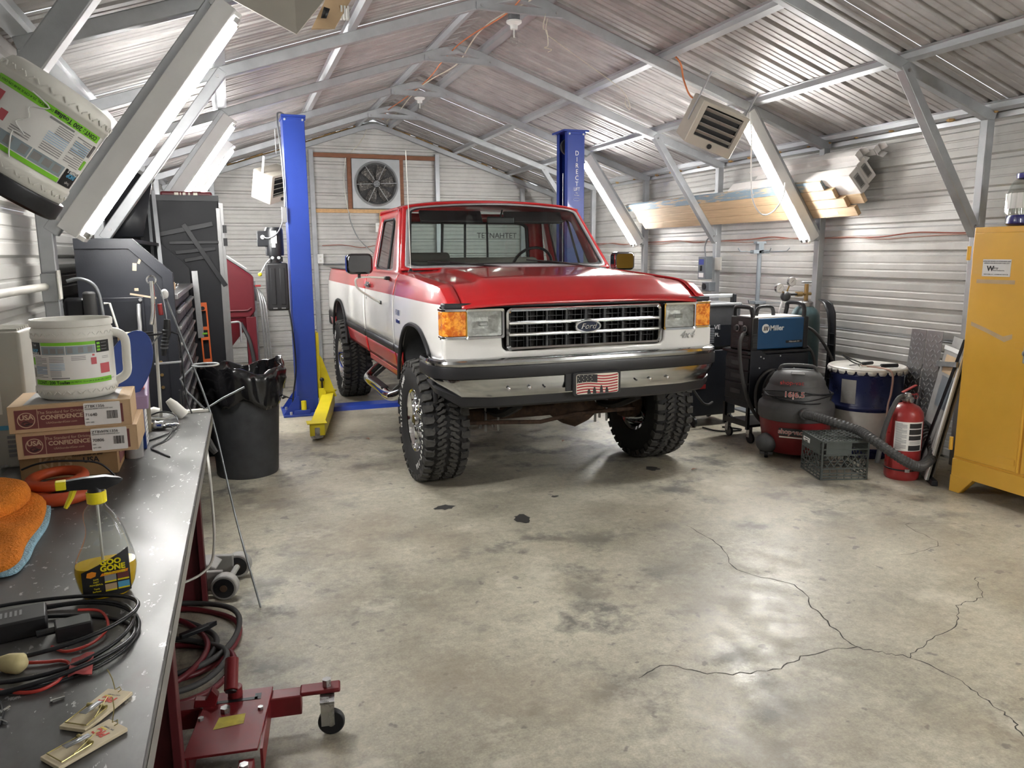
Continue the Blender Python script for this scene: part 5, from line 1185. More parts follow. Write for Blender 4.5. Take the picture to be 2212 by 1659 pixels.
for y in (-.06,.06+.22):
    obj('base_gusset',G().prism([(.40,.02),(.56,.02),(.56,.20),(.53,.20)],1,y,y+.012),'liftblue',t)
obj('pad_holder',G().b2((.50,-.10,.02),(.66,-.02,.06)),'liftblue',t,bev=.003); obj('gusset_face',G().prism([(.44,.02),(.70,.02),(.70,.16),(.53,.16)],1,-.012,-.001),'liftblue',t)
obj('lift_extension',G().cyl((.60,-.06,.06),(.60,-.06,.15),.026,20).cyl((.60,-.06,.15),(.60,-.06,.152),.02,16),'liftyellow',t)
g=G()
for x,y in ((.47,-.09),(.72,-.06),(.44,.2)): g.cyl((x,y,.02),(x,y,.05),.014,6)
pieces('anchor_bolt',g,'galvbright',t)
obj('carriage',G().b2((.752,.05,.15),(.79,.25,.83)),'liftyellow',t,bev=.004)
obj('carriage_gusset',G().prism([(.79,.15),(.95,.15),(.82,.55),(.79,.60)],1,.08,.10),'liftyellow',t)
am=obj('lift_arm',G().add([(.82,.20,.19),(.94,.20,.19),(.86,-.30,.20),(.74,-.30,.20),(.68,-1.22,.155),(.55,-1.22,.155),(.82,.20,.05),(.94,.20,.05),(.86,-.30,.05),(.74,-.30,.05),(.68,-1.22,.045),(.55,-1.22,.045)],[(0,3,2,1),(3,5,4,2),(6,7,8,9),(9,8,10,11),(0,6,9,3),(3,9,11,5),(1,2,8,7),(2,4,10,8),(0,1,7,6),(5,11,10,4)]),'liftyellow',t,bev=.004)
obj('arm_pad',G().cyl((.615,-1.17,.02),(.615,-1.17,.12),.055,24),'steel',am,bev=.004); obj('arm_tip_plate',G().b2((.53,-1.24,.155),(.70,-1.1,.163)),'liftyellow',am,bev=.004); obj('arm_end_ring',G().lathe([(.03,.20),(.075,.20),(.075,.215),(.03,.215)],(.88,.14,0),24),'liftyellow',am)
obj('arm_pin',G().cyl((.80,.02,.19),(.80,.02,.33),.008,8).sphere((.80,.02,.345),.022,10),'blackp',am); obj('arm_restraint',G().prism([(.76,.12),(.80,.09),(.83,.22),(.81,.26),(.76,.26)],1,-.02,.0),'liftyellow',am)
wire('lift_hose',[(.60,8.16,2.97),(.53,8.1,2.99),(.50,7.98,2.9),(.52,7.94,2.55),(.53,7.94,2.2),(.52,7.94,2.02)],.009,'galvdark',n=8,label='grey cable looping over the top of the left blue post',cat='cable')
obj('switch_box',G().b2((.49,7.92,1.93),(.54,7.95,2.08)),'edgegrey',bev=.004,label='small grey junction box on the upper left edge of the left blue post',cat='junction box')
t=thing('power_unit','black hydraulic power unit with tank hanging on the left blue post','hydraulic unit',(.41,8.02,0))
obj('motor',G().lathe([(.001,1.61),(.085,1.61),(.088,1.64),(.088,1.86),(.075,1.885),(.001,1.89)],n=28),'blackp',t,smooth=40); obj('control_box',G().b2((-.16,-.06,1.70),(-.06,.05,1.85)),'blackp',t,bev=.006); obj('red_cable_gland',G().cyl((-.11,-.07,1.79),(-.11,-.058,1.79),.02,16),'white',t)
obj('motor_label',G().b2((-.035,-.092,1.73),(.02,-.086,1.85)).b2((-.03,-.093,1.69),(.005,-.086,1.725)),'paper',t); obj('neck',G().cyl((0,0,1.52),(0,0,1.62),.06,16).b2((-.05,-.05,1.55),(.07,.03,1.60)),'blackp',t)
tk=obj('oil_tank',G().b2((-.10,-.09,1.07),(.11,.09,1.54)),'trimblack',t,bev=.02,seg=3); g=G().b2((-.06,-.097,1.13),(-.015,-.09,1.49)).b2((.03,-.097,1.13),(.075,-.09,1.49)); pieces('tank_rib',g,'trimblack',tk,bev=.006)
g=G()
for x in (-.03,.05): g.b2((x-.02,-.098,1.09),(x+.02,-.09,1.10))
pieces('tank_strap',g,'steel',tk)
lv=obj('release_lever',G().tube([(-.05,-.06,1.58),(-.09,-.07,1.54),(-.15,-.08,1.44)],.007,8),'galvbright',t); obj('lever_knob',G().sphere((-.155,-.08,1.43),.02,10),'liftyellow',lv); g=G()
for x in (-.03,.03): g.cyl((x,-.06,1.59),(x,-.085,1.59),.016,12)
pieces('valve_cap',g,'galvbright',t)
wire('power_cord',[(.30,7.95,1.79),(.36,7.93,1.78),(.44,7.93,1.83),(.50,7.93,1.95),(.50,7.935,2.0)],.008,'galvdark',label='grey cord arching from the power unit up to the junction box',cat='cord')
wire('hydraulic_hose',[(.48,8.0,1.3),(.53,7.93,.9),(.545,7.93,.5),(.50,7.9,.2),(.49,7.92,.06)],.009,'blackp',label='thin black hydraulic hose down the left edge of the left post',cat='hose')
t=post('r','right blue lift post with vertical white lettering behind the truck',3.545,3.752,-1)
for i,ch in enumerate('DIRECT'): text('lettering',ch,.072,'paper',t,(3.66,-.002,2.70-i*.066),(PI/2,0,0),.0006,sx=.85)
text('lettering','LIFT',.052,'paper',t,(3.66,-.002,2.315),(PI/2,0,0),.0006,sx=.8); text('lettering','The',.018,'paper',t,(3.66,-.002,2.275),(PI/2,0,0),.0006); text('lettering','Pro Line',.018,'paper',t,(3.66,-.002,2.25),(PI/2,0,0),.0006)
obj('lettering_oval',G().tube([(3.66+.04*math.cos(2*PI*k/24),-.002,2.205+.014*math.sin(2*PI*k/24)) for k in range(24)],.0012,4,closed=True),'paper',t); obj('warning_tag',G().b2((3.645,-.004,2.045),(3.675,-.001,2.105)),'blackp',t)
wire('lift_cable',[(0,0,0),(0,0,0)],.001,'steel') if 0 else obj('lift_cable',G().tube([(3.56,.15,2.5),(3.56,.15,.5)],.006,8),'galvbright',t); obj('pulley',G().cyl((3.60,.09,2.78),(3.60,.13,2.78),.09,24),'blackm',t,bev=.004)
obj('inner_carriage',G().b2((3.49,.04,.2),(3.545,.26,.9)),'liftyellow',t)
obj('floor_cover',G().add([(.81,7.97,.0),(3.48,7.97,0),(3.48,8.3,0),(.81,8.3,0),(.81,8.03,.035),(3.48,8.03,.035),(3.48,8.24,.035),(.81,8.24,.035)],[(0,1,5,4),(1,2,6,5),(2,3,7,6),(3,0,4,7),(4,5,6,7)]),'liftblue',label='low blue steel cable cover on the floor between the lift posts',cat='floor cover',bev=.002)
# exhaust fan
t=thing('exhaust_fan','square exhaust fan with a dusty round wire guard in the back wall','fan',(2.155,11.99,2.675))
w=.365
n=40; ci=[(.30*math.cos(2*PI*k/n+PI/4),.30*math.sin(2*PI*k/n+PI/4)) for k in range(n)]
def sq(a,h): c_,s_=math.cos(a),math.sin(a); m_=h/max(abs(c_),abs(s_)); return (c_*m_,s_*m_)
so=[sq(2*PI*k/n+PI/4,w) for k in range(n)]
g=bridge(G(),[(x,-.02,z) for x,z in so],[(x,-.02,z) for x,z in [(a*1.13,b*1.13) for a,b in ci]]); bridge(g,[(a*1.13,-.02,b*1.13) for a,b in ci],[(a*1.03,-.05,b*1.03) for a,b in ci]); bridge(g,[(a*1.03,-.05,b*1.03) for a,b in ci],[(a*.98,.04,b*.98) for a,b in ci]); bridge(g,[(x,-.02,z) for x,z in so],[(x,.02,z) for x,z in so])
obj('housing',g,'fangrey',t,smooth=40); obj('back_shutter',G().b2((-.33,.035,-.33),(.33,.05,.33)),'darkgrey',t)
for k in range(6):
    a=2*PI*k/6+.2; c_,s_=math.cos(a),math.sin(a); q=lambda r_,o,y:(r_*c_-o*s_,y,r_*s_+o*c_)
    obj('fan_blade',G().sheet([[q(.05,-.03,.0),q(.16,-.08,.005),q(.27,-.09,.0)],[q(.05,.03,-.02),q(.16,.05,-.02),q(.27,.07,-.02)]]),'mesh',t,solid=.004)
obj('hub',G().cyl((0,-.05,0),(0,.02,0),.05,20),'galvdark',t,bev=.005)
g=G()
for i in range(14): r_=.02+.0215*i; g.tube([(r_*math.cos(2*PI*k/32),-.055,r_*math.sin(2*PI*k/32)) for k in range(32)],.0016,4,closed=True)
obj('wire_guard',g,'mesh',t,kind='stuff')
g=G()
for k in range(6): a=2*PI*k/6+.05; g.beam((.06*math.cos(a),-.062,.06*math.sin(a)),(.305*math.cos(a),-.062,.305*math.sin(a)),.007,.007)
pieces('guard_spoke',g,'fangrey',t)
g=G()
for k in range(6): a=2*PI*k/6; g.tube([(.028*math.cos(a)+.017*math.cos(2*PI*j/12),-.062,.028*math.sin(a)+.017*math.sin(2*PI*j/12)) for j in range(12)],.004,5,closed=True)
obj('guard_rosette',g,'fangrey',t,kind='stuff')
for x,z,lab in ((1.265,1.555,'white double outlet on the left back wall stud'),(2.16,2.02,'white switch box with a plug under the exhaust fan')):
    t=thing('wall_outlet',lab,'outlet',(x,11.95,z)); obj('plate',G().b2((-.045,-.012,-.07),(.045,.02,.07)),'white',t,bev=.004); g=G().cyl((0,-.014,.03),(0,-.011,.03),.016,14).cyl((0,-.014,-.03),(0,-.011,-.03),.016,14); pieces('socket',g,'offwhite',t)
wire('fan_cord',[(1.72,11.93,2.25),(1.74,11.93,2.1),(1.85,11.93,1.85),(2.1,11.93,1.6),(2.25,11.93,1.45)],.008,'galv',label='grey cord drooping on the back wall below the fan',cat='cord')
wire('fan_cord',[(1.70,11.93,3.04),(1.66,11.93,2.7),(1.70,11.93,2.3),(1.73,11.93,2.2)],.006,'offwhite',label='thin white cord down the left of the fan frame',cat='cord')
wire('pull_string',[(2.05,11.95,3.5),(1.95,11.93,3.3),(1.78,11.93,3.12)],.006,'rope',label='cord slanting from the ridge to the top of the fan frame',cat='cord')
wire('back_wall_cable',[(1.3,11.96,1.75),(1.6,11.96,1.76),(1.9,11.96,1.72),(2.2,11.96,1.76),(2.6,11.96,1.74)],.006,'wirered',label='red cable along the back wall behind the truck cab',cat='cable')
wire('wall_rod',[(1.3,11.93,1.47),(2.1,11.93,1.47),(3.0,11.93,1.47)],.014,'galvdark',label='grey pipe along the back wall below the outlet',cat='pipe')
# trash can
t=thing('trash_can','black plastic trash can lined with a black bag behind the workbench','trash can',(.02,5.93,0))
g=G().lathe([(.001,.0),(.215,0),(.222,.02),(.262,.70),(.268,.74)],n=48)
for i in range(len(g.v)):
    x,y,z=g.v[i]; a=math.atan2(y,x); k_=1-.012*(max(0,math.cos(6*a))>.75); g.v[i]=(x*k_,y*k_,z)
obj('can_wall',g,'binplastic',t,smooth=40); obj('can_rim',G().lathe([(.268,.72),(.283,.725),(.285,.76),(.272,.77),(.262,.76)],n=48),'binplastic',t,smooth=40)
g=G(); rows=[]; random.seed(4); ph=[random.uniform(0,6) for _ in range(6)]
for r_,z in ((.15,.55),(.22,.66),(.25,.76),(.262,.815),(.285,.82),(.305,.79),(.305,.73),(.298,.67),(.29,.60),(.285,.565)):
    row=[]
    for k in range(73):
        a=2*PI*k/72; wv=.010*math.sin(9*a+ph[0]+z*20)+.008*math.sin(17*a+ph[1])+.006*math.sin(31*a+ph[2]-z*30)
        dz=.02*math.sin(3*a+ph[3])+.012*math.sin(7*a+ph[4])+(.03*math.sin(5*a+ph[5]) if z<.62 else 0)+(.02*math.sin(2*a+1) if r_<.3 else 0)
        row.append(((r_+wv)*math.cos(a),(r_+wv)*math.sin(a),z+dz))
    rows.append(row)
g.sheet(rows); obj('bag_liner',g,'bag',t,smooth=70,solid=.002)
obj('bag_tail',G().add([(.26,-.10,.60),(.36,-.12,.55),(.30,-.11,.57),(.27,-.14,.565)],[(0,2,1),(0,3,2)]),'bag',t,solid=.002)
# floor jack, leads, dolly on the floor by the bench
t=thing('floor_jack','dusty floor jack with two small front wheels under the workbench','floor jack',(-.11,3.82,0),R(-14))
g=G()
for s_ in (-1,1): g.b2((-.75,s_*.10-.012,.03),(.0,s_*.10+.012,.13))
pieces('side_frame',g,'panelgrey',t,bev=.006); obj('lift_pan',G().b2((-.6,-.09,.07),(-.12,.09,.11)).prism([(-.12,.07),(-.04,.12),(-.08,.145),(-.3,.15),(-.3,.07)],1,-.06,.06),'panelgrey',t,bev=.006)
obj('wheel_axle',G().cyl((.015,-.13,.062),(.015,.13,.062),.014,10),'panelgrey',t)
for s_ in (-1,1):
    wq=obj('jack_wheel',G().lathe([(.02,-.022),(.055,-.022),(.062,-.016),(.062,.016),(.055,.022),(.02,.022)],(.015,s_*.13,.062),28,ax=1) if 0 else G().cyl((.015,s_*.13-.028,.062),(.015,s_*.13+.028,.062),.062,28),'panelgrey',t,bev=.006); obj('wheel_face',G().cyl((.015,s_*.13-s_*.03-.0,.062),(.015,s_*.13-.0305,.062),.048,24) if s_<0 else G().cyl((.015,.10,.062),(.015,.0995,.062),.048,24),'blackp',wq); obj('wheel_cap',G().cyl((.015,s_*.13-.034,.062),(.015,s_*.13-.030,.062),.017,14),'rust',wq)
def leads(cx,cy,rx,ry,col,lab,z,a0,a1,r_=.012,ph=0):
    pts=[(cx+rx*math.cos(a)*(1+.05*math.sin(3*a+ph)),cy+ry*math.sin(a),z+.006*math.sin(4*a+ph)) for a in [R(a0)+(R(a1)-R(a0))*k/18 for k in range(19)]]
    wire('heavy_lead',pts,r_,col,n=8,seg=3,label=lab,cat='cable')
leads(-.33,3.30,.26,.33,'hose','grey rubber lead, outermost loop of the coil under the bench',.035,-120,150)
leads(-.33,3.28,.25,.32,'blastred','dull red rubber lead beside the outermost grey loop',.014,-110,150,ph=1)
leads(-.40,3.22,.23,.27,'hose','grey rubber lead, inner loop of the coil under the bench',.02,-130,140,ph=2)
leads(-.35,3.02,.25,.24,'vacred' if 0 else 'blastred','dull red rubber lead loop lying nearest the camera',.014,-110,90,ph=.5)
leads(-.37,3.05,.24,.22,'hose','grey rubber lead loop lying nearest the camera',.035,-110,90,ph=1.5)
leads(-.42,3.16,.22,.30,'blastred','dull red rubber lead crossing in the middle of the coil',.045,-90,60,ph=2.5)
t=thing('cable_clamp','black cable clamp lying on the coiled leads','clamp',(-.22,3.28,.05),.5); obj('jaw',G().b2((-.09,-.014,0),(.03,.014,.02)),'blackp',t,bev=.004); obj('jaw_tip',G().prism([(.03,-.012),(.07,0),(.03,.012)],2,0,.02),'blackp',t)
# transmission jack (red) at the bottom edge
t=thing('transmission_jack','red low rolling jack with caster arms on the floor beside the workbench','jack',(-.04,2.50,0),R(-7))
mk('jackred',(.17,.014,.018),.38,0,.2,10,rv=.1); mk('tagyellow',(.42,.34,.03),.6,0,.25,30)
obj('top_plate',G().prism([(-.135,.02),(-.155,-.30),(.055,-.30),(.075,.06),(-.10,.06)],2,.148,.156).prism([(-.17,-.70),(-.155,-.30),(.045,-.30),(.045,-.70)],2,.150,.158) if 0 else G().prism([(-.135,.06),(-.16,-.28),(.055,-.28),(.075,.06)],2,.148,.156),'jackred',t,bev=.002)
obj('front_flange',G().b2((.05,-.27,.07),(.058,.05,.148)).b2((-.15,-.27,.07),(-.142,.05,.148)),'jackred',t) if 0 else pieces('side_flange',G().b2((.06,-.27,.07),(.068,.05,.147)).b2((-.15,-.27,.07),(-.142,.05,.147)),'jackred',t)
obj('rear_plate',G().b2((-.14,-.9,.10),(-.02,-.285,.11)),'jackred',t,bev=.002); obj('rear_channel',G().b2((.0,-.9,.08),(.045,-.285,.13)),'jackred',t,bev=.003)
obj('cross_arm',G().b2((-.33,-.005,.075),(.17,.055,.145)),'jackred',t,bev=.004)
obj('arm_extension',G().b2((.165,.0,.135),(.30,.06,.15)),'jackred',t,bev=.006); obj('arm_extension',G().b2((-.42,.0,.135),(-.32,.06,.15)),'jackred',t,bev=.006)
for x in (.255,-.37):
    obj('pivot_bolt',G().cyl((x,.03,.15),(x,.03,.175),.016,6),'steel',t)
    cs=obj('caster_fork',G().b2((x-.022,.0,.045),(x+.022,.008,.13)).b2((x-.022,-.045,.045),(x+.022,-.038,.13)).b2((x-.024,-.045,.125),(x+.024,.03,.132)),'steel',t,smooth=0); obj('caster_wheel',G().cyl((x+.01,-.03,.045),(x+.012,-.006,.045),.045,26),'blackp',cs,bev=.005); obj('wheel_hub',G().cyl((x+.01,-.034,.045),(x+.01,-.03,.045),.012,12),'steel',cs)
obj('handle_socket',G().cyl((-.045,.03,.15),(-.045,.03,.19),.024,16).cyl((-.045,.03,.185),(-.048,.02,.21),.013,10).cyl((-.05,-.02,.205),(-.052,.06,.275),.022,18),'jackred',t,smooth=40,bev=.002)
obj('socket_bore',G().cyl((-.05,-.021,.204),(-.05,-.024,.201),.018,14),'blackp',t); obj('slot',G().b2((-.12,-.01,.156),(.03,.005,.1575)).b2((.02,-.01,.156),(.04,.025,.1575)),'blackp',t)
obj('pawl',G().prism([(-.17,.156),(-.10,.156),(-.09,.19),(-.11,.215),(-.13,.18),(-.165,.185)],1,-.02,.01),'jackred',t,bev=.003)
g=G().cyl((-.065,-.06,.156),(-.065,-.06,.172),.016,6).cyl((.045,-.07,.156),(.045,-.07,.165),.009,6).cyl((-.135,-.09,.156),(-.135,-.09,.165),.009,6).cyl((.02,-.33,.13),(.02,-.33,.145),.014,6); pieces('bolt',g,'steel',t)
obj('yellow_tag',G().add([(-.09,-.155,.157),(.0,-.14,.157),(.0,-.085,.157),(-.08,-.092,.157)],[(0,1,2,3)]),'tagyellow',t)
obj('crumpled_leaf',G().sheet([[(-.13,-.34,.112),(-.10,-.33,.13),(-.06,-.335,.12),(-.03,-.325,.128)],[(-.135,-.37,.118),(-.1,-.365,.122),(-.06,-.37,.132),(-.035,-.36,.12)],[(-.12,-.395,.112),(-.09,-.40,.125),(-.055,-.40,.117),(-.04,-.385,.114)]]),'card',label='crumpled brown leaf scrap lying on the red jack',cat='leaf',loc=(-.05,2.52,0),rot=(0,0,R(-7)),smooth=0)
# white tipped rod leaning at the bench corner
g=G().tube(smooth_path([(.025,3.529,.0),(-.055,3.63,.40),(-.118,3.72,.80),(-.165,3.775,1.0),(-.295,3.85,1.43)],6),.0045,8)
t=thing('marker_rod','long thin rod with a white tip leaning on the far corner of the workbench','rod',(0,0,0)); obj('shaft',g,'galvdark',t); obj('rod_tip',G().sphere((-.298,3.852,1.445),.017,12,sx=(1,1,1.35)),'white',t)
# pipe rail and bracket at the left
t=thing('wall_pipe','beige round pipe clamped to the left wall post','pipe',(-.80,4.08,1.48)); obj('pipe',G().tube([(-.02,.0,0),(-.035,-.6,.0),(-.05,-2.5,.0)],.018,12),'offwhite',t,smooth=60); obj('clamp_plate',G().b2((-.035,.0,-.07),(.03,.02,.06)).b2((.03,-.02,-.07),(.036,.02,.07)),'galv',t,bev=.003); obj('end_flange',G().b2((.037,-.03,-.06),(.045,.03,.075)),'offwhite',t,bev=.003)
t=thing('sprayer_wand','black hand sprayer with foam grip hanging left of the tool chest','sprayer',(-.66,4.2,1.2)); obj('foam_grip',G().cyl((.0,0,-.1),(.0,0,.25),.03,16),'hose',t,bev=.012); obj('hose_loop',G().tube(smooth_path([(-.09,0,.30),(-.03,0,.31),(.03,0,.27),(.05,0,.15),(.055,0,-.1)],5),.009,8),'galvdark',t,smooth=60); obj('dark_body',G().b2((-.12,.02,-.15),(-.02,.06,.22)),'blackp',t,bev=.02); obj('thin_wand',G().tube([(.06,0,.19),(.085,0,.19),(.13,-.02,-.02)],.006,8),'offwhite',t)
# ---------------------------------------------------------------- workbench and what lies on it
def worn(name,a,b,c_,rough):
    m=bpy.data.materials.new(name); m.use_nodes=True; nt=m.node_tree; p=nt.nodes['Principled BSDF']; tc=nd(nt,'ShaderNodeTexCoord')
    mp=nd(nt,'ShaderNodeMapping'); mp.inputs['Scale'].default_value=(1.6,.8,1); nt.links.new(tc.outputs['Object'],mp.inputs[0])
    def R_(sc,det,p0,p1,c0,c1,off):
        n=nd(nt,'ShaderNodeTexNoise',Scale=sc,Detail=det,Roughness=.65); m2=nd(nt,'ShaderNodeMapping'); m2.inputs['Location'].default_value=(off,off*.7,0); nt.links.new(mp.outputs[0],m2.inputs[0]); nt.links.new(m2.outputs[0],n.inputs['Vector'])
        r_=nd(nt,'ShaderNodeValToRGB'); e=r_.color_ramp.elements; e[0].position=p0;e[1].position=p1;e[0].color=(*c0,1);e[1].color=(*c1,1); nt.links.new(n.outputs[0],r_.inputs[0]); return r_.outputs[0],n.outputs[0]
    base,bn_=R_(3,7,.3,.7,a,b,0); sc,_=R_(34,4,.635,.665,(0,0,0),(.8,.8,.8),3); rd,_=R_(2.2,5,.6,.72,(0,0,0),(.6,.6,.6),8)
    x=nd(nt,'ShaderNodeMix',data_type='RGBA'); nt.links.new(rd,x.inputs[0]); nt.links.new(base,x.inputs[6]); x.inputs[7].default_value=(.09,.055,.045,1)
    y=nd(nt,'ShaderNodeMix',data_type='RGBA'); nt.links.new(sc,y.inputs[0]); nt.links.new(x.outputs[2],y.inputs[6]); y.inputs[7].default_value=(*c_,1); nt.links.new(y.outputs[2],p.inputs['Base Color'])
    p.inputs['Metallic'].default_value=.3; mr=nd(nt,'ShaderNodeMapRange'); mr.inputs[1].default_value=.3;mr.inputs[2].default_value=.7;mr.inputs[3].default_value=rough-.1;mr.inputs[4].default_value=rough+.12; nt.links.new(bn_,mr.inputs[0]); nt.links.new(mr.outputs[0],p.inputs['Roughness']); M[name.replace(' ','_')]=m
worn('worn top',(.055,.054,.053),(.17,.168,.165),(.5,.5,.49),.42); mk('benchred',(.10,.016,.02),.42,0,.15,6); mk('maroon',(.16,.045,.045),.6,var=.04); mk('boxtan',(.50,.345,.20),.75,0,.05,20); mk('boxtan2',(.32,.19,.085),.75,0,.08,20); mk('towel',(.80,.24,.02),.95,0,.12,40,.9,160); mk('towelblue',(.33,.55,.68),.95,0,.1,40,.9,160)
mk('orangered',(.42,.065,.018),.5,0,.08); mk('goo',(.78,.50,.008),.15,0,.03); mk('sprayyellow',(.85,.72,.02),.35,var=.03); mk('gooorange',(.85,.28,.02),.5); mk('discblue',(.02,.05,.22),.3,0,.1); mk('jugwhite',(.72,.71,.66),.38,0,.03); mk('brushtan',(.58,.50,.26),.6,0,.2,12); mk('trapwood',(.74,.64,.45),.7,0,.05,30); mk('zinc',(.42,.44,.46),.35,.8); mk('dullbrass',(.40,.34,.14),.3,.9); mk('redprint',(.65,.06,.03),.6); mk('yellowprint',(.8,.6,.1),.6); mk('redwire',(.5,.05,.04),.4); mk('redcloth',(.45,.09,.09),.8,0,.2,60); mk('canister',(.2,.18,.13),.4,0,.2,10); mk('purple',(.35,.25,.4),.5); mk('acbeige',(.50,.49,.44),.45,0,.05); mk('printlight',(.36,.55,.75),.6,var=.02); mk('logotan',(.52,.37,.25),.7)
Bn=thing('workbench','long worn grey steel topped workbench with dark red legs, at the left foreground','workbench',(0,0,0))
BZ=.90
def bx(y): return -.176+.0125*y
P=[(-.885,-.5),(bx(-.5),-.5),(bx(3.72),3.72),(bx(3.8)-.02,3.81),(-.78,3.81),(-.885,3.81)]
obj('bench_top',G().prism(P,2,BZ-.012,BZ),'worn_top',Bn,bev=.004,seg=3)
obj('edge_trim',G().add([(bx(-.5),-.5,BZ-.055),(bx(3.77),3.77,BZ-.055),(bx(3.77),3.77,BZ-.012),(bx(-.5),-.5,BZ-.012),(bx(-.5)-.03,-.5,BZ-.055),(bx(3.77)-.03,3.77,BZ-.055),(bx(3.77)-.03,3.77,BZ-.012),(bx(-.5)-.03,-.5,BZ-.012)],[(0,1,2,3),(4,7,6,5),(0,4,5,1),(0,3,7,4),(1,5,6,2)]),'edgegrey',Bn,bev=.004)
obj('under_frame',G().b2((-.86,-.4,BZ-.06),(-.22,3.7,BZ-.013)),'benchred',Bn)
for y in (3.66,2.2,.6):
    obj('leg_panel',G().b2((-.86 if y<3 else -.80,y,0),(bx(y)-.075,y+.03,BZ-.055)).b2((bx(y)-.10,y-.03,0),(bx(y)-.075,y+.05,BZ-.055)),'benchred',Bn,bev=.003)
obj('lower_shelf',G().b2((-.84,-.3,.10),(-.40,3.6,.12)),'benchred',Bn)
wire('bench_cord',[(-.17,3.86,.70),(-.16,3.74,.62),(-.155,3.66,.5),(-.155,3.62,.35),(-.175,3.62,.22),(-.23,3.60,.17),(-.31,3.55,.16)],.006,'offwhite',label='off-white cord hanging from the bench corner down its far red leg',cat='cord')
t=thing('hanging_hose_end','grey hose end hanging under the far bench corner','hose',(-.15,3.85,.68)); obj('hose_end',G().tube([(-.02,0,.08),(.0,0,.03),(.02,-.01,.0)],[.018,.018,.014],10),'hose',t)
def box_with_print(name,label,loc,rz,w,d,h,mat='boxtan'):
    t=thing(name,label,'box',loc,rz); obj('carton',G().b2((0,0,0),(w,d,h)),mat,t,bev=.0015); obj('side_flap',G().b2((w,.0,.002),(w+.003,d,h-.001)),mat,t); return t
E0=Euler((PI/2,0,0))
def usa_box(loc,rz,code,num,lab):
    w,d,h=.335,.27,.084; t=box_with_print('parts_carton',lab,loc,rz,w,d,h)
    obj('maroon_panel',G().b2((.018,-.0008,.012),(.315,0,.072)),'maroon',t); obj('divider',G().b2((.078,-.0012,.012),(.0795,-.0008,.072)).b2((.03,-.0001,h),(.031,0,h)),'logotan',t)
    n=28; g=G(); bridge(g,[(.048+.024*math.cos(2*PI*k/n),-.0014,.040+.024*math.sin(2*PI*k/n)) for k in range(n)],[(.048+.0215*math.cos(2*PI*k/n),-.0014,.040+.0215*math.sin(2*PI*k/n)) for k in range(n)]); em=obj('round_emblem',g,'logotan',t)
    text('lettering','USA',.021,'logotan',em,(.048,-.0018,.048),E0,.0002,bold=.0006)
    g=G()
    for k in range(2): bridge(g,[(.046+(.011-.003*k)*math.cos(2*PI*j/n),-.0016,.029+(.008-.002*k)*math.sin(2*PI*j/n)) for j in range(n)],[(.046+(.0095-.003*k)*math.cos(2*PI*j/n),-.0016,.029+(.0065-.002*k)*math.sin(2*PI*j/n)) for j in range(n)])
    g.b2((.045,-.0016,.026),(.064,-.0015,.029)); obj('gear_mark',g,'maroon' if 0 else 'ink',em,kind='stuff')
    text('lettering','The Standard for Driving',.0125,'logotan',t,(.142,-.0014,.060),E0,.0002); text('lettering','CONFIDENCE',.0185,'logotan',t,(.144,-.0014,.044),E0,.0002,bold=.0006); text('lettering','USAStandardGear.com',.009,'logotan',t,(.142,-.0014,.027),E0,.0002)
    lb=obj('white_label',G().prism(rr(.205,.008,.308,.080,.003,2),1,-.0022,-.0014),'paper',t)
    text('lettering',code,.0125,'ink',t,(.208,-.0028,.069),E0,.0002,align='LEFT'); text('lettering',num,.0135,'ink',t,(.208,-.0028,.042),E0,.0002,align='LEFT'); text('lettering','NATIONAL MASTER OVERHAUL KIT AXLE',.0042,'ink',t,(.208,-.0028,.061),E0,.0002,align='LEFT')
    for z,s_ in ((.029,'USA'),(.018,'QTY 1/EA')): text('lettering',s_,.0055,'ink',t,(.208,-.0028,z),E0,.0002,align='LEFT')
    g=G(); x=.268; random.seed(hash(num)%97 if 0 else int(num)%97)
    while x<.298: 
        q=random.choice((.0006,.001,.0016)); g.add([(x,-.0027,.026),(x+q,-.0027,.026),(x+q,-.0027,.052),(x,-.0027,.052)],[(0,1,2,3)]); x+=q+random.choice((.0006,.0012))
    obj('barcode',g,'ink',lb,kind='stuff')
    return t
t=box_with_print('brown_carton','brown printed carton at the bottom of the stack of three',(-.685,2.78,BZ),R(1),.28,.25,.098,'boxtan2')
text('lettering','KITS',.05,'card',t,(.10,-.0006,.052),E0,.0003,.1,bold=.001); text('lettering','Assembled in the',.013,'ink',t,(.195,-.0006,.072),E0,.0003,.2); text('lettering','USA',.026,'ink',t,(.205,-.0006,.053),E0,.0003,bold=.0006)
obj('end_print',G().b2((.2835,.05,.02),(.2842,.2,.085)),'maroon',t); text('lettering','CO.',.03,'logotan',t,(.2848,.1,.06),Euler((PI/2,0,PI/2)),.0002)
usa_box((-.66,2.67,BZ+.0985),R(1.5),'ZTBWPK1356','70806','brown and maroon parts carton with label ending 70806, middle of the stack'); tb=usa_box((-.672,2.66,BZ+.183),R(3.2),'ZTBK1356','71640','brown and maroon parts carton with label ending 71640, on top of the stack')
obj('clear_tape',G().b2((.04,.02,.084),(.30,.25,.0845)),'panelgrey',tb)
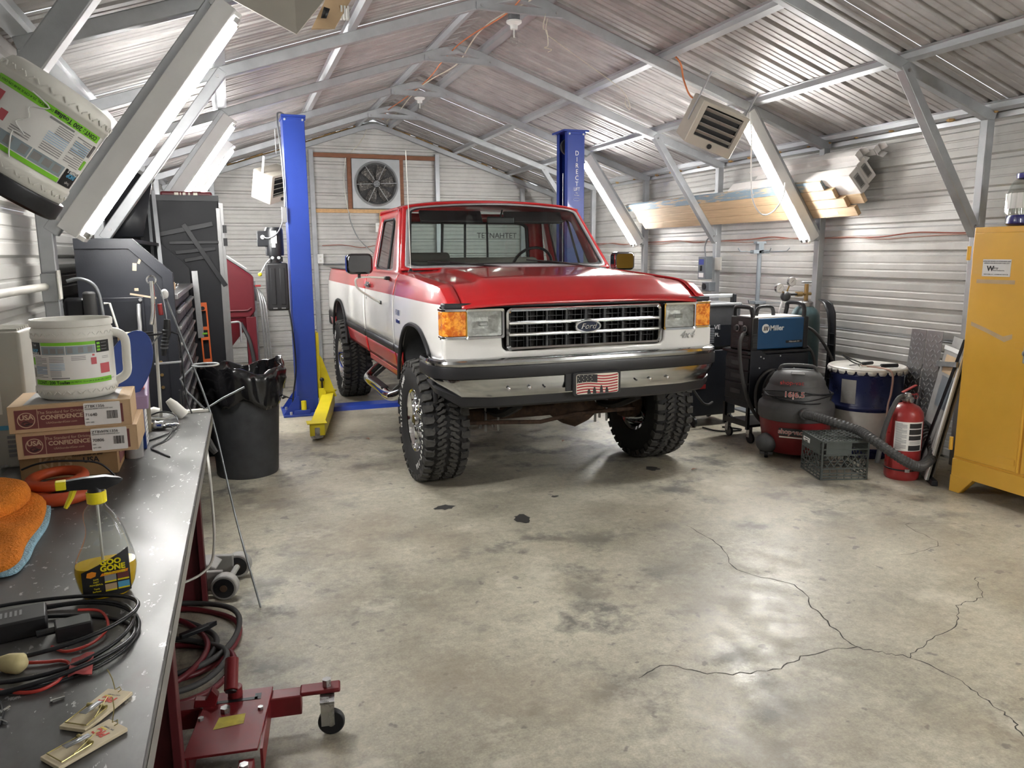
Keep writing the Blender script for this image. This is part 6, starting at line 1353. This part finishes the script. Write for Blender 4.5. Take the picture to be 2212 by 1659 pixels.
# towel tub
def bent(name,s_,size,mat,par,r_,a,z,bold=0,sx=1):
    cu=bpy.data.curves.new('c','FONT'); cu.body=s_; cu.size=size; cu.align_x='CENTER'; cu.align_y='CENTER'; cu.resolution_u=2; cu.offset=bold
    t_=bpy.data.objects.new('t',cu); C.objects.link(t_); bpy.context.view_layer.update(); me=bpy.data.meshes.new_from_object(t_.evaluated_get(bpy.context.evaluated_depsgraph_get())); bpy.data.objects.remove(t_)
    g=G().add([(r_*math.cos(a+v.co.x*sx/r_),r_*math.sin(a+v.co.x*sx/r_),z+v.co.y) for v in me.vertices],[tuple(p.vertices) for p in me.polygons]); return obj(name,g,mat,par,smooth=0)
def tub(label,loc,rot,lid=False,string=False):
    t=thing('towel_tub',label,'tub',loc,0,rot=rot); r_=.118
    g=G().lathe([(.001,.004),(.095,.0),(.108,.006),(.116,.022),(r_,.035),(r_,.040),(.1155,.043),(.1155,.192),(r_,.195),(.119,.20),(.117,.222),(.112,.230),(.1185,.233),(.1195,.250),(.117,.254),(.113,.252),(.110,.225),(.109,.04)],n=56); obj('tub_wall',g,'jugwhite',t,smooth=40)
    g=G()
    for k in range(34):
        a=2*PI*k/34
        for z in (.022,.030,.205,.213): g.box((0,0,0),(.0025,.014,.003)); 
        for q,z in enumerate((.026,.209)):
            for s_ in (-1,1):
                b=len(g.v); 
    g=G()
    for k in range(52):
        a=2*PI*k/52
        for z in (.027,.210):
            m=Matrix.Rotation(a,4,'Z')@Matrix.Translation((.1178,0,z))@Matrix.Rotation(R(45 if k%2 else -45),4,'X'); h=G().box((0,0,0),(.003,.012,.0025)); h.tf(m); g.add(h.v,h.f)
    obj('tread_emboss',g,'jugwhite',t,kind='stuff')
    # handle on +x side
    P=smooth_path([(.112,0,.205),(.128,0,.202),(.146,0,.188),(.152,0,.165),(.151,0,.11),(.150,0,.075),(.142,0,.058),(.128,0,.048),(.112,0,.04)],5)
    g=G(); rows=[]
    for i,p in enumerate(P):
        a=P[max(0,i-1)];b=P[min(len(P)-1,i+1)]; d=(b-a).normalized(); nn_=V((d.z,0,-d.x))
        w_,h_=.016,.0135; rows.append([p+nn_*h_*cx+V((0,w_*cy,0)) for cx,cy in ((1,.6),(.6,1),(-.6,1),(-1,.6),(-1,-.6),(-.6,-1),(.6,-1),(1,-.6),(1,.6))])
    g.sheet(rows); obj('handle',g,'jugwhite',t,smooth=60)
    a0=R(-90)
    def patch(nm,mat,x0,x1,z0,z1,rr_=.1162,par=None,kind=None,g=None):
        g=g or G(); x0,x1=x0*1.25+.006,x1*1.25+.006; n=max(2,int((x1-x0)/.008)); g.sheet([[(rr_*math.cos(a0+(x0+(x1-x0)*k/n)/r_),rr_*math.sin(a0+(x0+(x1-x0)*k/n)/r_),z) for k in range(n+1)] for z in (z0,z1)])
        return g if nm is None else obj(nm,g,mat,par or t,smooth=60,kind=kind)
    lb=patch('label','paper',-.125,.098,.052,.186)
    S_=.1166; Q=.1169
    patch('green_band','greenlime',-.08,.055,.176,.186,S_,lb); patch('green_band','greenlime',-.112,.098,.052,.068,S_,lb)
    patch('dark_block','blackp',-.125,-.082,.148,.186,S_,lb); patch('dark_block','blackp',.055,.098,.148,.186,S_,lb); patch('photo_block','labelgrey',-.078,-.018,.148,.174,S_,lb); patch('photo_block','labelgrey',-.016,.053,.148,.174,S_,lb)
    g=G(); 
    for x in (-.072,-.053,-.034): patch(None,None,x,x+.014,.152,.168,Q,g=g)
    for x in (-.012,.012,.034): patch(None,None,x,x+.012,.152,.17,Q,g=g)
    obj('picture',g,'panelgrey',lb,kind='stuff',smooth=60)
    g=G()
    for z in (.153,.163,.174): patch(None,None,.058,.067,z,z+.007,Q,g=g)
    patch(None,None,-.121,-.109,.115,.138,Q,g=g); obj('green_icon',g,'greenlime',lb,kind='stuff')
    g=G()
    for k in range(14): patch(None,None,-.105,-.065 if k%4 else -.08,.1395-k*.0048,.1412-k*.0048,Q,g=g)
    for k in range(4): patch(None,None,-.058,-.022,.139-k*.0048,.1407-k*.0048,Q,g=g)
    for k in range(3): patch(None,None,-.005,.028,.1395-k*.005,.1412-k*.005,Q,g=g)
    for k in range(5): patch(None,None,-.058,-.03,.097-k*.0045,.0985-k*.0045,Q,g=g)
    for k in range(2): patch(None,None,.07,.092,.133-k*.005,.1345-k*.005,Q,g=g)
    for z in (.1565,.1665,.1775): patch(None,None,.07,.088,z,z+.002,Q,g=g)
    patch(None,None,-.055,-.012,.0712,.0752,Q,g=g); obj('small_print',g,'inkgrey',lb,kind='stuff')
    g=G()
    for k in range(5): patch(None,None,-.105,-.066,.108-k*.005,.1098-k*.005,Q+.0002,g=g); 
    for k in range(5): patch(None,None,-.058,-.021,.119-k*.0048,.1207-k*.0048,Q+.0002,g=g)
    obj('blue_print',g,'printlight',lb,kind='stuff')
    g=G()
    for x,z,w_,h_ in ((.040,.112,.014,.022),(.063,.080,.030,.032),(.044,.139,.006,.006)): patch(None,None,x,x+w_,z,z+h_,Q,g=g)
    obj('red_picture',g,'labelpink',lb,kind='stuff')
    g=G()
    x=-.119
    while x<-.108: patch(None,None,x,x+.0012,.075,.105,Q,g=g); x+=.0024
    obj('barcode',g,'ink',lb,kind='stuff')
    bent('lettering','CONT.: 200 Toallas',.0135,'ink',t,Q+.0002,a0+(-.066)/r_,.0595,.0003); bent('lettering','(30 DE METAL 25,4 CM X 30,48 CM) CADA TOALLA',.0072,'ink',t,Q+.0002,a0+(.062)/r_,.060)
    bent('lettering','SHOP',.0135,'labelblue',t,Q+.0003,a0-.124/r_,.160,.0006); bent('lettering','TOWELS',.0105,'paper',t,Q+.0003,a0-.124/r_,.151,.0004); bent('lettering','THE BRAWNY'[:0] or 'Tough',.008,'paper',t,Q+.0003,a0-.124/r_,.178)
    if lid: obj('dark_lid',G().lathe([(.112,.226),(.123,.228),(.125,.232),(.125,.262),(.118,.268),(.001,.268)],n=48),'discblue' if 0 else 'cabblack2',t,smooth=40)
    if string:
        pts=[(.1195*math.cos(a0+x/r_),.1195*math.sin(a0+x/r_),z) for x,z in ((.01,.19),(.02,.17),(.03,.14),(.01,.135),(.035,.12),(.02,.10),(.03,.08),(-.0,.06),(.04,.05))]
        obj('tied_string',G().tube(smooth_path(pts,4),.0016,5),'rope' if 0 else 'white',t)
    return t
tub('white handled towel tub with green label standing on the carton stack',(-.502,2.815,BZ+.2675),(0,0,R(5)))
zax=V((-.575,.01,-.818)).normalized(); out=V((.17,-.975,-.13)); out=(out-zax*out.dot(zax)).normalized(); yax=-out; xax=yax.cross(zax).normalized()
m3=Matrix((xax,yax,zax)).transposed()
HC=V((-.392,2.0,1.885))
t=tub('white towel tub with dark lid wedged upside down between the left roof braces',tuple(HC-zax*.125),m3.to_euler(),True,True)
# spray bottle
t=thing('spray_bottle','clear spray bottle of yellow cleaner with black and yellow trigger on the workbench','spray bottle',(-.30,1.755,BZ),R(9))
rows=[(.0,-.034,.040,.026),(.003,-.044,.048,.033),(.025,-.052,.060,.038),(.06,-.058,.066,.041),(.085,-.053,.063,.040),(.112,-.038,.056,.036),(.135,-.029,.050,.032),(.155,-.026,.044,.028),(.178,-.031,.031,.023),(.195,-.026,.018,.017),(.204,-.0135,.0135,.0135),(.215,-.0135,.0135,.0135)]
def bottle(rows,inset=0,ztop=9):
    g=G(); L=[]; last=None
    R_=[]
    for i,(z,a,b,d) in enumerate(rows):
        if z>ztop:
            z0,a0_,b0_,d0_=rows[i-1]; f_=(ztop-z0)/(z-z0); R_.append((ztop,a0_+(a-a0_)*f_,b0_+(b-b0_)*f_,d0_+(d-d0_)*f_)); break
        R_.append((z,a,b,d))
    n=28
    for z,a,b,d in R_:
        cx,hx=(a+b)/2,(b-a)/2-inset; d=d-inset; row=[]
        for k in range(n):
            th_=2*PI*k/n; c_,s_=math.cos(th_),math.sin(th_); e=.75; row.append((cx+hx*math.copysign(abs(c_)**e,c_),d*math.copysign(abs(s_)**e,s_),max(z,inset)))
        L.append(row)
    for A_,B_ in zip(L,L[1:]): bridge(g,A_,B_)
    g.add(L[0],[tuple(range(n))[::-1]]); g.add(L[-1],[tuple(range(n))]) if ztop<9 else None
    return g
obj('bottle',bottle(rows),'plastic_clear',t,smooth=60,sub=1); obj('yellow_liquid',bottle(rows,.0022,.072),'goo',t,smooth=60)
lab=[(-.030,.012),(.042,.012),(.046,.055),(.044,.098),(.030,.098),(-.042,.065),(-.046,.058)]
def fy(z): 
    for (z0,_,_,d0),(z1,_,_,d1) in zip(rows,rows[1:]):
        if z0<=z<=z1: return -(d0+(d1-d0)*(z-z0)/(z1-z0))-.0012
    return -.04
def flat(nm,pts,mat,off,par): 
    P=[(x,fy(z)-off-.0012,z) for x,z in pts]; return obj(nm,G().add(P,[tuple(range(len(P)))]),mat,par,smooth=0)
def lbl(nm,x0,x1,z0,z1,mat,off,par,xl=None,top=None):
    g=G(); nz=8; gr=[]
    for i in range(nz+1):
        f_=i/nz; row=[]
        for j in range(7):
            x=x0+(x1-x0)*j/6; zt=z1 if top is None else top(x); z=z0+(zt-z0)*f_; xx=x
            cx=0;hx=.05; 
            q=[r_ for r_ in rows]; 
            for (za,aa,ba,da),(zb,ab,bb,db) in zip(rows,rows[1:]):
                if za<=z<=zb: w_=(z-za)/(zb-za); a=aa+(ab-aa)*w_; b=ba+(bb-ba)*w_; d=da+(db-da)*w_; break
            cx=(a+b)/2; hx=(b-a)/2; e_=min(.999,abs((xx-cx)/hx)); s_=(1-e_**(2/.75))**.5 if e_<1 else 0; row.append((xx,-d*(s_**.75)-off,z))
        gr.append(row)
    return obj(nm,g.sheet(gr),mat,par,smooth=60)
lb=lbl('label',-.042,.049,.008,.1,'ink',.0022,t,top=lambda x:.068+.040*(x+.042)/.091)
lbl('yellow_swoosh',-.030,.045,.08,.1,'sprayyellow',.0016,lb,top=lambda x:.069+.043*(x+.036)/.082) if 0 else None
g=G(); A_=[(x,-.0395+.0001,.066+.034*(x+.036)/.082) for x in (-.036,-.01,.02,.046)]
def lt(s_,size,mat,x,z,bold=0,sx=1,rot=0): return text('lettering',s_,size,mat,t,(x,fy(z)-.0022,z),Euler((PI/2+ (R(8) if z>.08 else 0),0,0)),.0003,sx=sx,bold=bold)
lt('GOO',.0165,'sprayyellow',.014,.086,.0007); lt('GONE',.0165,'sprayyellow',.017,.073,.0007)
flat('orange_stripe',[(-.008,.0575),(.044,.060),(.046,.066),(-.004,.0635)],'gooorange',.0007,lb); lt('PRO-POWER',.0068,'sprayyellow',.02,.062,.0002)
flat('orange_mark',[(-.033,.060),(-.025,.057),(-.016,.060),(-.014,.068),(-.022,.071),(-.031,.069)],'gooorange',.0007,lb)
for x,z,m_ in ((.0,.042,'panelgrey'),(.024,.043,'maroon'),(.0,.022,'tan'),(.024,.023,'labelblue')): flat('picture',[(x,z),(x+.022,z+.0005),(x+.022,z+.0165),(x,z+.016)],m_,.0007,lb)
for x,z in ((.0,.0415),(.024,.0425),(.0,.0215),(.024,.0225)): flat('caption',[(x,z),(x+.022,z+.0005),(x+.022,z+.004),(x,z+.0035)],'sprayyellow',.0012,lb)
for z,s_ in ((.052,'SAFE'),(.046,'FAST'),(.040,'POWERFUL'),(.031,'Tools'),(.025,'Surfaces')): lt(s_,.0048,'sprayyellow',-.016,z)
obj('collar',G().lathe([(.016,.205),(.019,.207),(.0195,.229),(.018,.231),(.001,.232)],n=24),'sprayyellow',t,smooth=30)
obj('sprayer_head',G().add([(x,y,z) for x,hw_,zs_ in ((-.052,.011,(.242,.261)),(-.02,.013,(.240,.263)),(.02,.014,(.236,.262)),(.045,.009,(.244,.255)),(.052,.003,(.248,.251))) for y,z in ((-hw_,zs_[0]),(hw_,zs_[0]),(hw_,zs_[1]-.004),(hw_*.6,zs_[1]),(-hw_*.6,zs_[1]),(-hw_,zs_[1]-.004))],[(i*6+k,i*6+(k+1)%6,(i+1)*6+(k+1)%6,(i+1)*6+k) for i in range(4) for k in range(6)]+[tuple(range(6))[::-1],tuple(range(24,30))]).lathe([(.017,.229),(.014,.242),(.012,.25)],n=16),'blackp',t,bev=.002)
obj('nozzle',G().b2((-.072,-.011,.244),(-.052,.011,.262)),'sprayyellow',t,bev=.002); obj('trigger',G().tube([(-.040,0,.241),(-.046,0,.225),(-.054,0,.210),(-.058,0,.203)],[.007,.006,.005,.004],8),'sprayyellow',t); obj('dip_tube',G().cyl((0,0,.21),(.0,0,.01),.0028,8),'white',t)
# orange towel
def slab(name,pts,z0,z1,mat,amp,par,seed):
    random.seed(seed); n=len(pts); cx=sum(p[0] for p in pts)/n; cy=sum(p[1] for p in pts)/n; P=[(p.x,p.y) for p in smooth_path([(a,b,0) for a,b in pts],6,True)]; g=G(); rows=[]
    for s_,z in ((.97,z0),(1.0,z0+(z1-z0)*.3),(1.0,z0+(z1-z0)*.7),(.95,z1),(.8,z1+amp),(.55,z1+amp*.5),(.3,z1+amp*1.2),(.02,z1+amp)): rows.append([(cx+(x-cx)*s_+.0,cy+(y-cy)*s_,z+(amp*.6*math.sin(x*23+y*17+seed) if s_<.96 else 0)) for x,y in P])
    for A_,B_ in zip(rows,rows[1:]): bridge(g,A_,B_)
    g.add(rows[0],[tuple(range(len(P)))[::-1]]); return obj(name,g,mat,par,smooth=60)
t=thing('microfiber_towel','fluffy orange towel with light blue underside, folded on the left of the workbench','towel',(0,0,BZ))
slab('lower_fold',[(-.86,2.62),(-.66,2.60),(-.565,2.50),(-.525,2.30),(-.525,2.12),(-.515,1.98),(-.56,1.93),(-.70,1.98),(-.86,2.1)],.006,.032,'towel',.008,t,3); slab('upper_fold',[(-.86,2.50),(-.70,2.53),(-.62,2.50),(-.575,2.41),(-.60,2.28),(-.70,2.18),(-.86,2.16)],.042,.078,'towel',.01,t,5); slab('blue_underside',[(-.86,2.62),(-.66,2.61),(-.56,2.52),(-.513,2.30),(-.508,2.12),(-.502,2.00),(-.53,1.925),(-.70,1.97),(-.86,2.1)],.0,.012,'towelblue',.001,t,8)
t=thing('rubber_ring','orange red rubber ring coil between the towel and the carton stack','hose coil',(-.52,2.545,BZ+.0)); obj('ring',G().tube([(.075*math.cos(2*PI*k/32),.09*math.sin(2*PI*k/32),.020) for k in range(32)],.020,12,closed=True),'orangered',t,smooth=60); obj('ring',G().tube([(-.02+.07*math.cos(2*PI*k/32),.03+.09*math.sin(2*PI*k/32),.054) for k in range(32)],.016,12,closed=True),'orangered',t,smooth=60)
wire('thin_cord',[(-.66,2.70,BZ+.06),(-.60,2.66,BZ+.085),(-.52,2.64,BZ+.09),(-.44,2.66,BZ+.07),(-.40,2.68,BZ+.02)],.0035,'blackp',label='thin black cord draped over the orange rubber ring',cat='cord')
# coil of black cable with adapters
for k,(cx,cy,rx,ry,z,lab) in enumerate(((-.40,1.545,.185,.165,.006,'outermost black cable loop, reaching nearest the bench edge'),(-.395,1.56,.170,.150,.014,'second black cable loop on the bench'),(-.41,1.60,.19,.125,.024,'black cable loop passing behind the power adapters'),(-.42,1.52,.20,.145,.009,'black cable loop nearest the mouse traps'))):
    pts=[(cx+rx*math.cos(a),cy+ry*math.sin(a),BZ+z+.006*math.sin(2*a+k)) for a in [2*PI*j/40 for j in range(40)]]
    obj('cable_loop',G().tube(pts,.0042,8,closed=True),'blackp',label=lab,cat='cable',smooth=60)
t=thing('power_adapter','large black power adapter inside the cable coil','power adapter',(-.50,1.57,BZ),R(12)); obj('brick',G().b2((0,0,.0),(.125,.075,.038)),'trimblack',t,bev=.004)
g=G()
for k in range(6): g.b2((.04+k*.008,.03,.038),(.044+k*.008,.055,.0388))
pieces('vent_slot',g,'inkgrey',t)
t=thing('power_adapter','small black power adapter with a short plug, behind the red scrap','power adapter',(-.355,1.545,BZ),R(14)); obj('brick',G().b2((0,0,0),(.062,.045,.03)),'trimblack',t,bev=.003); obj('plug',G().cyl((-.03,.02,.02),(0,.02,.02),.007,8),'blackp',t)
wire('red_black_wire',[(-.36,1.53,BZ+.004),(-.33,1.50,BZ+.004),(-.29,1.515,BZ+.006),(-.27,1.56,BZ+.012),(-.29,1.62,BZ+.02),(-.33,1.62,BZ+.03)],.0028,'redwire',label='thin red wire curled beside the small power adapter',cat='wire')
wire('red_black_wire',[(-.45,1.50,BZ+.004),(-.40,1.48,BZ+.006),(-.36,1.47,BZ+.005),(-.33,1.465,BZ+.004),(-.315,1.44,BZ+.004),(-.325,1.39,BZ+.005),(-.36,1.37,BZ+.004),(-.42,1.40,BZ+.005),(-.47,1.45,BZ+.004)],.003,'redwire',label='red wire wandering across the middle of the cable coil',cat='wire')
wire('thin_black_wire',[(-.47,1.42,BZ+.003),(-.41,1.37,BZ+.004),(-.385,1.30,BZ+.003),(-.40,1.24,BZ+.003),(-.43,1.22,BZ+.003)],.0025,'blackp',label='thin black wire trailing down at the left picture edge',cat='wire')
t=thing('paint_brush','paint brush with a rounded tan handle at the left of the bench','brush',(-.435,1.47,BZ),R(-12)); obj('handle',G().tube([(-.05,0,.014),(-.02,.004,.013),(.0,.006,.014),(.025,-.002,.017),(.045,-.008,.018),(.055,-.01,.016)],[.012,.008,.010,.017,.018,.008],14),'brushtan',t,smooth=60)
t=thing('fabric_scrap','red cloth patch on a clear plastic bag inside the cable coil','scrap',(-.29,1.425,BZ),R(5)); obj('red_patch',G().sheet([[(-.022+.012*i,-.03+.018*j,.008+.004*math.sin(i*1.7+j)) for i in range(4)] for j in range(5)]),'redcloth',t,solid=.002); obj('clear_bag',G().sheet([[(-.015+.015*i,-.035+.018*j,.003+.004*((i+j)%2)) for i in range(4)] for j in range(5)]),'plastic_clear',t)
# mouse traps
def trap(lab,loc,rz):
    t=thing('mouse_trap',lab,'mouse trap',loc,rz,'wooden mouse traps on the workbench'); w,l=.047,.105
    obj('wood_base',G().b2((-w/2,-l/2,0),(w/2,l/2,.006)),'trapwood',t,bev=.0008)
    text('lettering','PIC',.018,'redprint',t,(0,.025,.0063),(0,0,PI),.0002,.15,bold=.0006); text('lettering','SIMPLY THE BEST',.003,'inkgrey',t,(0,.038,.0063),(0,0,PI),.0001); obj('yellow_flash',G().b2((-.014,.032,.0061),(.0,.035,.0063)),'yellowprint',t)
    obj('trip_pedal',G().add([(-.006,-.03,.016),(.006,-.03,.016),(.005,.008,.013),(-.005,.008,.013)],[(0,1,2,3)]),'zinc',t,solid=.0014)
    obj('spring',G().cyl((-.017,.0,.010),(-.006,.0,.010),.0035,10).cyl((.006,0,.010),(.017,0,.010),.0035,10),'dullbrass',t) if 0 else pieces('spring',G().cyl((-.017,.0,.010),(-.006,.0,.010),.0035,10).cyl((.006,0,.010),(.017,0,.010),.0035,10),'dullbrass',t)
    obj('snap_bar',G().tube([(-.017,0,.009),(-.019,-.045,.008),(.019,-.045,.008),(.017,0,.009)],.0011,6),'dullbrass',t); obj('hold_down_wire',G().tube([(.002,.045,.007),(.006,.048,.010),(.0,.052,.012),(-.004,.046,.010),(-.02,.060,.02),(-.035,.068,.03)],.0009,5),'dullbrass',t); obj('wire_arm',G().tube([(.019,-.028,.010),(.010,.0,.013),(.004,.018,.015)],.0009,5),'dullbrass',t)
    return t
trap('wooden mouse trap farther from the camera',(-.2475,1.275,BZ+.001),R(-32)); trap('wooden mouse trap nearest the camera',(-.2505,1.185,BZ+.001),R(-50))
def screw(lab,loc,rz): t=thing('loose_screw',lab,'screw',loc,rz); obj('shank',G().cyl((0,0,.004),(.018,0,.003),.0022,8),'chromed',t); obj('head',G().cyl((-.003,0,.004),(0,0,.004),.0045,10),'chromed',t)
screw('single loose screw beside the farther mouse trap',(-.322,1.333,BZ),R(20)); screw('loose screw at the left picture edge, upper of the pair',(-.392,1.322,BZ),R(60)); screw('loose screw at the left picture edge, lower of the pair',(-.388,1.300,BZ),R(-40))
# things at the far end of the bench
t=thing('beige_appliance','beige vented appliance casing behind the carton stack','appliance',(-.85,2.98,BZ)); obj('casing',G().b2((0,0,0),(.16,.24,.47)),'acbeige',t,bev=.01,seg=3)
g=G()
for k in range(7): g.b2((.01,.02+k*.03,.470),(.15,.03+k*.03,.478))
pieces('top_vent_slat',g,'acbeige',t); lb=obj('spec_label',G().b2((.04,-.0015,.19),(.085,0,.40)),'paper',t); g=G()
for k in range(16): g.b2((.045,-.002,.21+k*.009),(.08 if k%3 else .07,-.0015,.2125+k*.009))
obj('label_print',g,'inkgrey',lb,kind='stuff'); obj('blue_strip',G().b2((.07,-.002,.135),(.14,0,.150)),'labelblue',t); g=G()
for k in range(5): g.b2((.09,-.002,.04+k*.016),(.13,-.001,.05+k*.016))
pieces('barcode_block',g,'inkgrey',t)
t=thing('clear_canister','clear canister with brownish content and a pale lid behind the towel tub','canister',(-.40,3.42,BZ)); obj('canister_wall',G().lathe([(.001,0),(.045,0),(.048,.2),(.045,.36),(.038,.385)],n=24),'canister',t,smooth=40); obj('lid',G().lathe([(.05,.38),(.052,.385),(.052,.405),(.046,.412),(.001,.412)],n=24),'tan',t,smooth=40)
t=thing('blue_oval_pad','dark blue oval pad standing behind the towel tub handle','pad',(-.385,3.12,BZ+.31),rot=(R(-8),R(24),R(14))); g=G(); n=32; o_=[(.075*math.cos(2*PI*k/n),.145*math.sin(2*PI*k/n)) for k in range(n)]; bridge(g,[(x,-.008,z) for x,z in o_],[(x,.008,z) for x,z in o_]); g.add([(x,-.008,z) for x,z in o_],[tuple(range(n))]); g.add([(x,.008,z) for x,z in o_],[tuple(range(n))]); obj('pad',g,'discblue',t,bev=.004)
t=thing('product_box','dark blue product box under a clear blister package beside the tub','box',(-.415,3.10,BZ),R(2)); obj('carton',G().b2((0,0,0),(.07,.12,.155)),'discblue',t,bev=.002); text('lettering','ES',.04,'sprayyellow',t,(.025,-.001,.095),E0,.0003,bold=.001); sp=obj('side_label',G().b2((.07,.01,.01),(.0715,.11,.145)),'paper',t); pieces('side_print',(lambda g:[g.b2((.072,.02,.02+k*.018),(.0723,.1,.026+k*.018)) for k in range(6)] and g)(G()),'inkgrey',sp)
t=thing('blister_pack','clear blister package with pink and blue card on the dark product box','package',(-.41,3.08,BZ+.156),R(2),rot=(R(-25) if 0 else R(0),0,R(2))); obj('pack',G().prism([(0,0),(.15,.09),(.15,.12),(0,.05)],0,0,.085),'purple',t,bev=.003); obj('card_strip',G().add([(.012,.03,.0715),(.075,.03,.0715),(.075,.09,.1),(.012,.09,.1)],[(0,1,2,3)]),'labelpink',t); obj('white_tag',G().add([(.03,.10,.1065),(.075,.10,.1065),(.075,.13,.119),(.03,.13,.119)],[(0,1,2,3)]),'paper',t)
obj('white_tub',G().lathe([(.001,0),(.03,0),(.034,.10),(.036,.12),(.03,.125),(.001,.126)],n=20),'panelgrey',loc=(-.375,2.99,BZ),label='small greyish plastic tub in front of the dark product box',cat='tub',smooth=40)
t=thing('air_coupling','chrome and brass air line coupling lying on the far end of the bench','coupling',(-.40,3.44,BZ+.018),R(-6)); obj('body',G().cyl((0,0,0),(.05,0,0),.014,6),'brass',t,bev=.002); obj('chrome_collar',G().lathe([(.001,.05),(.018,.05),(.022,.058),(.018,.07),(.022,.082),(.018,.095),(.012,.1),(.001,.1)],n=20,ax=0),'chrome',t,smooth=40); obj('nipple',G().lathe([(.006,.1),(.008,.115),(.006,.125),(.009,.132),(.005,.15),(.001,.152)],n=16,ax=0),'chrome',t,smooth=40)
wire('thin_cord',[(-.40,3.38,BZ+.004),(-.33,3.42,BZ+.01),(-.27,3.36,BZ+.02),(-.29,3.2,BZ+.006),(-.33,3.1,BZ+.004),(-.29,3.0,BZ+.004),(-.255,2.93,BZ+.003)],.0035,'blackp',label='thin black cord looping from the coupling toward the camera',cat='cord')
wire('thin_cord',[(-.42,3.60,BZ+.01),(-.34,3.62,BZ+.04),(-.27,3.52,BZ+.04),(-.26,3.38,BZ+.01),(-.33,3.25,BZ+.004),(-.38,3.2,BZ+.004)],.0035,'blackp',label='thin black cord arching behind the air coupling',cat='cord')
t=thing('wire_stand','tall thin wire stand with round loops at the far bench corner','wire stand',(-.335,3.72,BZ))
def loopr(cx,cy,cz,r_,n=24): return [(cx+r_*math.cos(2*PI*k/n),cy+r_*math.sin(2*PI*k/n),cz) for k in range(n)]
obj('upright',G().tube([(-.01,0,0),(-.005,0,.3),(.0,0,.60)],.007,8),'offwhite',t,smooth=60); obj('loop',G().tube(loopr(-.03,-.03,.38,.055),.005,6,closed=True),'blackp',t); obj('cross_rail',G().cyl((-.09,.02,.40),(.06,.03,.16),.001,4),'steel',t) if 0 else obj('cross_rail',G().tube([(-.02,.01,.24),(.10,.01,.245)],.005,6),'galvbright',t)
obj('side_wire',G().tube(smooth_path([(.02,0,.385),(.08,0,.375),(.095,0,.33),(.10,0,.10),(.12,0,.005)],4),.004,6),'blackp',t)
t=thing('blow_gun','chrome air blow gun with black ribbed grip hanging on the wire stand','air gun',(-.335,3.70,BZ+.42)); obj('barrel',G().tube(smooth_path([(0,0,.19),(.0,0,.12),(-.005,0,.05),(-.015,0,.0)],4),.009,10),'chrome',t,smooth=60); obj('ring',G().tube([( .018*math.cos(a),0,.195+.018*math.sin(a)) for a in [2*PI*k/16 for k in range(16)]],.004,6,closed=True),'chrome',t); obj('red_tip',G().cyl((.025,0,.09),(.028,0,.04),.010,10),'extred',t,bev=.002); obj('hook_wire',G().tube(smooth_path([(.01,0,.19),(.035,0,.14),(.045,0,.06),(.045,0,.0),(.02,0,-.04),(-.05,0,-.12)],5),.004,6),'galvdark',t)
obj('grip',G().tube([(.05,0,.02),(.045,0,-.04),(.03,0,-.10),(.025,0,-.14)],[.014,.017,.014,.010],10),'blackp',t,smooth=60)
g=G()
for k in range(6): g.lathe([(.014,0),(.0175,.004),(.014,.008)],(.044-.003*k,0,-.03-.016*k),12)
obj('grip_ribs',g,'galvdark',t,kind='stuff')
t=thing('corner_bracket','bent steel rod bracket with two wire loops clamped to the far bench corner','bracket',(-.14,3.76,BZ)); obj('clamp_bar',G().b2((-.12,-.01,.0),(.0,.02,.014)),'offwhite',t,bev=.003); obj('upright_strip',G().b2((-.125,-.008,.0),(-.118,.01,.11)),'blackp',t); obj('bent_rod',G().tube([(.16,.03,.10),(.06,.02,.055),(-.02,0,.012),(-.09,0,.10),(-.115,.0,.16),(-.06,.02,.21)],.005,8),'galvdark',t); obj('loop',G().tube(loopr(-.005,.05,.215,.058),.004,6,closed=True),'galvbright',t)
t=thing('clip_lamp','small white plastic clip lamp lying at the back of the bench','clip lamp',(-.275,3.66,BZ)); obj('shade',G().tube([(-.03,0,.085),(-.01,0,.06),(.02,0,.02),(.03,0,.008)],[.014,.022,.026,.026],14),'jugwhite',t,smooth=60); obj('clip_body',G().tube([(-.13,0,.03),(-.09,0,.035),(-.07,0,.03)],[.015,.024,.02],12),'jugwhite',t,smooth=60); obj('lead',G().tube(smooth_path([(-.13,0,.006),(-.05,-.01,.004),(.0,-.01,.02)],4),.003,6),'jugwhite',t)
t=obj('plastic_wrap',G().sheet([[(-.86+.05*i,2.55+.06*j,BZ+.01+.05*abs(math.sin(i*2.1+j*1.3))+.03*((i*j)%2)) for i in range(4)] for j in range(5)]),'plastic_clear',label='crumpled clear plastic wrap left of the carton stack',cat='plastic wrap',smooth=0)
# ceiling unit hanging at the top edge
t=thing('ceiling_unit','beige metal unit with a broad flat plate hanging at the top edge of the view','ceiling unit',(.30,3.0,2.40))
pl_=obj('flat_plate',G().add([(-.03,-.02,-.006),(.085,-.01,.135),(-.02,.10,.36),(-.26,.05,.12)],[(0,1,2,3)]),'heater',t,solid=.006,smooth=0)
obj('side_channel',G().add([(.03,.05,.035),(.115,.05,.045),(.19,.07,.17),(.10,.07,.17)],[(0,1,2,3)]),'tan',t,solid=.01,smooth=0); obj('cut_out',G().add([(.065,.04,.075),(.085,.04,.075),(.10,.045,.11),(.078,.045,.115)],[(0,1,2,3)]),'blackp',t,solid=.004)
g=G()
for k in range(3): g.b2((.14+k*.012,.055,.085),(.147+k*.012,.08,.13))
pieces('louver',g,'white',t); obj('hanger',G().tube([(.0,.08,.3),(-.02,.1,.42)],.006,6),'galvbright',t)
